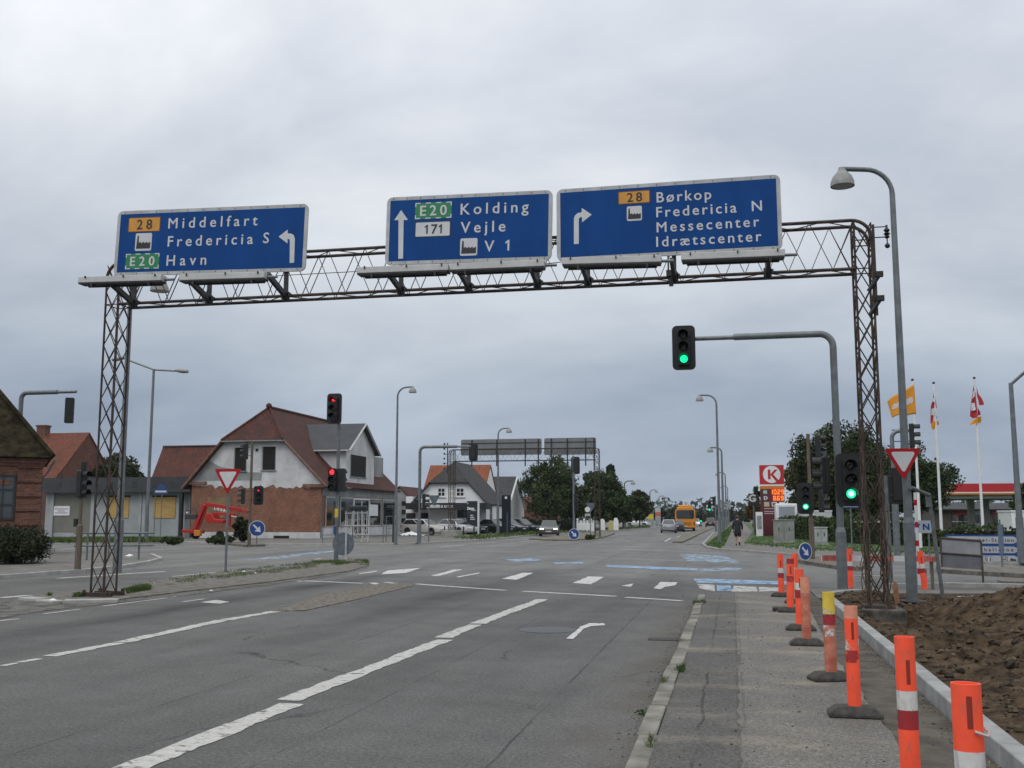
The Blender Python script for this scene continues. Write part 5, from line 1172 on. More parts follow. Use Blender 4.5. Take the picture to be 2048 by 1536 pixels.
def slab3(mb, pts, t=0.10):
    P = [Vector(p) for p in pts]; n = Vector()
    for i in range(len(P)):
        a, b = P[i], P[(i + 1) % len(P)]; n += Vector(((a.y - b.y) * (a.z + b.z), (a.z - b.z) * (a.x + b.x), (a.x - b.x) * (a.y + b.y)))
    n.normalize()
    if n.z < 0: P.reverse(); n = -n
    k = len(P); Q = [p - n * t for p in P]
    mb.add(P + Q, [tuple(range(k)), tuple(reversed(range(k, 2 * k)))] + [(i, k + i, k + (i + 1) % k, (i + 1) % k) for i in range(k)])
    return mb
FACE = {'y-': 0.0, 'x+': math.pi / 2, 'x-': -math.pi / 2}
def win(parent, pos, face, w, h, nx=1, ny=1, fr=0.06, frame=WHITE, pane=GLASS, name='window', dep=0.05, sill=False):
    M = Matrix.Translation(Vector(pos)) @ Matrix.Rotation(FACE[face], 4, 'Z'); mb = MB()
    for x in [-w / 2 + w * i / nx for i in range(nx + 1)]:
        k = fr if x in (-w / 2, w / 2) or abs(abs(x) - w / 2) < 1e-6 else fr * 0.7
        mb.box((min(max(x, -w / 2 + fr / 2), w / 2 - fr / 2), -dep / 2, h / 2), (k, dep, h))
    for z in [h * j / ny for j in range(ny + 1)]:
        mb.box((0, -dep / 2 - 0.002, min(max(z, fr / 2), h - fr / 2)), (w - 0.004, dep, fr if z in (0, h) else fr * 0.7))
    o = mb.xf(M).build(name, frame, parent)
    MB().box((0, -0.008, h / 2), (w - 0.02, 0.016, h - 0.02)).xf(M).build('pane', pane, o)
    if sill: MB().box((0, -0.06, -0.05), (w + 0.2, 0.14, 0.08)).xf(M).build('sill', frame, o)
    return o
def panel(parent, name, face, pos, w, h, t, m):
    M = Matrix.Translation(Vector(pos)) @ Matrix.Rotation(FACE[face], 4, 'Z')
    return MB().box((0, -t / 2, h / 2), (w, t, h)).xf(M).build(name, m, parent)
def opening(parent, face, pos, w, h, name='window', rim=PLASTERG):
    """an unglazed hole as a near-black panel, its inner shade painted, with a chipped reveal"""
    M = Matrix.Translation(Vector(pos)) @ Matrix.Rotation(FACE[face], 4, 'Z')
    o = MB().box((0, -0.006, h / 2), (w, 0.012, h)).xf(M).build(name, DARKOPEN, parent)
    mb = MB(); mb.box((-w / 2 + 0.05, -0.014, h / 2), (0.10, 0.012, h)); mb.box((w / 2 - 0.015, -0.014, h / 2), (0.03, 0.012, h)); mb.box((0, -0.05, -0.04), (w + 0.16, 0.10, 0.08)); mb.xf(M).build('reveal', rim, o)
    return o

# corner house with half-hipped brown roof
hy, hx, xl = 75.87, -31.48, -42.6
H = T('corner_house', 'half-hipped corner house with stripped brick gable and empty upper windows', 'house', (hx, hy, 0.0)); O = Vector((hx, hy, 0.0))
def HB(mb, name, m, parent=None, **k): return mb.xf(Matrix.Translation(-O)).build(name, m, parent or H, **k)
def p2(px, py): q = PY(px, py, hy); return (q.x, q.z)
mb = MB(); zg = 4.35
w = [(xl, zg), (hx, zg), (hx + 0.1, 4.5), (-34.8, 7.8), (-39.9, 7.8), (xl - 0.1, 4.7)]
HB(MB().prism(w, -14, 0.0, stand(0, hy, 0)), 'upper_wall', PLASTER)
HB(MB().bb(xl, hx, hy + 0.01, hy + 18, 0.55, zg - 0.002), 'wall', BRICK)
HB(MB().bb(xl + 0.3, hx + 0.02, hy - 0.06, hy + 18, -0.1, 0.55), 'plinth', PLASTER)
rnd = random.Random(3); pts = [(xl, zg - 0.05)]
for i in range(40): pts.append((xl + (hx - xl) * (i + 0.5) / 40, zg - rnd.uniform(0.05, 0.42) * (1.0 if i > 6 else 0.6)))
pts += [(hx, zg - 0.05), (hx, zg + 0.25), (xl, zg + 0.25)]
HB(MB().prism(pts, 0.0, 0.012, stand(0, hy, 0)), 'torn_plaster_edge', PLASTER)
pts = [(xl + 0.1, zg)]
HB(MB().prism([(xl + 0.05, zg + 0.27), (-36.6, zg + 0.27), (-36.5, 5.25), (-38.0, 5.30), (-38.1, 5.42), (-40.2, 5.75), (-41.2, 6.3), (-41.6, 5.95), (xl - 0.05, 4.72)], 0.0, 0.006, stand(0, hy, 0)), 'render_patch', PLASTERG)
for (a, b_, c, d) in ((467, 895, 494, 942), (523, 893, 552, 940)):
    P, Q = p2(a, d), p2(c, b_); o = opening(H, 'y-', Vector(((P[0] + Q[0]) / 2, hy - 0.012, P[1])) - O, Q[0] - P[0], Q[1] - P[1])
P = p2(514, 900); HB(MB().box((P[0], hy - 0.01, P[1]), (0.22, 0.03, 0.22)), 'vent_hole', DARKOPEN)
P, Q = p2(414, 1036), p2(463, 994); panel(H, 'boarded_window', 'y-', Vector(((P[0] + Q[0]) / 2, hy - 0.0, P[1])) - O, Q[0] - P[0], Q[1] - P[1], 0.03, mat('old_plywood', (0.20, 0.13, 0.07), 0.8, var=0.3, scale=1.5))
P, Q = p2(548, 1081), p2(579, 1071.5); HB(MB().box(((P[0] + Q[0]) / 2, hy - 0.07, (P[1] + Q[1]) / 2), (Q[0] - P[0], 0.04, 0.38)), 'basement_window', DARKOPEN)
zr, xr = 10.75, -37.3
mb = MB(); y0, y1 = hy - 0.30, hy + 18.3
slab3(mb, [(xr, hy + 2.6, zr), (-34.75, y0, 7.86), (-34.75, y1, 7.86), (xr, y1 - 2.6, zr)]); slab3(mb, [(-34.75, y0, 7.86), (-30.95, y0, 4.15), (-30.95, y1, 4.15), (-34.75, y1, 7.86)])
slab3(mb, [(xr, hy + 2.6, zr), (-39.85, y0, 7.86), (-39.85, y1, 7.86), (xr, y1 - 2.6, zr)]); slab3(mb, [(-39.85, y0, 7.86), (-43.3, y0, 4.05), (-43.3, y1, 4.05), (-39.85, y1, 7.86)])
slab3(mb, [(xr, hy + 2.6, zr + 0.01), (-40.0, y0 - 0.12, 7.80), (-34.6, y0 - 0.12, 7.80)]); roof = HB(mb, 'roof', TILE_BROWN)
mb = MB(); mb.tube([(xr, hy + 2.5, zr + 0.02), (xr, y1 - 2.6, zr + 0.02)], 0.13, 8); mb.tube([(xr, hy + 2.6, zr + 0.02), (-34.65, y0 - 0.1, 7.86)], 0.11, 7); mb.tube([(xr, hy + 2.6, zr + 0.02), (-39.95, y0 - 0.1, 7.86)], 0.11, 7)
mb.sphere((xr, hy + 2.5, zr + 0.1), 0.26, 8, 6); HB(mb, 'ridge_tiles', TILE_BROWN)
VERGE = mat('weathered_verge', (0.16, 0.085, 0.06), 0.8, var=0.3, scale=3)
mb = MB()
for a, b_ in (((-34.65, 7.80), (-30.95, 4.10)), ((-39.95, 7.80), (-43.3, 4.0))): HB(MB().tube([(a[0], y0 - 0.04, a[1]), (b_[0], y0 - 0.04, b_[1])], 0.10, 6), 'verge_board', VERGE)
HB(MB().tube([(-40.05, y0 - 0.18, 7.72), (-34.55, y0 - 0.18, 7.72)], 0.075, 7), 'gutter', STEELD); HB(MB().tube([(-30.85, y0, 4.08), (-30.85, y0 + 5, 4.08)], 0.07, 7), 'gutter', STEELD)
mb = MB(); mb.tube([(-30.9, y0 + 0.1, 4.0), (-31.25, y0 + 0.2, 3.6), (-31.40, hy - 0.06, 3.3), (-31.40, hy - 0.06, 0.1)], 0.05, 6); HB(mb, 'drainpipe', STEELD)
mb = MB(); mb.bb(xl - 0.2, xl + 1.3, hy - 0.2, hy + 0.02, 4.32, 4.58); mb.bb(hx - 1.5, hx + 0.3, hy - 0.2, hy + 0.02, 4.05, 4.30); HB(mb, 'eaves_cornice', VERGE)
# dormer
dy0, dy1, dze, dza, dym = 80.9, 87.8, 7.45, 9.75, 84.35
mb = MB(); mb.add([(hx + 0.05, dy0, 4.3), (hx + 0.05, dy1, 4.3), (hx + 0.05, dy1, dze), (hx + 0.05, dym, dza), (hx + 0.05, dy0, dze)], [(0, 1, 2, 3, 4)])
mb.add([(hx + 0.05, dy0, 4.3), (hx + 0.05, dy0, dze), (-36.0, dy0, dze), (-36.0, dy0, 4.3)], [(0, 1, 2, 3)]); mb.add([(hx + 0.05, dy1, 4.3), (-36, dy1, 4.3), (-36, dy1, dze), (hx + 0.05, dy1, dze)], [(0, 1, 2, 3)])
dm = HB(mb, 'dormer', PLASTER)
mb = MB(); slab3(mb, [(hx + 0.45, dy0 - 0.45, dze - 0.16), (hx + 0.45, dym, dza + 0.08), (-37.0, dym, dza + 0.08), (-34.2, dy0 - 0.45, dze - 0.16)], 0.12); slab3(mb, [(hx + 0.45, dy1 + 0.45, dze - 0.16), (hx + 0.45, dym, dza + 0.08), (-37.0, dym, dza + 0.08), (-34.2, dy1 + 0.45, dze - 0.16)], 0.12)
HB(mb, 'dormer_roof', FELT, dm)
mb = MB()
for yy in (dy0 - 0.47, dy1 + 0.47): mb.tube([(hx + 0.50, yy, dze - 0.24), (hx + 0.50, dym, dza + 0.0)], 0.10, 4)
mb.tube([(hx + 0.45, dy0 - 0.5, dze - 0.22), (-34.2, dy0 - 0.5, dze - 0.22)], 0.06, 5); HB(mb, 'bargeboard', TRIM, dm)
P, Q = PX(699, 952, hx), PX(731, 912, hx); opening(H, 'x+', Vector((hx + 0.052, (P.y + Q.y) / 2, 5.15)) - O, Q.y - P.y, 1.85)
MB().xf(Matrix()).bb(-35.2, -32.3, 90.3, 92.8, 4.5, 7.3).xf(Matrix.Translation(-O)).build('small_dormer', PLASTERG, H)
# shop front
HB(MB().bb(hx, hx + 0.03, hy + 0.25, hy + 18, 3.42, 4.32), 'shop_fascia', PLASTERG)
HB(MB().bb(hx, hx + 0.035, hy + 0.25, hy + 18, 0.1, 0.92), 'shop_plinth', PLASTER)
for a, b_, kind in ((650, 676, 0), (679, 705, 0), (738, 761, 0), (764, 789, 0)):
    ya, yb = PX(a, 1020, hx).y, PX(b_, 1020, hx).y; win(H, Vector((hx + 0.036, (ya + yb) / 2, 0.93)) - O, 'x+', yb - ya, 2.45, 1, 1, 0.10, TRIM, SHOPGLASS, 'shop_window')
ya, yb = PX(706, 1020, hx).y, PX(737, 1020, hx).y; win(H, Vector((hx + 0.036, (ya + yb) / 2, 0.15)) - O, 'x+', yb - ya, 3.2, 2, 1, 0.13, WHITE, SHOPGLASS, 'shop_door')
ya, yb = PX(736, 1020, hx).y, PX(754, 1020, hx).y; panel(H, 'shop_notice', 'x+', Vector((hx + 0.05, (ya + yb) / 2, 1.85)) - O, yb - ya, 1.0, 0.04, WHITE)

# flat annex with boarded windows
ya_ = 77.5; X0, X1 = PY(86, 1000, ya_).x, PY(383, 1000, ya_).x
A_ = T('flat_annex', 'low flat-roofed annex with grey fascia and yellow boarded windows', 'building', (X0, ya_, 0)); AO = Vector((X0, ya_, 0))
def AB(mb, name, m): return mb.xf(Matrix.Translation(-AO)).build(name, m, A_)
AW = mat('annex_grey_wall', (0.33, 0.345, 0.36), 0.85, var=0.12, scale=0.7)
zf0, zf1 = PY(230, 985, ya_).z, PY(230, 955, ya_).z
AB(MB().bb(X0, X1 - 0.3, ya_ + 0.4, ya_ + 7, -0.1, zf0 - 0.01), 'wall', AW)
AB(MB().bb(X0 - 0.1, X1, ya_ - 0.35, ya_ + 7, zf0, zf1), 'fascia', FELT)
mb = MB()
for px in (118, 165, 220, 268, 310, 344): q = PY(px, 970, ya_ - 0.36); mb.box((q.x, ya_ - 0.36, (zf0 + zf1) / 2), (0.5, 0.02, 0.45))
AB(mb, 'fascia_patch', mat('fascia_patch', (0.035, 0.037, 0.042), 0.8, var=0.3, scale=3))
for a, b_ in ((213, 259), (306, 352)):
    P, Q = PY(a, 1036, ya_ + 0.4), PY(b_, 994, ya_ + 0.4); panel(A_, 'boarded_window', 'y-', Vector(((P.x + Q.x) / 2, ya_ + 0.4, P.z)) - AO, Q.x - P.x, Q.z - P.z, 0.06, PLY)
    panel(A_, 'lintel', 'y-', Vector(((P.x + Q.x) / 2, ya_ + 0.4, Q.z + 0.004)) - AO, Q.x - P.x + 0.2, 0.12, 0.09, DARKOPEN)
P, Q = PY(107, 1066, ya_ + 0.4), PY(186, 988, ya_ + 0.4); panel(A_, 'grey_panel', 'y-', Vector(((P.x + Q.x) / 2, ya_ + 0.4, 0.5)) - AO, Q.x - P.x, Q.z - 0.5, 0.05, mat('olive_panel', (0.17, 0.17, 0.145), 0.8, var=0.1, scale=0.8))
P, Q = PY(106, 1031, ya_ + 0.33), PY(140, 1012, ya_ + 0.33); pn = panel(A_, 'notice_board', 'y-', Vector(((P.x + Q.x) / 2, ya_ + 0.33, P.z)) - AO, Q.x - P.x, Q.z - P.z, 0.03, WHITE)
mb = MB()
for dz, wd, rd in ((0.55, 0.8, 1), (0.38, 0.45, 0), (0.22, 0.75, 1)): mb.box(((P.x + Q.x) / 2, ya_ + 0.297, P.z + dz), ((Q.x - P.x) * wd, 0.004, 0.07))
mb.xf(Matrix.Translation(-AO)).build('notice_print', mat('print_grey_red', (0.30, 0.20, 0.24), 0.7, var=0.3, scale=20), pn)
mb = MB()
for px in (106, 187, 282, 290): q = PY(px, 1000, ya_ + 0.35); mb.box((q.x, ya_ + 0.33, zf0 / 2), (0.30, 0.2, zf0))
AB(mb, 'pilaster', AW); q = PY(363, 1000, ya_ - 0.2); AB(MB().bb(q.x - 0.14, q.x + 0.14, ya_ - 0.3, ya_ - 0.05, 0, zf0), 'corner_post', BLACK)
# tiled block rising behind the annex
t = T('tiled_building', 'plain red-brown tiled slope rising behind the flat annex', 'building', (PY(305, 950, 86).x, 86, 0)); o = t.location
xa, xb = 0.0, PY(452, 950, 86).x - o.x; zt_ = PY(305, 893, 87).z
MB().bb(xa + 0.1, xb, 0, 6, 0, 5.0).build('wall', BRICKD, t)
mb = MB(); slab3(mb, [(xa, -0.4, 4.9), (xb, -0.4, 4.9), (xb, 1.6, zt_), (xa, 1.6, zt_)], 0.15); slab3(mb, [(xa, 6.2, 4.9), (xb, 6.2, 4.9), (xb, 1.6, zt_), (xa, 1.6, zt_)], 0.15); mb.build('roof', tile_mat('red_brown_tiles', (0.075, 0.024, 0.016), (0.11, 0.037, 0.024), (0.055, 0.025, 0.018), 0.4), t)
MB().tube([(xa, 1.6, zt_ + .02), (xb, 1.6, zt_ + .02)], 0.10, 6).build('ridge_cap', BLACK, t)

# brick corner building at the left edge with mossy hip roof
yb_ = 40.0; xr_ = PY(80, 1000, yb_).x; ze = PY(90, 912, yb_ - 0.3).z
t = T('brick_house', 'dark red brick house at the left edge with mossy hipped roof', 'house', (xr_, yb_, 0), D(38))
MB().bb(-18, 0, 0, 7.0, 0, ze - 0.25).build('wall', BRICKD, t)
mb = MB()
for k in range(6): mb.bb(-0.95, 0.05, -0.07, 0.3, 0.75 + k * 0.62, 0.75 + k * 0.62 + 0.50)
mb.bb(-2.6, -1.2, -0.05, 0.1, ze - 1.25, ze - 1.05); mb.build('quoin', BRICKD, t)
mb = MB(); mb.bb(-18, 0.10, -0.10, 7.1, ze - 0.42, ze - 0.30); mb.bb(-18, 0.18, -0.18, 7.1, ze - 0.30, ze - 0.16); mb.bb(-18, 0.26, -0.26, 7.2, ze - 0.16, ze - 0.04); mb.build('cornice', BRICKD, t)
mb = MB(); s_ = 1.28; e_ = 0.42; rise = 3.9 * s_
slab3(mb, [(-18, -e_, ze - 0.05), (e_, -e_, ze - 0.05), (-3.5, 3.5, ze + rise), (-18, 3.5, ze + rise)], 0.12); slab3(mb, [(e_, -e_, ze - 0.05), (e_, 7 + e_, ze - 0.05), (-3.5, 3.5, ze + rise)], 0.12); slab3(mb, [(-18, 7 + e_, ze - 0.05), (e_, 7 + e_, ze - 0.05), (-3.5, 3.5, ze + rise), (-18, 3.5, ze + rise)], 0.12)
rf = mb.build('roof', TILE_MOSS, t); MB().tube([(e_, -e_, ze), (-3.5, 3.5, ze + rise + 0.05)], 0.11, 6).build('hip_tiles', TILE_MOSS, rf)
mb = MB(); mb.tube([(e_ + 0.12, 0.3, ze - 0.12), (0.25, 0.3, ze - 0.7), (0.08, 0.3, ze - 0.9), (0.08, 0.3, 0)], 0.05, 6); mb.build('gutter', STEELD, t)
zw0, zw1 = PY(40, 1040, yb_).z, PY(40, 951, yb_).z; x_a, x_b = -3.0, -0.98
win(t, ((x_a + x_b) / 2, 0, zw0), 'y-', x_b - x_a, zw1 - zw0, 4, 3, 0.10, mat('dark_frame', (0.02, 0.022, 0.022), 0.5), mat('old_glass', (0.05, 0.06, 0.065), 0.12, spec=0.8), 'window')

# red roofed house behind the left brick house
yr_ = 92.0; ye_ = 86.5; xr_ = PY(176, 866, yr_).x; zr_ = PY(120, 866, yr_).z; ze_ = zr_ - 5.4
t = T('red_roof_house', 'house with bright red tiled roof and chimney behind the left brick house', 'house', (xr_, yr_, 0))
MB().prism([(-5.2, 0), (5.2, 0), (5.2, ze_ + .15), (0, zr_ - 0.1), (-5.2, ze_ + .15)], -0.1, 16, lambda p: Vector((-p.z, p.x, p.y))).build('wall', BRICKD, t)
mb = MB(); slab3(mb, [(0.2, -5.6, ze_), (0.2, 0, zr_), (-17, 0, zr_), (-17, -5.6, ze_)], 0.12); slab3(mb, [(0.2, 5.6, ze_), (0.2, 0, zr_), (-17, 0, zr_), (-17, 5.6, ze_)], 0.12); rf = mb.build('roof', TILE_RED, t)
q = PY(87, 860, yr_); MB().bb(q.x - xr_ - 0.5, q.x - xr_ + 0.5, -0.4, 0.4, zr_ - 0.8, zr_ + 0.75).build('chimney', BRICKD, rf); MB().bb(q.x - xr_ - 0.58, q.x - xr_ + 0.58, -0.48, 0.48, zr_ + 0.65, zr_ + 0.82).build('chimney_cap', BRICKD, rf)

# showroom house with black fascia
yd = 104.0; xa, xb = PY(826, 1010, yd).x, PY(972, 1010, yd).x; xm = (xa + xb) / 2; zE = PY(972, 1003, yd).z; zH = PY(900, 965, yd).z; zA = PY(908, 923, yd + 2).z
t = T('showroom_house', 'white half-hipped house with black fascia and car dealer lettering', 'house', (xm, yd, 0)); w2 = (xb - xa) / 2
k_ = (zA - zE) / w2; xh = (zA - zH) / k_
MB().prism([(-w2, 0), (w2, 0), (w2, zE), (xh, zH), (-xh, zH), (-w2, zE)], -9, 0, stand()).build('wall', mat('clean_white_wall', (0.80, 0.81, 0.82), 0.8, var=0.05, scale=1), t)
mb = MB(); e_ = 0.35
for s_ in (1, -1):
    slab3(mb, [(0, 1.9, zA), (s_ * xh, -e_, zH), (s_ * (w2 + 0.3), -e_, zE - 0.28), (s_ * (w2 + 0.3), 9, zE - 0.28), (0, 9, zA)], 0.12)
slab3(mb, [(0, 1.9, zA + 0.01), (xh + 0.1, -e_ - 0.1, zH - 0.02), (-xh - 0.1, -e_ - 0.1, zH - 0.02)], 0.12); mb.build('roof', SLATEBLACK, t)
for a, b_ in ((875, 891), (912, 929)):
    P, Q = PY(a, 993.5, yd), PY(b_, 975.5, yd); win(t, ((P.x + Q.x) / 2 - xm, 0, P.z), 'y-', Q.x - P.x, Q.z - P.z, 2, 2, 0.10, WHITE, GLASS, 'window', sill=True)
P, Q = PY(811, 1018.6, yd - 2), PY(973, 1005.5, yd - 2); fb = MB().bb(P.x - xm, Q.x - xm, -2, -0.003, P.z, Q.z).build('black_fascia', mat('fascia_black', (0.018, 0.020, 0.024), 0.5, var=0.1, scale=1), t)
lt = MB(); zt0 = P.z + (Q.z - P.z) * 0.25; c_ = (Q.z - P.z) * 0.60; U = stand(0, -2, 0)
text_into(lt, 'Damm', PY(845, 1012, yd - 2).x - xm, zt0, PY(879, 1012, yd - 2).x - PY(845, 1012, yd - 2).x, c_, U, 0.02, 0.06); text_into(lt, 'auto', PY(882, 1012, yd - 2).x - xm, zt0, PY(906, 1012, yd - 2).x - PY(882, 1012, yd - 2).x, c_, U, 0.02, 0.01); lt.build('lettering', WHITE, fb)
for a, b_ in ((812, 831), (838, 857)):
    P, Q = PY(a, 1037, yd - 0.05), PY(b_, 1026, yd - 0.05); panel(t, 'dark_shutter', 'y-', ((P.x + Q.x) / 2 - xm, -0.02, P.z), Q.x - P.x, Q.z - P.z, 0.05, BLACK)
P, Q = PY(811, 1066, yd), PY(828, 1019, yd); MB().bb(P.x - xm, -w2, 0.01, 5, 0, 3.9).build('side_wing', mat('clean_white_wall', (0, 0, 0)), t)
P, Q = PY(915, 1040, yd), PY(934, 1022, yd); win(t, ((P.x + Q.x) / 2 - xm, 0, P.z - 1.2), 'y-', Q.x - P.x, 2.2, 2, 1, 0.12, BLACK, GLASS, 'show_window')
for yy in (2.2, 5.4): win(t, (w2, yy, 1.2), 'x+', 1.1, 1.9, 2, 2, 0.09, TRIM, GLASS, 'side_window')
# orange-red roof behind it
yr_ = 118.0; xa, xb = PY(861, 930, yr_).x, PY(982, 930, yr_).x; zr_ = PY(920, 930, yr_).z
t = T('orange_roof_house', 'house with orange-red roof ridge showing behind the showroom', 'house', ((xa + xb) / 2, yr_, 0)); w2 = (xb - xa) / 2; ze_ = zr_ - 5.5
MB().prism([(-5, 0), (5, 0), (5, ze_ + .2), (0, zr_ - 0.1), (-5, ze_ + .2)], -w2 + 0.1, w2 - 0.1, lambda p: Vector((p.z, p.x, p.y))).build('wall', MC['clean_white_wall'], t)
mb = MB(); slab3(mb, [(w2, -5.4, ze_), (w2, 0, zr_), (-w2, 0, zr_), (-w2, -5.4, ze_)]); slab3(mb, [(w2, 5.4, ze_), (w2, 0, zr_), (-w2, 0, zr_), (-w2, 5.4, ze_)]); mb.build('roof', tile_mat('orange_tiles', (0.19, 0.055, 0.023), (0.25, 0.078, 0.034), (0.13, 0.055, 0.028), 0.3), t)
# grey roofed house and the small low ones to the right
yr_ = 128.0; xa, xb = PY(986, 953, yr_).x, PY(1034, 953, yr_).x; zr_ = PY(1010, 953, yr_).z
t = T('grey_roof_house', 'narrow grey-roofed house with white bargeboards right of the showroom', 'house', ((xa + xb) / 2, yr_, 0)); w2 = (xb - xa) / 2; ze_ = zr_ - 4.0
MB().prism([(-5, 0), (5, 0), (5, ze_ + .2), (0, zr_ - 0.1), (-5, ze_ + .2)], -w2 + 0.1, w2 - 0.1, lambda p: Vector((p.z, p.x, p.y))).build('wall', MC['clean_white_wall'], t)
mb = MB(); slab3(mb, [(w2, -5.4, ze_), (w2, 0, zr_), (-w2, 0, zr_), (-w2, -5.4, ze_)]); slab3(mb, [(w2, 5.4, ze_), (w2, 0, zr_), (-w2, 0, zr_), (-w2, 5.4, ze_)]); mb.build('roof', SLATE, t)
mb = MB(); mb.tube([(w2, -5.4, ze_ - 0.1), (w2, 0, zr_ - 0.1), (w2, 5.4, ze_ - 0.1)], 0.14, 4); mb.build('bargeboard', WHITE, t)
yr_ = 142.0; q = PY(1043, 992, yr_); t = T('low_red_roof_house', 'low house with red roof edge before the tall trees', 'house', (q.x, yr_, 0))
MB().prism([(-5, 0), (5, 0), (5, q.z - 3.6), (0, q.z - 0.1), (-5, q.z - 3.6)], -9, -0.2, stand()).build('wall', BRICKD, t)
mb = MB(); slab3(mb, [(0, 0, q.z), (0, 9, q.z), (5.6, 9, q.z - 4.0), (5.6, 0, q.z - 4.0)]); slab3(mb, [(0, 0, q.z), (0, 9, q.z), (-5.6, 9, q.z - 4.0), (-5.6, 0, q.z - 4.0)]); mb.build('roof', TILE_RED, t)
yr_ = 118.0; q = PY(798, 972, yr_); t = T('small_gabled_house', 'small grey gabled house between the corner house and the showroom', 'house', (q.x, yr_, 0))
MB().prism([(-3.4, 0), (3.4, 0), (3.4, q.z - 3.4), (0, q.z - 0.1), (-3.4, q.z - 3.4)], -9, -0.2, stand()).build('wall', PLASTERG, t)
mb = MB(); slab3(mb, [(0, 0, q.z), (0, 9, q.z), (3.8, 9, q.z - 3.8), (3.8, 0, q.z - 3.8)]); slab3(mb, [(0, 0, q.z), (0, 9, q.z), (-3.8, 9, q.z - 3.8), (-3.8, 0, q.z - 3.8)]); mb.build('roof', TILE_BROWN, t)
for i in range(3): win(t, (0.6, 0.16, 1.0 + i * 1.0), 'y-', 0.7, 0.7, 1, 1, 0.06, PLASTERG, GLASS, 'window')

# pylons
def pylon(label, a, b_, top, y, m, name='sign_pylon', zbase=0.1):
    P, Q = PY(a, 1060, y), PY(b_, top, y); t = T(name, label, 'sign pylon', ((P.x + Q.x) / 2, y, zbase)); w = Q.x - P.x; h = Q.z - zbase
    MB().box((0, 0, h / 2), (w, 0.35, h)).build('body', m, t, bevel=0.02); return t, w, h
DARKPY = mat('anthracite_panel', (0.022, 0.026, 0.033), 0.4, var=0.1, scale=1)
t, w, h = pylon('anthracite dealer pylon with pale edge strip and lettering', 934, 956, 1002, 97.0, DARKPY)
MB().box((w / 2 + 0.06, 0, h / 2), (0.12, 0.37, h)).build('edge_strip', WHITE, t)
lt = MB(); U = stand(0, -0.18, 0); text_into(lt, 'Damm', -w * 0.42, h * 0.74, w * 0.6, 0.24, U, 0.006, 0.04); text_into(lt, 'auto', -w * 0.05, h * 0.70, w * 0.4, 0.16, U, 0.006, 0.01)
lt.prism([(-w * .42, h * .9), (-w * .38, h * .9), (-w * .38, h * .97), (-w * .42, h * .97)], 0.0, 0.006, U)
for i, zz in enumerate((0.56, 0.50, 0.44)): lt.prism([(-w * .16, h * zz), (w * (.1 + .08 * i), h * zz), (w * (.1 + .08 * i), h * zz + .07), (-w * .16, h * zz + .07)], 0.0, 0.006, U)
lt.build('lettering', WHITE, t)
t, w, h = pylon('tall black pylon with a small pale square near its top', 1004, 1021.5, 990, 99.0, mat('gloss_black_panel', (0.010, 0.012, 0.018), 0.3))
MB().box((0, -0.18, h * 0.93), (0.22, 0.02, 0.22)).build('emblem', WHITE, t); MB().box((w * 0.15, -0.18, h * 0.3), (0.14, 0.02, h * 0.5)).build('stripe', mat('blue_stripe', (0.05, 0.08, 0.16), 0.4), t)
y_ = 92.0
P, Q = PY(1522, 1052, y_), PY(1567, 930, y_); t = T('price_pylon', 'red fuel price pylon with white round logo and glowing prices', 'price sign', ((P.x + Q.x) / 2, y_, 0.1)); w = Q.x - P.x; Hh = Q.z - 0.1; z_ = lambda py: PY(1543, py, y_).z - 0.1
PRED = mat('pylon_red', (0.45, 0.018, 0.025), 0.4, var=0.05, scale=1); PDARK = mat('pylon_dark_red', (0.10, 0.012, 0.02), 0.45)
MB().bb(-w / 2, w / 2, -0.2, 0.2, z_(969), Hh).build('logo_panel', PRED, t); MB().bb(-w / 2 + .02, w / 2 - .02, -0.18, 0.2, -0.1, z_(978) - 0.003).build('price_panel', PDARK, t)
MB().bb(-w / 2, w / 2, -0.205, 0.2, z_(972), z_(969) - 0.003).build('white_strip', WHITE, t); MB().bb(-w / 2, w / 2, -0.2, 0.2, z_(978), z_(972) - 0.003).build('orange_strip', mat('orange_strip', (0.55, 0.17, 0.02), 0.5), t)
zc = z_(949); U = stand(0, -0.2, 0); R = 0.74
MB().lathe([(0.001, -0.215), (R, -0.215), (R, -0.2)], (0, 0, zc), 32, 'Y').build('logo_disc', WHITE, t)
km = MB(); km.prism([(-.32, zc - .42), (-.10, zc - .42), (-.10, zc + .42), (-.32, zc + .42)], 0.015, 0.022, U); km.prism([(-.12, zc), (.26, zc + .42), (.52, zc + .42), (.13, zc + .0), (.62, zc - .56), (.42, zc - .70), (-.12, zc - .02)], 0.015, 0.0225, U); km.build('logo_letter', PRED, t)
LED = mat('led_digits', (0.3, 0.05, 0.01), 0.4, emit=(1.0, 0.19, 0.03), es=1.6)
def seg7(mb, s, x, z, cw, chh, U):
    S7 = {'0': 'abcdef', '1': 'bc', '2': 'abged', '6': 'afgedc', '8': 'abcdefg', '9': 'abcdfg', '5': 'afgcd'}
    th = chh * 0.17
    for ch in s:
        if ch == '.': mb.prism([(x - th * .6, z), (x + th * .4, z), (x + th * .4, z + th), (x - th * .6, z + th)], 0.01, 0.02, U); continue
        for c in S7[ch]:
            a = {'a': (0, 1 - .17, 1, 1), 'd': (0, 0, 1, .17), 'g': (0, .415, 1, .585), 'f': (0, .5, .26, 1), 'e': (0, 0, .26, .5), 'b': (.74, .5, 1, 1), 'c': (.74, 0, 1, .5)}[c]
            mb.prism([(x + cw * a[0], z + chh * a[1]), (x + cw * a[2], z + chh * a[1]), (x + cw * a[2], z + chh * a[3]), (x + cw * a[0], z + chh * a[3])], 0.01, 0.02 + 0.0005 * ord(c), U)
        x += cw * 1.35
lt = MB(); seg7(lt, '10.29', -.20, z_(989), .235, .42, U); seg7(lt, '8.69', .06, z_(1001), .235, .40, U); lt.build('price_digits', LED, t)
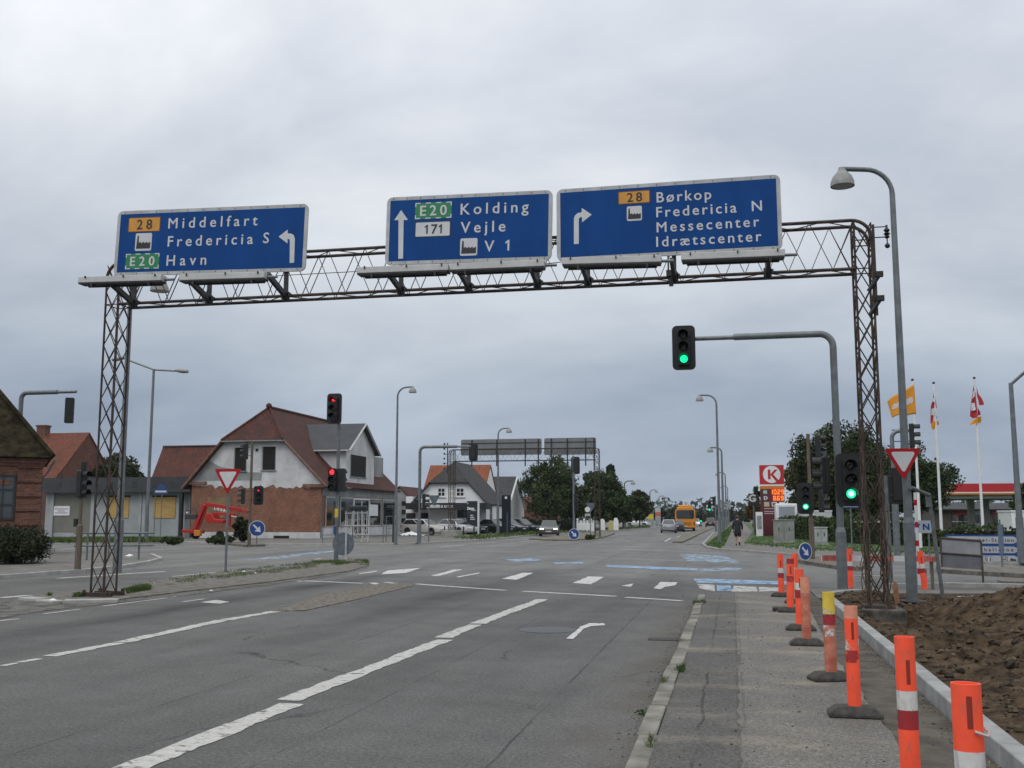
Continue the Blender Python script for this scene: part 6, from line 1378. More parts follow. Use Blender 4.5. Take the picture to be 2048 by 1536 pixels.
mb = MB(); mb.prism([(-.78, z_(988)), (-.42, z_(988)), (-.42, z_(980)), (-.78, z_(980))], 0.01, 0.02, U); mb.build('fuel_badge', mat('fuel_green', (0.10, 0.30, 0.18), 0.5), t)
lt = MB(); text_into(lt, '95', -.74, z_(987), .28, .22, U, 0.025, 0.02); text_into(lt, 'D', -.70, z_(999.5), 0, .30, U, 0.012, 0.03)
lt.build('lettering', SIGNWHITE, t)
for i, x in enumerate((-.72, -.08, .56)): MB().bb(x - .0, x + .44, -0.215, -0.2, z_(1013), z_(1004)).build('service_badge', (mat('beige_badge', (0.45, 0.42, 0.28), 0.5), SIGNWHITE, SIGNWHITE)[i], t)
MB().bb(-.0, .26, -0.222, -0.216, z_(1010.5), z_(1006.5)).build('truck_symbol', SIGNBLACK, t)
lt = MB()
for py, wd in ((1018, .95), (1024, .8), (1028, .7)): lt.bb(-.72, -.72 + wd * 1.1, -0.192, -0.18, z_(py), z_(py - 2))
lt.build('small_print', mat('pale_print', (0.42, 0.33, 0.34), 0.6), t)

# petrol station
y_ = 117.0; P, Q = PY(1886, 1000, y_), PY(2110, 966, y_); t = T('petrol_canopy', 'petrol station canopy with red fascia and orange line', 'canopy', (P.x, y_, 0.1)); z_ = lambda py: PY(1960, py, y_).z - 0.1; L0 = Q.x - P.x
MB().bb(0, L0, 0, 14, z_(984), z_(967)).build('red_fascia', PRED, t); MB().bb(-0.02, L0, -0.02, 14, z_(986), z_(984) - .003).build('white_line', WHITE, t); MB().bb(-0.01, L0, -0.01, 14, z_(989), z_(986) - .003).build('orange_line', MC['orange_strip'], t)
MB().bb(0.3, L0 - .3, 0.4, 13.6, z_(997), z_(989) - .003).build('soffit', mat('canopy_soffit', (0.26, 0.26, 0.25), 0.7), t)
for px in (1941, 1970, 2040): q = PY(px, 1000, y_ + 4); MB().bb(q.x - P.x - .33, q.x - P.x + .33, 3.7, 4.3, 0, z_(997) - .003).build('column', mat('column_grey', (0.17, 0.165, 0.16), 0.6), t)
y_ = 136.0; P, Q = PY(1868, 1005, y_), PY(2140, 1005, y_); t = T('station_shop', 'dark brick petrol station shop with red fascia band', 'shop', (P.x, y_, 0.1)); L0 = Q.x - P.x; z_ = lambda py: PY(1960, py, y_).z - 0.1
MB().bb(0, L0, 0, 9, 0, z_(1018)).build('wall', mat('dark_shop_wall', (0.075, 0.06, 0.052), 0.8, var=0.15, scale=1), t)
mb = MB(); slab3(mb, [(-.4, -.5, z_(1018)), (L0, -.5, z_(1018)), (L0, 4.5, z_(1005)), (-.4, 4.5, z_(1005))], .15); slab3(mb, [(-.4, 9.5, z_(1018)), (L0, 9.5, z_(1018)), (L0, 4.5, z_(1005)), (-.4, 4.5, z_(1005))], .15); mb.build('roof', SLATE, t)
f0, f1 = PY(1904, 1024, y_).x - P.x, PY(1955, 1024, y_).x - P.x; mr_ = mat('dark_red_band', (0.16, 0.012, 0.018), 0.5)
MB().bb(f0, f1, -.1, -.003, z_(1030), z_(1019)).build('red_band', mr_, t)
f0, f1 = PY(1985, 1024, y_).x - P.x, PY(2022, 1024, y_).x - P.x; MB().bb(f0, f1, -.1, -.003, z_(1031), z_(1017)).build('red_band', mr_, t)
lt = MB(); text_into(lt, 'CIRCLE', f0 + .3, z_(1026.5), (f1 - f0) * .55, .4, stand(0, -.1, 0), .01, .02); lt.lathe([(.26, -.12), (.36, -.12)], (f1 - .65, 0, z_(1024)), 16, 'Y'); text_into(lt, 'K', f1 - .75, z_(1026), 0, .3, stand(0, -.1, 0), .01, .03); lt.build('lettering', mat('dull_pink_white', (0.55, 0.30, 0.30), 0.5), t)
for a, b_ in ((1906, 1936), (1950, 1965), (1990, 2018)): win(t, ((PY((a + b_) / 2, 1040, y_).x - P.x), 0, .3), 'y-', (b_ - a) / F * 142, 2.3, 2 if b_ - a > 16 else 1, 1, .12, mat('dark_frame', (0, 0, 0)), SHOPGLASS, 'window')
y_ = 126.0; q = PY(1954, 1045, y_); o = T('ticket_kiosk', 'small white framed kiosk window beneath the petrol canopy', 'kiosk', (q.x, y_, 0.1)); MB().bb(-.5, .5, 0, .6, 0, 2.3).build('body', WHITE, o); MB().bb(-.32, .32, -.01, .02, 1.0, 1.9).build('pane', GLASS, o)
for px in (1915, 1934):
    q = PY(px, 1047, 122); o = T('pump_lamp', ('small white pump light bar with yellow top, ' + ('leftmost under the canopy' if px < 1920 else 'nearer the canopy column')), 'pump', (q.x, 122, .1)); MB().bb(-.05, .05, -.05, .05, 0, 1.1).build('post', STEEL, o); MB().bb(-.55, .55, -.06, .06, 1.1, 1.2).build('bar', WHITE, o); MB().box((0, 0, 1.4), (.16, .1, .36)).build('top', SIGNYELLOW, o)

# ---------------------------------------------------------------- vehicles
TYRE = mat('tyre', (0.012, 0.012, 0.013), 0.85); RIM = mat('rim', (0.30, 0.31, 0.32), 0.35, 0.6); CARGLASS = mat('car_glass', (0.015, 0.02, 0.022), 0.05, spec=0.9)
HLON = mat('headlight_on', (0.9, 0.8, 0.7), 0.3, emit=(1.0, 0.78, 0.62), es=3.0); HLOFF = mat('headlight_off', (0.35, 0.37, 0.38), 0.1, spec=0.8)
TLRED = mat('tail_light', (0.22, 0.012, 0.015), 0.25); TLON = mat('tail_light_on', (0.4, 0.02, 0.02), 0.3, emit=(1.0, 0.10, 0.05), es=1.6); GRILLE = mat('grille_black', (0.012, 0.012, 0.013), 0.5)
PLATE = mat('plate_white', (0.55, 0.55, 0.53), 0.5)
def car(label, loc, rz, paint, L=4.2, Wd=1.78, H=1.46, kind='hatch', lit=False, tail=False, detail=True, group=None):
    t = T('parked_car' if group else 'car', label, 'car', loc, rz, group); w = Wd / 2
    st = [(-.50, .30, .58, .74), (-.485, .22, .66, .88), (-.44, .18, .72, .95), (-.34, .17, .80, .99), (-.21, .17, .92, 1.0), (.05, .17, .95, 1.0), (.30, .17, .98, 1.0), (.43, .19, 1.0, .97), (.485, .24, .95, .90), (.50, .34, .74, .82)]
    if kind == 'sedan': st[6:] = [(.28, .17, .97, 1.0), (.42, .19, .98, .96), (.485, .24, .92, .88), (.50, .34, .70, .80)]
    mb = MB(); ring = None; vs = []
    for y, zl, zb, k in st:
        hw = w * k; P = [(hw * .80, zl), (hw * .97, zl + .10), (hw, zl + (zb - zl) * .45), (hw * .985, zb - .10), (hw * .93, zb), (hw * .45, zb + .025)]
        vs.append([(x, y * L, z) for x, z in P] + [(-x, y * L, z) for x, z in reversed(P)])
    n = len(vs[0]); fl = [v for r in vs for v in r]
    fs = [(i * n + k, i * n + (k + 1) % n, (i + 1) * n + (k + 1) % n, (i + 1) * n + k) for i in range(len(vs) - 1) for k in range(n)]
    mb.add(fl, fs, True); mb.f += [tuple(range(n)), tuple(reversed(range((len(vs) - 1) * n, len(vs) * n)))]; mb.sm += [False, False]
    body = mb.build('body', paint, t, angle=32)
    # greenhouse
    if kind == 'sedan': yb = (-.20, -.035, .14, .20, .335); zt = (H * .97, H, H * .965)
    elif kind == 'wagon': yb = (-.21, -.05, .2, .40, .475); zt = (H * .97, H, H * .965)
    else: yb = (-.22, -.05, .15, .345, .465); zt = (H * .97, H, H * .955)
    lw, uw = w * .93, w * .70
    B = [(-lw * .93, yb[0] * L, .90), (lw * .93, yb[0] * L, .90), (lw, 0, .94), (lw * .93, yb[4] * L, .96), (-lw * .93, yb[4] * L, .96), (-lw, 0, .94)]
    Tp = [(-uw * .92, yb[1] * L, zt[0]), (uw * .92, yb[1] * L, zt[0]), (uw, yb[2] * L, zt[1]), (uw * .93, yb[3] * L, zt[2]), (-uw * .93, yb[3] * L, zt[2]), (-uw, yb[2] * L, zt[1])]
    g = MB(); g.add(B + Tp, [(0, 1, 7, 6), (1, 2, 8, 7), (2, 3, 9, 8), (3, 4, 10, 9), (4, 5, 11, 10), (5, 0, 6, 11), (6, 7, 8, 9, 10, 11)], False)
    g.build('roof', paint, t, bevel=0.05)
    V = [Vector(p) for p in B + Tp]
    def glass(ids, name, sc, off=0.012):
        P = [V[i] for i in ids]; c = sum(P, Vector()) / len(P); nrm = Vector()
        for i in range(len(P)): a, b_ = P[i], P[(i + 1) % len(P)]; nrm += a.cross(b_)
        nrm.normalize(); 
        if nrm.dot(c - Vector((0, 0, 0.8))) < 0: nrm = -nrm
        Q = [c + (p - c) * sc + nrm * off for p in P]; m = MB(); m.add(Q, [tuple(range(len(Q)))]); return m.build(name, CARGLASS, t)
    glass((0, 1, 7, 6), 'windscreen', .90); glass((3, 4, 10, 9), 'rear_window', .84)
    glass((1, 2, 8, 7), 'side_window', .86); glass((2, 3, 9, 8), 'side_window', .84); glass((5, 0, 6, 11), 'side_window', .86); glass((4, 5, 11, 10), 'side_window', .84)
    for sx in (-1, 1):
        for fy in (-.31, .30):
            wl = MB().lathe([(0.20, -0.10), (0.30, -0.095), (0.315, -0.06), (0.315, 0.06), (0.30, 0.095), (0.20, 0.10)], (sx * (w - .10), fy * L, .315), 18, 'X').build('wheel', TYRE, t)
            MB().lathe([(0.001, sx * .085), (0.07, sx * .10), (0.20, sx * .095), (0.215, sx * .08)], (sx * (w - .10), fy * L, .315), 14, 'X').build('rim', RIM, wl)
        m = MB()
        for fy in (-.31, .30): m.lathe([(0.001, sx * 0.012), (.375, sx * 0.012), (.375, -sx * .02)], (sx * (w - .012), fy * L, .335), 18, 'X', (0, math.pi) )
        m.build('wheel_arch', GRILLE, t)
        hl = MB().box((0, 0, 0), (.34, .10, .13)).xf(Matrix.Translation((sx * w * .70, -.474 * L, .655)) @ Matrix.Rotation(sx * .25, 4, 'Z') @ Matrix.Rotation(-.3, 4, 'X')); hl.build('headlight', HLON if lit else HLOFF, t, bevel=0.02)
        MB().box((sx * w * .80, .478 * L, .80), (.22, .12, .26 if kind != 'sedan' else .16)).build('tail_light', TLON if tail else TLRED, t, bevel=0.02)
        MB().sphere((sx * (w + .08), -.16 * L, .98), .09, 8, 6, (1, .8, .75)).build('mirror', paint, t)
    m = MB(); m.box((0, -.488 * L, .56), (.9, .06, .11)); m.box((0, -.487 * L, .33), (1.2, .08, .12)); m.build('grille', GRILLE, t)
    MB().box((0, -.503 * L, .46), (.50, .02, .11)).build('number_plate', PLATE, t); MB().box((0, .50 * L, .70), (.50, .03, .11)).build('number_plate', PLATE, t)
    m = MB(); m.box((0, .488 * L, .36), (Wd * .86, .10, .16)); m.build('rear_bumper', GRILLE, t)
    return t
def paint(n, c, r=0.3, me=0.2): return mat(n, c, r, me, coat=0.6, var=0.04, scale=2)
P_W = paint('pearl_white_paint', (0.62, 0.59, 0.55)); P_GREY = paint('grey_beige_paint', (0.062, 0.056, 0.052), .35, .2); P_SILV = paint('silver_paint', (0.30, 0.31, 0.34), .3, .5)
P_BLK = paint('black_paint', (0.018, 0.02, 0.023)); P_NAVY = paint('dark_blue_paint', (0.02, 0.026, 0.04)); P_BLUE = paint('pale_blue_paint_metal', (0.30, 0.36, 0.40)); P_BRW = paint('white_car_paint', (0.55, 0.56, 0.57))
q = PY(850, 1073, 91.5)
car('pearl white estate car parked first in the dealer row', (q.x, 91.5, .1), D(68), P_W, 4.6, 1.82, 1.45, 'wagon', group='cars parked at the dealer')
q = PY(908, 1068, 95.5); car('white hatchback parked behind the pearl white estate', (q.x, 96.5, .1), D(55), P_BRW, 4.4, 1.8, 1.48, 'hatch', group='cars parked at the dealer')
q = PY(942, 1065, 103); car('dark car parked between the two dealer pylons on the left', (q.x, 101.5, .1), D(60), P_NAVY, 4.4, 1.8, 1.6, 'hatch', group='cars parked at the dealer')
q = PY(985, 1065, 103); car('black saloon parked right of the lettered pylon', (q.x, 103.5, .1), D(62), P_BLK, 4.6, 1.8, 1.45, 'sedan', group='cars parked at the dealer')
q = PY(1019, 1062, 107); car('dark blue hatchback parked behind the black pylon', (q.x, 106.5, .1), D(62), P_NAVY, 4.3, 1.8, 1.5, 'hatch', group='cars parked at the dealer')
q = PY(1046, 1064, 111); car('black estate parked last before the oncoming grey car', (q.x, 110, .1), D(62), P_BLK, 4.6, 1.82, 1.5, 'wagon', group='cars parked at the dealer')
q = PY(1091, 1073, 92.0); car('grey-beige hatchback coming towards the junction with headlights on', (q.x, 94.0, 0), D(8), P_GREY, 4.25, 1.78, 1.46, 'hatch', lit=True)
q = PY(1335, 1066, 115.0); car('silver hatchback driving away beside the yellow bus', (q.x, 117.0, 0), D(180 + 4), P_SILV, 4.2, 1.76, 1.52, 'hatch')
q = PY(1356, 1063, 128.0); car('dark car half hidden between silver hatchback and bus', (q.x, 126.0, 0), D(182), P_NAVY, 4.3, 1.78, 1.42, 'sedan')
q = PY(1275, 1053, 185.0); car('white car parked beyond the verge on the left roadside', (q.x, 186.0, .1), D(80), P_BRW, 4.4, 1.8, 1.45, 'sedan')
q = PY(1391, 1051, 200.0); car('white car coming from far down the road', (q.x, 201, 0), 0, P_BRW, 4.3, 1.8, 1.5, 'hatch', lit=True)
q = PY(1421, 1052, 190.0); car('dark far car with glowing tail lights', (q.x, 191, 0), D(180), P_BLK, 4.4, 1.85, 1.7, 'wagon', tail=True)
# the yellow bus, rear view
BY = mat('bus_yellow', (0.60, 0.235, 0.012), 0.4, var=0.04, scale=1, coat=0.3)
q = PY(1366, 1062, 131.0); t = T('city_bus', 'yellow city bus seen from behind in the right lane', 'bus', (q.x, 131.0 + 6, 0), D(180 + 3)); L, w, H = 12.0, 1.27, 3.02
prof = [(-w, .45), (-w, 2.2), (-w * .95, 2.62), (-w * .80, 2.92), (-w * .5, H), (w * .5, H), (w * .80, 2.92), (w * .95, 2.62), (w, 2.2), (w, .45), (w * .9, .30), (-w * .9, .30)]
MB().prism(list(reversed(prof)), -L / 2, L / 2, lambda p: Vector((p.x, p.z, p.y))).build('body', BY, t, bevel=0.07)
MB().prism(rrect(-w * .86, w * .86, 1.55, 2.62, .2), 0, .03, lambda p: Vector((-p.x, L / 2 + p.z, p.y))).build('rear_window', CARGLASS, t)
for sx in (-1, 1):
    MB().bb(min(sx * w, sx * (w + .015)), max(sx * w, sx * (w + .015)), -L / 2 + .6, L / 2 - .9, 1.35, 2.4).build('side_window', CARGLASS, t)
    for y in (-3.4, 2.6):
        wl = MB().lathe([(.28, -.14), (.48, -.14), (.5, 0), (.48, .14), (.28, .14)], (sx * (w - .16), y, .5), 18, 'X').build('wheel', TYRE, t); MB().lathe([(.001, sx * .12), (.29, sx * .13)], (sx * (w - .16), y, .5), 14, 'X').build('rim', RIM, wl)
    MB().box((sx * w * .86, L / 2 + .01, .95), (.16, .05, .42)).build('tail_light', TLRED, t, bevel=.02); MB().box((sx * w * .86, L / 2 + .01, 2.75), (.12, .04, .12)).build('marker_light', TLRED, t)
m = MB()
for k in range(6): m.box((0, L / 2 + .005, .75 + k * .07), (1.5, .03, .03))
m.build('engine_grille', mat('bus_grille', (0.40, 0.14, 0.01), 0.5), t); MB().box((0, L / 2 + .01, .38), (2.3, .08, .16)).build('bumper', GRILLE, t); MB().box((0, L / 2 + .035, .62), (.5, .02, .11)).build('number_plate', PLATE, t)
MB().box((0, 1.5, H + .12), (1.7, 4.5, .28)).build('roof_unit', BY, t, bevel=.1)

# boom lift by the brick gable
yl = 72.5; RED = mat('lift_red', (0.40, 0.016, 0.012), 0.4, var=0.06, scale=2); q = PY(436, 1078, yl)
t = T('boom_lift', 'red folded boom lift with dark basket beside the brick gable', 'lift', (q.x, yl, 0.1)); A = lambda px, py, dy=0.0: PY(px, py, yl + dy) - Vector((q.x, yl, 0.1))
def beam(name, a, b_, th, wd, m, par=None):
    a, b_ = Vector(a), Vector(b_); d = b_ - a
    return MB().box((a + b_) / 2, (d.length, wd, th), 0, Matrix.Rotation(-math.atan2(d.z, d.x), 3, 'Y')).build(name, m, par or t, bevel=.02)
bm = beam('main_boom', A(412, 1008), A(482, 1020), .30, .28, RED); lt = MB(); u0, u1 = A(431, 1016), A(459, 1020)
text_into(lt, 'LOXAM', u0.x, u0.z - .13, u1.x - u0.x, .19, lambda p: Vector((p.x, -0.155 - p.z, p.y - (p.x - u0.x) * .17)), .004, .03); lt.build('lettering', WHITE, bm)
beam('telescope', A(480, 1020), A(497, 1024), .24, .2, mat('lift_dull_red', (0.32, 0.03, 0.025), 0.5)); beam('lower_boom', A(409, 1009, -.4), A(388, 1062, -.4), .24, .22, RED); beam('lower_boom_link', A(414, 1012, -.3), A(396, 1060, -.3), .14, .14, RED)
MB().prism([tuple(Vector(A(*p)).xz) for p in ((416, 1036), (420, 1028), (428, 1026), (436, 1038), (453, 1040), (453, 1046), (424, 1046))][::-1], -.55, .55, lambda p: Vector((p.x, -p.z, p.y))).build('turret', RED, t, bevel=.03)
beam('upper_link', A(430, 1027, -.1), A(470, 1029, -.1), .20, .2, RED); beam('hose', A(462, 1032, -.3), A(474, 1034, -.3), .05, .05, WHITE); beam('jib', A(460, 1030), A(458, 1052), .16, .2, RED)
beam('base_frame', A(369, 1062), A(404, 1064), .24, .9, RED); MB().box(A(396, 1066, -.5), (.5, .4, .45)).build('outrigger', mat('lift_orange', (0.55, 0.20, 0.02), 0.5), t, bevel=.03)
m = MB(); c = A(386, 1034); m.box(c, (.95, .7, .35)); 
for dx in (-.45, .45): m.tube([c + Vector((dx, -.3, -.3)), c + Vector((dx, -.3, .55))], .025, 5)
m.tube([c + Vector((-.45, -.3, .5)), c + Vector((.45, -.3, .5))], .025, 5); m.build('basket', mat('basket_dark', (0.03, 0.032, 0.04), 0.6), t)
for px in (392, 440): 
    c = A(px, 1070, .3); MB().lathe([(.001, -.12), (.30, -.12), (.32, 0), (.30, .12), (.001, .12)], c, 14, 'Y').build('wheel', TYRE, t)
MB().sphere(A(374, 1026), .09, 8, 6).build('warning_light', WHITE, t)

# ---------------------------------------------------------------- cabinets, boxes, rails, litter
def cabinet(label, a, b_, top, base, dep, m, lid=True, pl=True):
    g = G((a + b_) / 2, base, .13); P, Q = PY(a, base, g.y), PY(b_, top, g.y); t = T('utility_cabinet', label, 'cabinet', (g.x, g.y, .13)); w = Q.x - P.x; h = Q.z - .13
    MB().box((0, dep / 2, h / 2 + .08), (w, dep, h - .16)).build('body', m, t, bevel=.02); MB().box((0, dep / 2, .08), (w + .06, dep + .06, .16)).build('plinth', CONC, t); MB().box((0, dep / 2, h), (w + .08, dep + .08, .06)).build('lid', m, t, bevel=.01)
    x = MB(); x.box((0, -.006, h / 2 + .05), (.012, .012, h - .3))
    for d in (-.25, .25): x.box((w * d, -.01, h * .6), (.05, .03, .22))
    x.build('door_fittings', BRACKET, t); return t
cabinet('large grey utility cabinet on the lawn before the hedge', 1549, 1589, 1040, 1086, .6, mat('cabinet_grey', (0.23, 0.235, 0.225), .7, var=.15, scale=2))
cabinet('smaller pale utility cabinet behind the timber signal pole', 1631, 1655, 1055, 1090, .5, mat('cabinet_pale', (0.34, 0.36, 0.36), .7, var=.15, scale=2))
# white box trailer and low white trailer behind the hedge
y_ = 88.0; P, Q = PY(1553, 1043, y_), PY(1594, 1007, y_); t = T('box_trailer', 'white framed trailer with grey rear door behind the hedge', 'trailer', ((P.x + Q.x) / 2, y_, .1)); w, h = Q.x - P.x, Q.z - .1
MB().bb(-w / 2, w / 2, 0, 4, .7, h).build('body', WHITE, t, bevel=.08); MB().bb(-w / 2 + .22, w / 2 - .2, -.03, -.003, .9, h - .25).build('rear_door', mat('trailer_grey', (0.27, .29, .33), .5), t)
for sx in (-1, 1): MB().lathe([(.001, -.1), (.33, -.1), (.33, .1), (.001, .1)], (sx * (w / 2 - .15), 2, .33), 14, 'X').build('wheel', TYRE, t)
P, Q = PY(1596, 1046, y_ + 1), PY(1664, 1023, y_ + 1); t = T('flat_trailer', 'low white trailer behind the hedge and the timber signal pole', 'trailer', ((P.x + Q.x) / 2, y_ + 1, .1)); w, h = Q.x - P.x, Q.z - .1
MB().bb(-w / 2, w / 2, 0, 2.2, .6, h).build('body', mat('trailer_white', (0.50, .51, .52), .5, var=.1, scale=1), t, bevel=.05); MB().bb(-w / 2 - .03, w / 2 + .03, -.04, 2.24, h, h + .1).build('top_rail', WHITE, t)
for x in (-w * .2, w * .15): MB().lathe([(.001, -.1), (.33, -.1), (.33, .1), (.001, .1)], (x, .1, .33), 14, 'Y').build('wheel', TYRE, t)
P, Q = PY(1512, 1046, 90), PY(1525, 1024, 90); t = T('white_box_cabinet', 'narrow white notice cabinet at the foot of the price pylon', 'cabinet', ((P.x + Q.x) / 2, 90, .1)); w, h = Q.x - P.x, Q.z - .1; MB().bb(-w / 2, w / 2, 0, .4, 0, h).build('body', WHITE, t, bevel=.02); MB().bb(-w * .35, w * .35, -.02, -.003, h * .3, h * .85).build('notice', mat('notice_grey', (.25, .26, .27), .6, var=.4, scale=9), t)
y_ = 112; P, Q = PY(1985, 1060, 80), PY(2060, 1028, 80); q = PY(2036, 1040, 80); t = T('white_van_box', 'white ribbed container at the right edge behind the hedge', 'container', (q.x + 1.2, 80, .1)); MB().bb(-1.6, 1.6, 0, 4, .2, 2.0).build('body', WHITE, t, bevel=.05); MB().bb(-1.64, 1.64, -.04, 4.04, 2.0, 2.12).build('lid', WHITE, t)
# sign far left: dark advert sign with pale letter, road info sign, far pylons
y_ = 96.0; P, Q = PY(1497, 1010, y_), PY(1517, 987, y_); t = T('advert_sign', 'dark advertising sign with a pale G left of the price pylon', 'sign', ((P.x + Q.x) / 2, y_, .1)); MB().bb(-(Q.x - P.x) / 2, (Q.x - P.x) / 2, -.05, .05, P.z - .1, Q.z - .1).build('panel', SIGNBLACK, t); MB().tube([(0, .1, 0), (0, .1, P.z)], .08, 8).build('post', STEELD, t)
lt = MB(); text_into(lt, 'G', -.38, P.z - .1 + .32, 0, .6, stand(0, -.05, 0), .01, .03); lt.build('lettering', SIGNWHITE, t)
y_ = 122.0; P, Q = PY(1438, 1016, y_), PY(1461, 1003, y_); t = T('info_sign', 'pale rounded road sign on two posts beyond the right verge lamp', 'road sign', ((P.x + Q.x) / 2, y_, .1)); w = (Q.x - P.x) / 2
MB().prism(rrect(-w, w, P.z - .1, Q.z - .1, .12), 0, .04, stand()).build('panel', mat('pale_sign_grey', (.30, .31, .32), .5), t); m = MB(); m.bb(-w * .6, w * .5, -.05, -.045, P.z + .42, P.z + .5); m.bb(-w * .5, w * .3, -.05, -.045, P.z + .05, P.z + .17); m.build('lettering', mat('sign_grey_text', (.10, .10, .11), .6), t)
m = MB(); [m.tube([(x, .05, 0), (x, .05, Q.z - .2)], .05, 6) for x in (-w * .7, w * .7)]; m.build('post', STEEL, t)
for a, b_, top, base, y_, cols, lab in ((1311, 1321, 1015, 1052, 190, ((0, .55, (.32, .33, .34)), (.55, .75, (.48, .10, .07)), (.75, 1, (.42, .42, .42))), 'far white and red roadside advertising pylon'), (1296, 1307, 1020, 1054, 188, ((0, .45, (.25, .28, .30)), (.45, .75, (.55, .42, .02)), (.75, 1, (.06, .08, .20))), 'far yellow and blue roadside advertising board')):
    P, Q = PY(a, base, y_), PY(b_, top, y_); t = T('advert_pylon', lab, 'sign pylon', ((P.x + Q.x) / 2, y_, .1)); h = Q.z - .1
    for f0, f1, c in cols: MB().bb(-(Q.x - P.x) / 2, (Q.x - P.x) / 2, -.15, .15, h * f0 + .003, h * f1).build('panel', mat('pylon_%d_%d' % (a, f0 * 100), c, .5), t)
# rounded guard rail at the left pavement corner
t = T('guard_rail', 'rounded grey tubular guard rail behind the left tower', 'railing', G(277, 1119, .09)); o = t.location.copy()
m = MB(); za, zb_ = HZ(o, 1066) - o.z, HZ(o, 1091) - o.z
for z in (za, zb_): m.tube([Vector((-2.0, -1.2, z)), Vector((-.4, -.25, z)), Vector((.2, .0, z)), Vector((.42, .25, z)), Vector((.30, .55, z)), Vector((-.2, .6, z)), Vector((-2.0, .2, z))], .035, 8)
m.build('rail', STEELD, t)
for x, y in ((0, 0), (-1.6, -.95), (-1.5, .3)): MB().tube([(x, y, 0), (x, y, za)], .035, 8).build('post', STEELD, t)
# steel pedestrian rails before the shop front
def rail(label, pts, h=1.0, mid=.5, every=1.5):
    o = Vector(pts[0]); t = T('pedestrian_rail', label, 'railing', o); m = MB(); p = MB()
    for a, b_ in zip(pts, pts[1:]):
        a, b_ = Vector(a) - o, Vector(b_) - o; n = max(1, round((b_ - a).length / every))
        for z in (h, mid): m.tube([a + Vector((0, 0, z)), b_ + Vector((0, 0, z))], .028, 6)
        for i in range(n + 1): c = a + (b_ - a) * i / n; p.tube([c, c + Vector((0, 0, h))], .028, 6)
    m.build('rail', STEELD, t); p.build('post', STEELD, t); return t
y_ = 62.5; rail('steel pedestrian rail below the shop windows', [tuple(PY(645, 1088, y_ + 1).xy) + (.08,), tuple(PY(705, 1087, y_).xy) + (.08,), tuple(PY(766, 1087, y_ + .5).xy) + (.08,)], 1.05)
rail('short steel hoop rail right of the shop notice', [tuple(PY(772, 1086, 66).xy) + (.08,), tuple(PY(788, 1085, 67).xy) + (.08,)], 1.7, .9)
t = T('metal_post', 'single dark metal post at the shop corner', 'post', tuple(PY(786, 1087, 65).xy) + (.08,)); MB().tube([(0, 0, 0), (0, 0, 2.3)], .06, 7).build('post', BRACKET, t)
# scaffold trolley and step ladder
y_ = 66.0; o = PY(717, 1085, y_); o.z = .08; t = T('scaffold_trolley', 'pale scaffold trolley stacked with frames before the shop door', 'scaffold', o); m = MB()
for dx in (-.95, -.5, -.1, .25, .55):
    m.tube([(dx, 0, .3), (dx + .02, 0, 2.05)], .03, 5); m.tube([(dx, .3, .3), (dx, .3, 1.8)], .025, 5)
for z in (.5, 1.05, 1.9): m.tube([(-1.0, 0, z), (.6, 0, z + .03)], .028, 5)
m.tube([(-1.3, -.1, .05), (-.95, 0, 1.2)], .028, 5); m.tube([(.2, -.1, .05), (.6, 0, 1.0)], .028, 5); m.tube([(-.5, -.1, .05), (-.2, 0, .8)], .028, 5); m.build('frame', TRIM, t)
MB().box((-.1, .1, 2.25), (1.2, .5, .34)).build('tarpaulin', BLACK, t, bevel=.08)
o = PY(729, 1086, y_ - 1.5); o.z = .08; t = T('step_ladder', 'small white step ladder leaning open beside the trolley', 'ladder', o); m = MB()
for dx in (-.22, .22): m.tube([(dx, 0, 0), (dx * .8, .35, 1.2)], .022, 5); m.tube([(dx, .75, 0), (dx * .8, .37, 1.2)], .018, 5)
for k in range(4): m.box((0, .08 + .08 * k, .25 + .27 * k), (.40, .10, .025))
m.build('frame', TRIM, t)
# bollards and chain at the dealer
for i, px in enumerate((889, 911, 927, 948, 960, 975)):
    o = PY(px, 1072, 90.0); o.z = .1; t = T('bollard', 'dark bollard, %s from the far gantry leg in the dealer front row' % ('first', 'second', 'third', 'fourth', 'fifth', 'sixth')[i], 'bollard', o, 0, 'dark bollards before the dealer'); MB().tube([(0, 0, 0), (0, 0, .75)], .07, 8).build('post', BRACKET, t); MB().lathe([(.07, .75), (.05, .80), (.001, .82)], seg=8).build('cap', BRACKET, t)
# low board fence and white stones on the far left side
y_ = 120.0; P, Q = PY(1155, 1061, y_), PY(1188, 1040, y_); t = T('board_fence', 'short white board fence with posts before the far trees', 'fence', (P.x, y_, .1)); MB().bb(0, Q.x - P.x, 0, .06, 0, Q.z - .45).build('boards', WHITE, t)
for i in range(6): x = (Q.x - P.x) * i / 5; p_ = MB().bb(x - .08, x + .08, -.05, .11, 0, Q.z - .15).build('post', WHITE, t); MB().sphere((x, .03, Q.z - .05), .13, 8, 6).build('post_ball', BLACK if i % 2 else WHITE, p_)
for i, (px, top, lab) in enumerate(((1205, 1038, 'small white standing stone left of the yard'), (1222, 1041, 'pale yellow-topped standing stone in the yard'), (1232, 1036, 'tall white standing stone in the yard'))):
    o = PY(px, 1056, 128); o.z = .1; h = HZ(o, top) - .1; t = T('standing_stone', lab, 'stone', o, 0, 'white stones in the far yard'); MB().prism([(-.32, 0), (.32, 0), (.30, h * .8), (.14, h), (-.16, h), (-.30, h * .78)], -.12, .12, stand()).build('stone', WHITE if i != 1 else mat('stone_yellow', (.42, .40, .16), .7), t, bevel=.04)
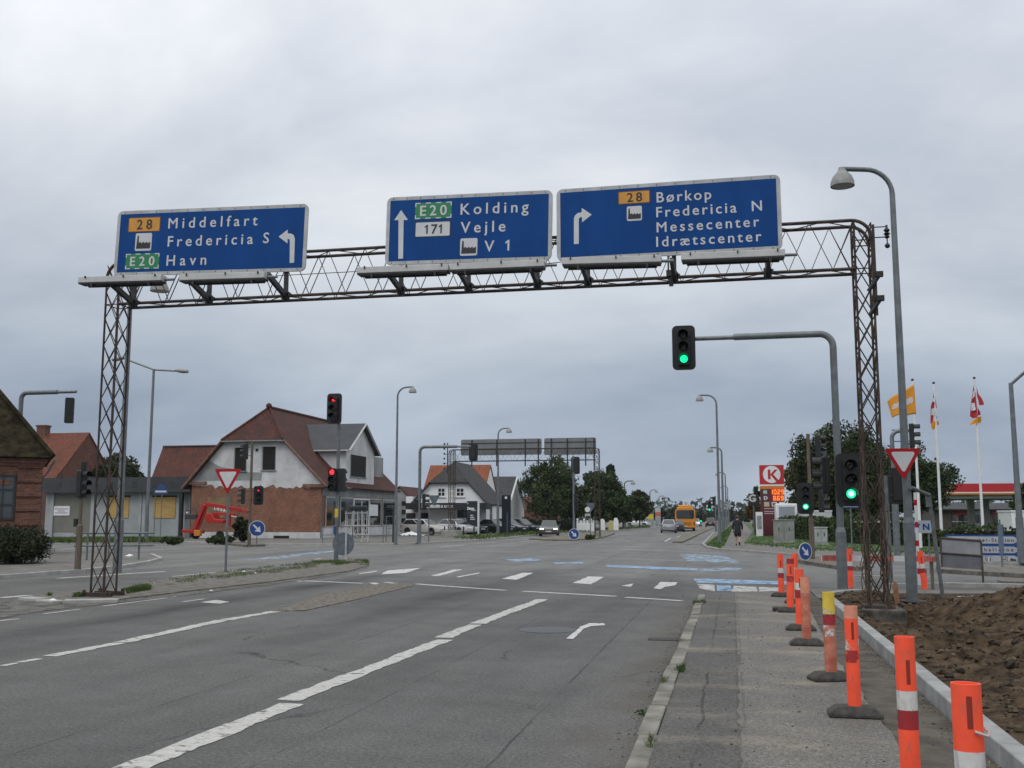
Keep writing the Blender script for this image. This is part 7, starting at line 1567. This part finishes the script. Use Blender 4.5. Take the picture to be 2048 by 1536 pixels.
# white sheet lying by the estate car and litter
o = PY(825, 1076, 86.5); o.z = .1; m = MB(); rnd = random.Random(8); nx = 14
V = [(-1.1 + 2.2 * i / nx, -.4 + .8 * j / 5, max(0.02, .30 * math.exp(-((i - 6) / 5.) ** 2 - ((j - 2.5) / 1.8) ** 2) + rnd.uniform(0, .12))) for j in range(6) for i in range(nx + 1)]
m.add(V, [(j * (nx + 1) + i, j * (nx + 1) + i + 1, (j + 1) * (nx + 1) + i + 1, (j + 1) * (nx + 1) + i) for j in range(5) for i in range(nx)], True); tag(m.build('plastic_sheet', WHITE, None, o), 'crumpled white plastic sheet on the ground before the estate car', 'sheet')
lits = ((423, 1182, .045, 'white litter scrap at the left tower foot'), (487, 1144, .06, 'white litter scrap on the weedy median by the yield sign'), (510, 1147, .055, 'flat white litter scrap right of the yield sign post'), (258, 1113, .17, 'white plastic bag lying under the guard rail'), (106, 1202, .09, 'white paper on the median kerb'))
for px, py, s, lab in lits:
    o = G(px, py, .09 if px == 258 else .03); m = MB().sphere((0, 0, s * .2), s, 8, 6, (1, .7, .35))
    for i in range(len(m.v)): v = Vector(m.v[i]); m.v[i] = tuple(v * (1 + .5 * mn.noise(v * 9 + Vector((px, 0, 0)))))
    tag(m.build('litter', WHITE, None, o), lab, 'litter')

# ---------------------------------------------------------------- flags
def flag_pole(label, base, top_py, flag=None):
    b = Vector(base); H = HZ(b, top_py) - b.z; t = T('flagpole', label, 'flagpole', b, 0, 'white flagpoles of the petrol station')
    MB().tube([(0, 0, 0), (0, 0, H)], [.085, .045], 12).build('pole', WHITE, t); MB().lathe([(.001, .08), (.06, .05), (.09, .0), (.05, -.05), (.03, -.06)], (0, 0, H + .06), 12).build('cap', BLACK, t); return t, H
def cloth(name, f, nu, nv, m, parent, u0=0, u1=1, v0=0, v1=1):
    mb = MB(); mb.add([f(u0 + (u1 - u0) * i / nu, v0 + (v1 - v0) * j / nv) for j in range(nv + 1) for i in range(nu + 1)], [(j * (nu + 1) + i, j * (nu + 1) + i + 1, (j + 1) * (nu + 1) + i + 1, (j + 1) * (nu + 1) + i) for j in range(nv) for i in range(nu)], True)
    o = mb.build(name, m, parent, angle=180); sm = o.modifiers.new('thickness', 'SOLIDIFY'); sm.thickness = .006; return o
FOR = mat('flag_orange', (0.66, 0.27, 0.018), .75, var=.08, scale=2); FRED = mat('flag_red', (0.42, 0.022, 0.03), .75, var=.1, scale=2); FWH = mat('flag_white', (0.62, 0.60, 0.63), .75)
yf = 58.0; b = PY(1842, 1100, yf); b.z = .13; t, H = flag_pole('leftmost white flagpole, flying the orange flag', b, 762)
ft = T('flag', 'orange flag with mirrored white lettering blowing left from its pole', 'flag', b, 0); C4 = [PY(*p, yf) - b for p in ((1828, 769), (1775, 801), (1785, 834), (1832, 828))]
def fl1(u, v, off=0.0):
    p = (C4[0] * (1 - u) + C4[1] * u) * v + (C4[3] * (1 - u) + C4[2] * u) * (1 - v)
    return Vector((p.x, -.06 + .22 * math.sin(u * 7 + v * 1.5) * u - off, p.z + .06 * math.sin(u * 9 + 1) * u))
cloth('cloth', fl1, 24, 14, FOR, ft); lt = MB()
text_into(lt, 'miles', .14, .42, .74, .27, lambda p: fl1(p.x, p.y - p.x * .02, .02), 0, .05); lt.build('lettering', FWH, ft)
for px, topy, basepx, basepy, y2, lab, x0, x1, zt_, zb_ in ((1866, 768, 1885, 1075, 60.5, 'middle white flagpole, with a narrow hanging flag', 1862, 1873, 782, 860), (1949, 758, 1967, 1075, 62.0, 'rightmost white flagpole, with a wider drooping flag', 1939, 1968, 768, 852)):
    b = PY((px + basepx) / 2, 920, y2); b.z = .13; t, H = flag_pole(lab, b, topy)
    ft = T('flag', ('narrow' if px < 1900 else 'wider') + ' drooping red and white flag with orange foot, ' + ('on the middle pole' if px < 1900 else 'on the rightmost pole'), 'flag', b, 0)
    if px < 1900:
        pcs = (('red_cloth', FRED, -.05, ((1867, 780), (1865, 800), (1861, 812), (1861, 846), (1866, 848), (1869, 800))), ('red_cloth', FRED, .06, ((1870, 793), (1873, 812), (1873, 817), (1870, 816))), ('red_cloth', FRED, .05, ((1872, 828), (1875, 836), (1873, 838))),
               ('white_patch', FWH, -.07, ((1865, 796), (1868, 796), (1869, 806), (1864, 803))), ('white_patch', FWH, -.07, ((1862, 818), (1868, 816), (1868, 831), (1862, 830))), ('orange_foot', FOR, -.05, ((1862, 846), (1869, 841), (1871, 857), (1866, 860), (1863, 855))), ('orange_foot', FOR, .05, ((1872, 840), (1878, 843), (1879, 849), (1873, 850))))
    else:
        pcs = (('red_cloth', FRED, -.06, ((1949, 764), (1945, 782), (1943, 795), (1941, 806), (1940, 832), (1946, 837), (1954, 834), (1952, 790))), ('red_cloth', FRED, .08, ((1953, 774), (1957, 788), (1964, 796), (1969, 806), (1968, 810), (1959, 811), (1955, 800))), ('red_cloth', FRED, .06, ((1955, 815), (1960, 824), (1961, 830), (1956, 831))),
               ('white_patch', FWH, -.08, ((1945, 782), (1950, 783), (1951, 790), (1943, 799), (1944, 791))), ('white_patch', FWH, -.08, ((1941, 807), (1948, 806), (1950, 820), (1946, 822), (1941, 821))), ('white_patch', FWH, .05, ((1953, 783), (1956, 790), (1957, 806), (1954, 802))), ('orange_foot', FOR, -.06, ((1938, 851), (1943, 842), (1953, 836), (1955, 846))), ('orange_foot', FOR, .06, ((1955, 834), (1962, 833), (1963, 842), (1961, 846), (1955, 846))))
    n_ = {}
    for nm, mm, dy, pp in pcs:
        P = [(PY(*p, y2).x - b.x, HZ(b, p[1]) - b.z) for p in pp]
        if sum(P[i][0] * P[(i + 1) % len(P)][1] - P[(i + 1) % len(P)][0] * P[i][1] for i in range(len(P))) < 0: P.reverse()
        mb = MB(); cx = sum(p[0] for p in P) / len(P)
        mb.prism(P, 0, .012, lambda p: Vector((p.x, dy - p.z + .10 * math.sin((p.x - cx) * 9 + p.y * 2.2), p.y)))
        if nm == 'white_patch' and n_: mb.build(nm, mm, n_['red_cloth'])
        else: n_[nm] = mb.build(nm, mm, ft) if nm not in n_ else (mb.build(nm, mm, ft), n_[nm])[1]

# ---------------------------------------------------------------- pedestrian walking away on the right pavement
def skinned(name, joints, bones, m, parent, sub=2):
    names = list(joints); me = bpy.data.meshes.new(name); me.from_pydata([joints[k][0] for k in names], [(names.index(a), names.index(c)) for a, c in bones], []); me.update()
    o = bpy.data.objects.new(name, me); COL.objects.link(o); sk = o.modifiers.new('skin', 'SKIN'); sk.use_smooth_shade = True
    for i, k in enumerate(names):
        r = joints[k][1]; r = r if isinstance(r, tuple) else (r, r); me.skin_vertices[0].data[i].radius = r; me.skin_vertices[0].data[i].use_root = (i == 0)
    sb = o.modifiers.new('smooth', 'SUBSURF'); sb.levels = sub; sb.render_levels = sub
    bpy.context.view_layer.update(); em = bpy.data.meshes.new_from_object(o.evaluated_get(bpy.context.evaluated_depsgraph_get()))
    bpy.data.objects.remove(o); em.materials.clear(); em.materials.append(m); em.polygons.foreach_set('use_smooth', [True] * len(em.polygons))
    r = bpy.data.objects.new(name, em); COL.objects.link(r); r.parent = parent; return r
SKIN = mat('skin', (0.42, 0.24, 0.17), .6); COAT = mat('navy_jacket', (0.012, 0.013, 0.020), .8, var=.25, scale=9); HAIR = mat('brown_hair', (0.06, 0.035, 0.02), .7); SHOE = mat('dark_shoe', (.015, .015, .016), .6)
o = G(1476, 1091, .08); t = T('person', 'person in dark navy jacket and shorts walking away on the pavement', 'person', o, D(-6))
J = {'pelvis': ((0, 0, .92), .13), 'waist': ((0, .01, 1.08), .125), 'chest': ((0, .03, 1.30), (.17, .12)), 'neckb': ((0, .02, 1.46), .07), 'neck': ((0, .03, 1.53), .052), 'skull': ((0, .05, 1.62), .088), 'crown': ((0, .04, 1.70), .075),
     'shl': ((-.19, .02, 1.40), .06), 'ell': ((-.25, -.02, 1.13), .043), 'wrl': ((-.25, .06, .90), .03), 'hal': ((-.245, .09, .82), (.036, .022)), 'shr': ((.19, .02, 1.40), .06), 'elr': ((.26, .02, 1.13), .043), 'wrr': ((.24, .14, .92), .03), 'har': ((.235, .18, .84), (.036, .022)),
     'hipl': ((-.10, 0, .88), .10), 'knl': ((-.10, .08, .48), .056), 'cal': ((-.10, .06, .33), .053), 'anl': ((-.10, .02, .09), .036), 'tol': ((-.10, .17, .035), .032), 'hipr': ((.10, 0, .88), .10), 'knr': ((.11, .02, .48), .056), 'calr': ((.11, -.10, .37), .053), 'anr': ((.115, -.27, .20), .036), 'tor': ((.115, -.22, .06), .032)}
for s, nm, c in ((-1, 'l', J['hal'][0]), (1, 'r', J['har'][0])):
    for k, (dx, ln) in enumerate(((-.024, .060), (-.008, .070), (.008, .066), (.024, .052))): J['f%s%da' % (nm, k)] = ((c[0] + dx * .4, c[1] + dx * .8, c[2] - .05), .0085); J['f%s%db' % (nm, k)] = ((c[0] + dx * .4 - s * .012, c[1] + dx * .8 + .012, c[2] - .05 - ln), .0075)
    J['t%sa' % nm] = ((c[0] - s * .02, c[1] + .03, c[2] - .01), .010); J['t%sb' % nm] = ((c[0] - s * .028, c[1] + .045, c[2] - .055), .0085)
Bn = [('pelvis', 'waist'), ('waist', 'chest'), ('chest', 'neckb'), ('neckb', 'neck'), ('neck', 'skull'), ('skull', 'crown'), ('chest', 'shl'), ('shl', 'ell'), ('ell', 'wrl'), ('wrl', 'hal'), ('chest', 'shr'), ('shr', 'elr'), ('elr', 'wrr'), ('wrr', 'har'), ('pelvis', 'hipl'), ('hipl', 'knl'), ('knl', 'cal'), ('cal', 'anl'), ('anl', 'tol'), ('pelvis', 'hipr'), ('hipr', 'knr'), ('knr', 'calr'), ('calr', 'anr'), ('anr', 'tor')]
for nm in 'lr':
    for k in range(4): Bn += [('ha' + nm, 'f%s%da' % (nm, k)), ('f%s%da' % (nm, k), 'f%s%db' % (nm, k))]
    Bn += [('ha' + nm, 't%sa' % nm), ('t%sa' % nm, 't%sb' % nm)]
skinned('body', J, Bn, SKIN, t)
JC = {'p': ((0, 0, .88), (.205, .17)), 'w': ((0, .01, 1.08), (.19, .15)), 'c': ((0, .02, 1.30), (.215, .155)), 'n': ((0, .02, 1.47), .095), 'sl': ((-.19, .02, 1.405), .085), 'el': ((-.255, -.02, 1.13), .068), 'b': ((0, .01, .64), (.20, .17)), 'wl': ((-.255, .06, .90), .05), 'sr': ((.19, .02, 1.405), .085), 'er': ((.265, .02, 1.13), .068), 'wr': ((.245, .14, .92), .05), 'hl': ((-.10, .02, .72), .12), 'kl': ((-.10, .07, .50), .095), 'hr': ((.10, .01, .72), .12), 'kr': ((.105, .02, .50), .095)}
skinned('jacket', {k: JC[k] for k in ('p', 'b', 'w', 'c', 'n', 'sl', 'el', 'wl', 'sr', 'er', 'wr')}, [('p', 'b'), ('p', 'w'), ('w', 'c'), ('c', 'n'), ('c', 'sl'), ('sl', 'el'), ('el', 'wl'), ('c', 'sr'), ('sr', 'er'), ('er', 'wr')], COAT, t)
skinned('shorts', {k: JC[k] for k in ('p', 'hl', 'kl', 'hr', 'kr')}, [('p', 'hl'), ('hl', 'kl'), ('p', 'hr'), ('hr', 'kr')], mat('dark_shorts', (.014, .014, .017), .85), t)
m = MB(); m.sphere((0, .03, 1.665), .105, 12, 9, (1, 1.05, 1.12)); m.build('hair', HAIR, t)
m = MB(); m.sphere((0, .138, 1.62), .02, 6, 5, (.8, 1, 1.3)); [m.sphere((sx * .095, .05, 1.62), .022, 6, 5, (.5, .8, 1.3)) for sx in (-1, 1)]; m.build('nose_and_ears', SKIN, t)
for (x, y, z), a in (((-.10, .10, .045), 0.0), ((.115, -.24, .12), -.9)): MB().sphere((0, 0, 0), .13, 10, 7, (.42, 1.05, .40)).xf(Matrix.Translation((x, y, z)) @ Matrix.Rotation(a, 4, 'X')).build('shoe', SHOE, t)

# ---------------------------------------------------------------- trees, hedges, shrubs, grass
LG1 = PLANTGREEN
LG2 = leaf_mat('leaf_birch', (0.022, 0.036, 0.014), (0.070, 0.095, 0.035))
LG3 = leaf_mat('leaf_rusty', (0.018, 0.028, 0.011), (0.050, 0.070, 0.024), (0.09, 0.045, 0.022))
LG4 = leaf_mat('leaf_conifer', (0.008, 0.018, 0.010), (0.024, 0.042, 0.022))
LG5 = leaf_mat('leaf_autumn', (0.09, 0.04, 0.012), (0.16, 0.09, 0.02))
LG6 = leaf_mat('leaf_bush', (0.010, 0.016, 0.009), (0.036, 0.046, 0.020))
LGH = leaf_mat('leaf_hedge', (0.018, 0.034, 0.012), (0.070, 0.098, 0.032))
LGY = leaf_mat('leaf_yellowgreen', (0.06, 0.07, 0.015), (0.13, 0.13, 0.03))
FARG = leaf_mat('leaf_far_hazed', (0.022, 0.034, 0.022), (0.045, 0.062, 0.038))  # distance haze is painted into these leaf greens
def leaf(mb, c, s, rnd, droop=0.0):
    u = Vector((rnd.gauss(0, 1), rnd.gauss(0, 1), rnd.gauss(0, 1) - droop)).normalized(); a = Vector((rnd.gauss(0, 1), rnd.gauss(0, 1), rnd.gauss(0, 1))); v = u.cross(a)
    if v.length < 1e-3: return
    v.normalize(); u *= s; v *= s * .55
    mb.add([c - u, c + v * .9 - u * .1, c + u, c - v * .9 + u * .1], [(0, 1, 2, 3)])
def crown_into(mb, rnd, shape, nclump, per, rc, s, droop=0.0):
    """shape(): a clump centre inside the crown's volume"""
    for k in range(nclump):
        c = shape(); r = rc * rnd.uniform(.55, 1.3)
        for i in range(per):
            d = Vector((rnd.gauss(0, 1), rnd.gauss(0, 1), rnd.gauss(0, .75))); d = d * (r / max(.6, d.length)) * rnd.random() ** .4
            if droop: d.z -= droop * r * abs(rnd.gauss(0, .8))
            leaf(mb, c + d, s * rnd.uniform(.6, 1.35), rnd, droop)
def tree(name, label, px, top, y, wpx, m, seed, leaf_s=.22, base_z=.1, nclump=150, per=95, kind='round', low=.22, droop=0.0, group=None, cat='tree', squash=1.0):
    rnd = random.Random(seed); b = PY(px, 1040, y); b.z = base_z; H = HZ(b, top) - base_z; R = wpx / F * y * .5 * .97
    t = T(name, label, cat, b, rnd.uniform(0, .5), group); zc = H * (low + (1 - low) / 2); rz = H * (1 - low) / 2
    lobes = [(Vector((rnd.uniform(-.45, .45) * R, rnd.uniform(-.45, .45) * R, zc + rnd.uniform(-.35, .45) * rz)), rnd.uniform(.45, .72)) for _ in range(7)] + [(Vector((0, 0, zc)), .82), (Vector((0, 0, zc + rz * .38)), .6)]
    def shape():
        if kind == 'cone':
            f = rnd.random() ** .8; a = rnd.uniform(0, 2 * math.pi); rr = R * (1 - f) * (.55 + .45 * math.sin(f * 34) ** 2) * rnd.uniform(.5, 1); return Vector((rr * math.cos(a), rr * math.sin(a), H * (.12 + .86 * f)))
        c, k = lobes[rnd.randrange(len(lobes))]; d = Vector((rnd.gauss(0, 1), rnd.gauss(0, 1), rnd.gauss(0, 1))).normalized() * rnd.uniform(.55, .96) ** .8
        p = c + Vector((d.x * R * k, d.y * R * k, d.z * rz * k)); q = Vector((p.x / R, p.y / R, (p.z - zc) / rz))
        if q.length > .93: q = q * (.93 / q.length); p = Vector((q.x * R, q.y * R, zc + q.z * rz))
        return p
    mb = MB(); crown_into(mb, rnd, shape, nclump, per, R * (.20 if kind != 'cone' else .22), leaf_s, droop); mb.build('crown', m, t)
    tk = MB(); r0 = max(.12, H * .022); tk.tube([(0, 0, -.1), (.05, 0, H * .3), (0.02, .05, H * .6), (0, 0, H * .88)], [r0, r0 * .8, r0 * .5, r0 * .15], 9)
    for k in range(9):
        a = rnd.uniform(0, 6.28); z0 = H * rnd.uniform(.22, .6); ln = R * rnd.uniform(.5, .85); tk.tube([(0, 0, z0), (math.cos(a) * ln * .5, math.sin(a) * ln * .5, z0 + ln * .35), (math.cos(a) * ln, math.sin(a) * ln, z0 + ln * rnd.uniform(.5, .9))], [r0 * .4, r0 * .25, r0 * .08], 6)
    tk.build('trunk', BARK, t); return t
tree('birch_tree', 'tall drooping birch behind the far sign gantry', 1112, 900, 128, 145, LG2, 1, .17, nclump=230, per=110, low=.04, droop=.8)
tree('dark_tree', 'dark leafy tree between the birch and the far lamps', 1203, 940, 142, 112, LG1, 2, .20, nclump=210, low=.03)
tree('conifer_tree', 'dark pointed conifer rising behind the far trees', 1222, 932, 165, 66, LG4, 3, .26, kind='cone', nclump=190, per=70)
tree('dark_tree', 'low wide tree right of the dark leafy tree, under the lamps', 1246, 982, 155, 56, LG1, 4, .22, nclump=110, low=.02)
tree('round_tree', 'round green tree where the left row of trees ends', 1279, 981, 168, 62, LG2, 5, .22, nclump=130, low=.10)
tree('maple_tree', 'large dark rounded tree behind the near right tower', 1688, 834, 92, 215, LG3, 7, .15, nclump=360, per=120, low=.07)
tree('maple_tree', 'smaller ragged tree between the flagpoles and the canopy', 1840, 893, 96, 146, LG1, 8, .15, nclump=190, per=95, low=.12)
tree('yellowing_tree', 'yellow-green tree peeping out left of the large dark tree', 1600, 912, 104, 70, LGY, 9, .20, nclump=50, low=.3)
tree('autumn_shrub', 'orange-leaved small tree left of the price pylon', 1509, 1000, 99, 34, LG5, 10, .16, nclump=26, per=50, low=.3)
tree('dark_tree', 'slim dark tree behind the price pylon on its left', 1512, 968, 108, 40, LG1, 11, .18, nclump=42, low=.02)
tree('garden_tree', 'bushy green tree behind the flat annex roof', 235, 900, 97, 150, LG2, 12, .24, nclump=90, low=.1)
tree('garden_tree', 'small green tree crown between the red roof and the left tower', 190, 918, 93, 60, LG2, 13, .24, nclump=40, low=.1)
tree('garden_tree', 'tree crown at the right edge behind the bent lamp', 2056, 945, 88, 70, LG1, 14, .2, nclump=50, low=.1)
tree('garden_tree', 'small dark tree between the small house and the showroom', 822, 985, 122, 36, LG1, 15, .24, nclump=35, low=.02)
tree('garden_tree', 'pale bare-looking tree behind the low red roof', 1062, 990, 160, 34, LG2, 16, .24, nclump=30, low=.1)
for i, (px, top, y, w, lab) in enumerate(((1322, 1014, 300, 34, 'hazy distant tree left of the bus roof'), (1345, 1012, 330, 40, 'hazy distant tree directly behind the bus'), (1370, 1016, 340, 34, 'hazy distant tree above the bus roof edge'), (1402, 1022, 380, 34, 'hazy distant tree behind the farthest green signal'), (1432, 1020, 360, 44, 'hazy distant tree behind the pale info sign'), (1462, 1018, 330, 46, 'hazy distant tree at the end of the right verge'), (1488, 1022, 300, 34, 'hazy distant tree behind the walking person'))):
    tree('distant_tree', lab, px, top, y, w, FARG, 20 + i, .55, nclump=40, per=45, low=.0, group='distant trees along the road')
rnd = random.Random(44); mb = MB()
for k in range(5200):
    x = rnd.uniform(-260, 160); y = rnd.uniform(520, 640); h = 10 + 5 * mn.noise(Vector((x * .03, y * .02, 0))) + 3 * mn.noise(Vector((x * .15, 0, 4)))
    leaf(mb, Vector((x, y, rnd.uniform(0, 1) ** .7 * h)), rnd.uniform(.8, 1.8), rnd)
tag(mb.build('far_woods', FARG), 'far off belt of woodland along the horizon', 'woods', kind='stuff')
def hedge(label, pts, h, depth, m, seed, s=.10, dens=150, z0=.12, name='hedge', lump=.3):
    rnd = random.Random(seed); o = Vector((pts[0][0], pts[0][1], z0)); t = T(name, label, 'hedge', o); mb = MB(); core = MB()
    for a, b_ in zip(pts, pts[1:]):
        a, b_ = Vector(a[:2]), Vector(b_[:2]); d = b_ - a; n = Vector((-d.y, d.x)).normalized(); L = d.length
        for k in range(int(L * dens * h)):
            f = rnd.random(); w = rnd.uniform(0, depth); z = rnd.random() ** .7
            if rnd.random() < .55: w = abs(rnd.gauss(0, .08))
            elif rnd.random() < .6: z = 1 - abs(rnd.gauss(0, .05))
            p = a + d * f; hh = h * (1 + lump * mn.noise(Vector((p.x * .8, p.y * .8, seed)))); bul = .22 * mn.noise(Vector((p.x * 1.1, p.y * 1.1 + z * 2, seed + 3)))
            q = p + n * (w + bul) ; leaf(mb, Vector((q.x, q.y, z0 + z * hh)) - o, s * rnd.uniform(.6, 1.4), rnd)
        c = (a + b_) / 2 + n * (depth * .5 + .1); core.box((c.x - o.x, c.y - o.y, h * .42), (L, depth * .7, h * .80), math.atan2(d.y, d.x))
    mb.build('foliage', m, t); core.build('dark_core', mat('hedge_inner_shade', (.012, .016, .009), .95), t); return t  # the core is a plain dark box, painting in shade between the leaves
hp = [(2.7, 118), (3.2, 96), (4.2, 82), (5.5, 73), (7.3, 65), (9.6, 61)]
hedge('clipped dark hedge along the lawn behind the cabinets', list(reversed([(x, y) for x, y in hp]))[::-1], 1.55, 1.0, LGH, 31, .11, 120)
hedge('untrimmed hedge in front of the petrol station', [(9.6, 61), (13, 57.5), (17, 54.5), (23, 51)], 1.08, 1.2, LGH, 32, .10, 190)
hedge('dark clipped hedge between the dealer and the far fence', [tuple(PY(1030, 1060, 117).xy), tuple(PY(1150, 1060, 117).xy)], 1.5, 1.2, LG4, 33, .12, 110)
def shrub(name, label, px, py, wpx, top, m, seed, n, s, z0=.1, cat='shrub', depth=.7):
    rnd = random.Random(seed); b = G(px, py, z0); R = wpx / F * b.y * .5; H = HZ(b, top) - z0; t = T(name, label, cat, b); mb = MB()
    def shape():
        d = Vector((rnd.gauss(0, 1), rnd.gauss(0, 1), rnd.gauss(0, 1))).normalized() * rnd.uniform(.35, .95); return Vector((d.x * R * .9, d.y * R * depth, H * .46 + d.z * H * .42))
    crown_into(mb, rnd, shape, n, 70, min(R, H) * .26, s); mb.build('foliage', m, t); st = MB()
    for k in range(6): a = rnd.uniform(0, 6.28); st.tube([(0, 0, 0), (math.cos(a) * R * .3, math.sin(a) * R * .3, H * .5)], [.03, .012], 5)
    st.build('stems', BARK, t); return t
shrub('dark_bush', 'broad dark rounded bush before the left brick house', 22, 1127, 185, 1046, LG6, 41, 330, .05, .09, depth=.8)
shrub('wild_shrub', 'dark leafy shrub growing against the brick gable', 484, 1086, 48, 1030, LG6, 42, 45, .12)
shrub('weed_clump', 'low weed clump at the foot of the boom lift', 438, 1086, 76, 1069, LGH, 43, 40, .10)
shrub('weed_clump', 'tall weeds on the verge right of the twin sign posts', 345, 1087, 60, 1073, LGH, 45, 36, .09)
shrub('weed_clump', 'tangled weeds on the far island beside the gantry leg', 1180, 1079, 22, 1069, LGH, 46, 14, .10)
def grass(name, label, polys, n, h, m, seed, z0=.1, wd=.008):
    rnd = random.Random(seed); mb = MB()
    for poly in polys:
        P = [G(*p, z0) for p in poly]; xs = [p.x for p in P]; ys = [p.y for p in P]
        def inside(x, y):
            c = False; j = len(P) - 1
            for i in range(len(P)):
                if (P[i].y > y) != (P[j].y > y) and x < (P[j].x - P[i].x) * (y - P[i].y) / (P[j].y - P[i].y + 1e-12) + P[i].x: c = not c
                j = i
            return c
        for k in range(n):
            x, y = rnd.uniform(min(xs), max(xs)), rnd.uniform(min(ys), max(ys))
            if not inside(x, y): continue
            if mn.noise(Vector((x * 1.3, y * 1.3, seed))) < (.0 if name == 'weeds' else -.12): continue
            a = rnd.uniform(0, 6.28); hh = h * rnd.uniform(.4, 1.3); dx, dy = math.cos(a) * wd, math.sin(a) * wd; l = hh * .5
            tip = (x + rnd.gauss(0, l), y + rnd.gauss(0, l), z0 + hh); mb.add([(x - dx, y - dy, z0 - .02), (x + dx, y + dy, z0 - .02), tip], [(0, 1, 2)])
    return tag(mb.build(name, m), label, 'grass', kind='stuff')
WEED = leaf_mat('weed_green', (0.04, 0.068, 0.016), (0.095, 0.14, 0.035))
grass('weeds', 'patchy weeds and grass along the near median', [((250, 1178), (300, 1170), (300, 1181), (255, 1188)), ((300, 1166), (444, 1144), (625, 1124), (700, 1119), (735, 1122), (735, 1128), (650, 1132), (533, 1150), (400, 1162), (310, 1176)), ((90, 1191), (175, 1186), (175, 1194), (120, 1196)), ((620, 1124), (735, 1121), (738, 1130), (640, 1129))], 9500, .08, WEED, 51, .02, .012)
grass('kerb_grass', 'small grass tufts in the joints of the old kerb', [((1385, 1207), (1412, 1206), (1412, 1200), (1388, 1200)), ((1318, 1370), (1345, 1366), (1348, 1352), (1325, 1358)), ((1350, 1345), (1368, 1343), (1370, 1330), (1355, 1335)), ((1278, 1536), (1300, 1536), (1310, 1480), (1300, 1470))], 420, .045, WEED, 52, .07, .004)
grass('lawn_grass', 'mown grass of the right lawn and verge', [((1412, 1090), (1440, 1096.5), (1450, 1090), (1467, 1048), (1449, 1062)), ((1489, 1088), (1620, 1101), (1870, 1109), (2048, 1116), (2048, 1100), (1800, 1095), (1640, 1082), (1520, 1066))], 16000, .09, leaf_mat('grass_green', (0.036, 0.078, 0.016), (0.075, 0.135, 0.03)), 53, .13, .03)
grass('verge_grass', 'long grass of the far left verges', [((100, 1078), (100, 1085), (365, 1084), (360, 1077)), ((905, 1076), (960, 1079), (1040, 1071.5), (1300, 1055), (1300, 1052.5), (1040, 1066))], 9000, .22, WEED, 54, .12, .05)
for px, py, s, lab in ((1292, 1430, .045, 'small weed rooted in the road beside the old kerb'),):
    o = G(px, py); rnd = random.Random(4); mb = MB()
    for k in range(60): leaf(mb, Vector((rnd.gauss(0, .06), rnd.gauss(0, .04), abs(rnd.gauss(0, .02)))), .02, rnd)
    tag(mb.build('weed', WEED, None, o), lab, 'weed')

# ---------------------------------------------------------------- damp air
hz = MB().bb(-330, 260, -40, 720, -1.6, 22).build('haze', bpy.data.materials.new('haze_air')); tag(hz, kind='stuff')
m = hz.data.materials[0]; m.use_nodes = True; m.node_tree.nodes.clear()
o_ = m.node_tree.nodes.new('ShaderNodeOutputMaterial'); v_ = m.node_tree.nodes.new('ShaderNodeVolumePrincipled')
v_.inputs['Color'].default_value = (0.86, 0.90, 0.95, 1); v_.inputs['Density'].default_value = 0.0001; m.node_tree.links.new(v_.outputs[0], o_.inputs['Volume'])
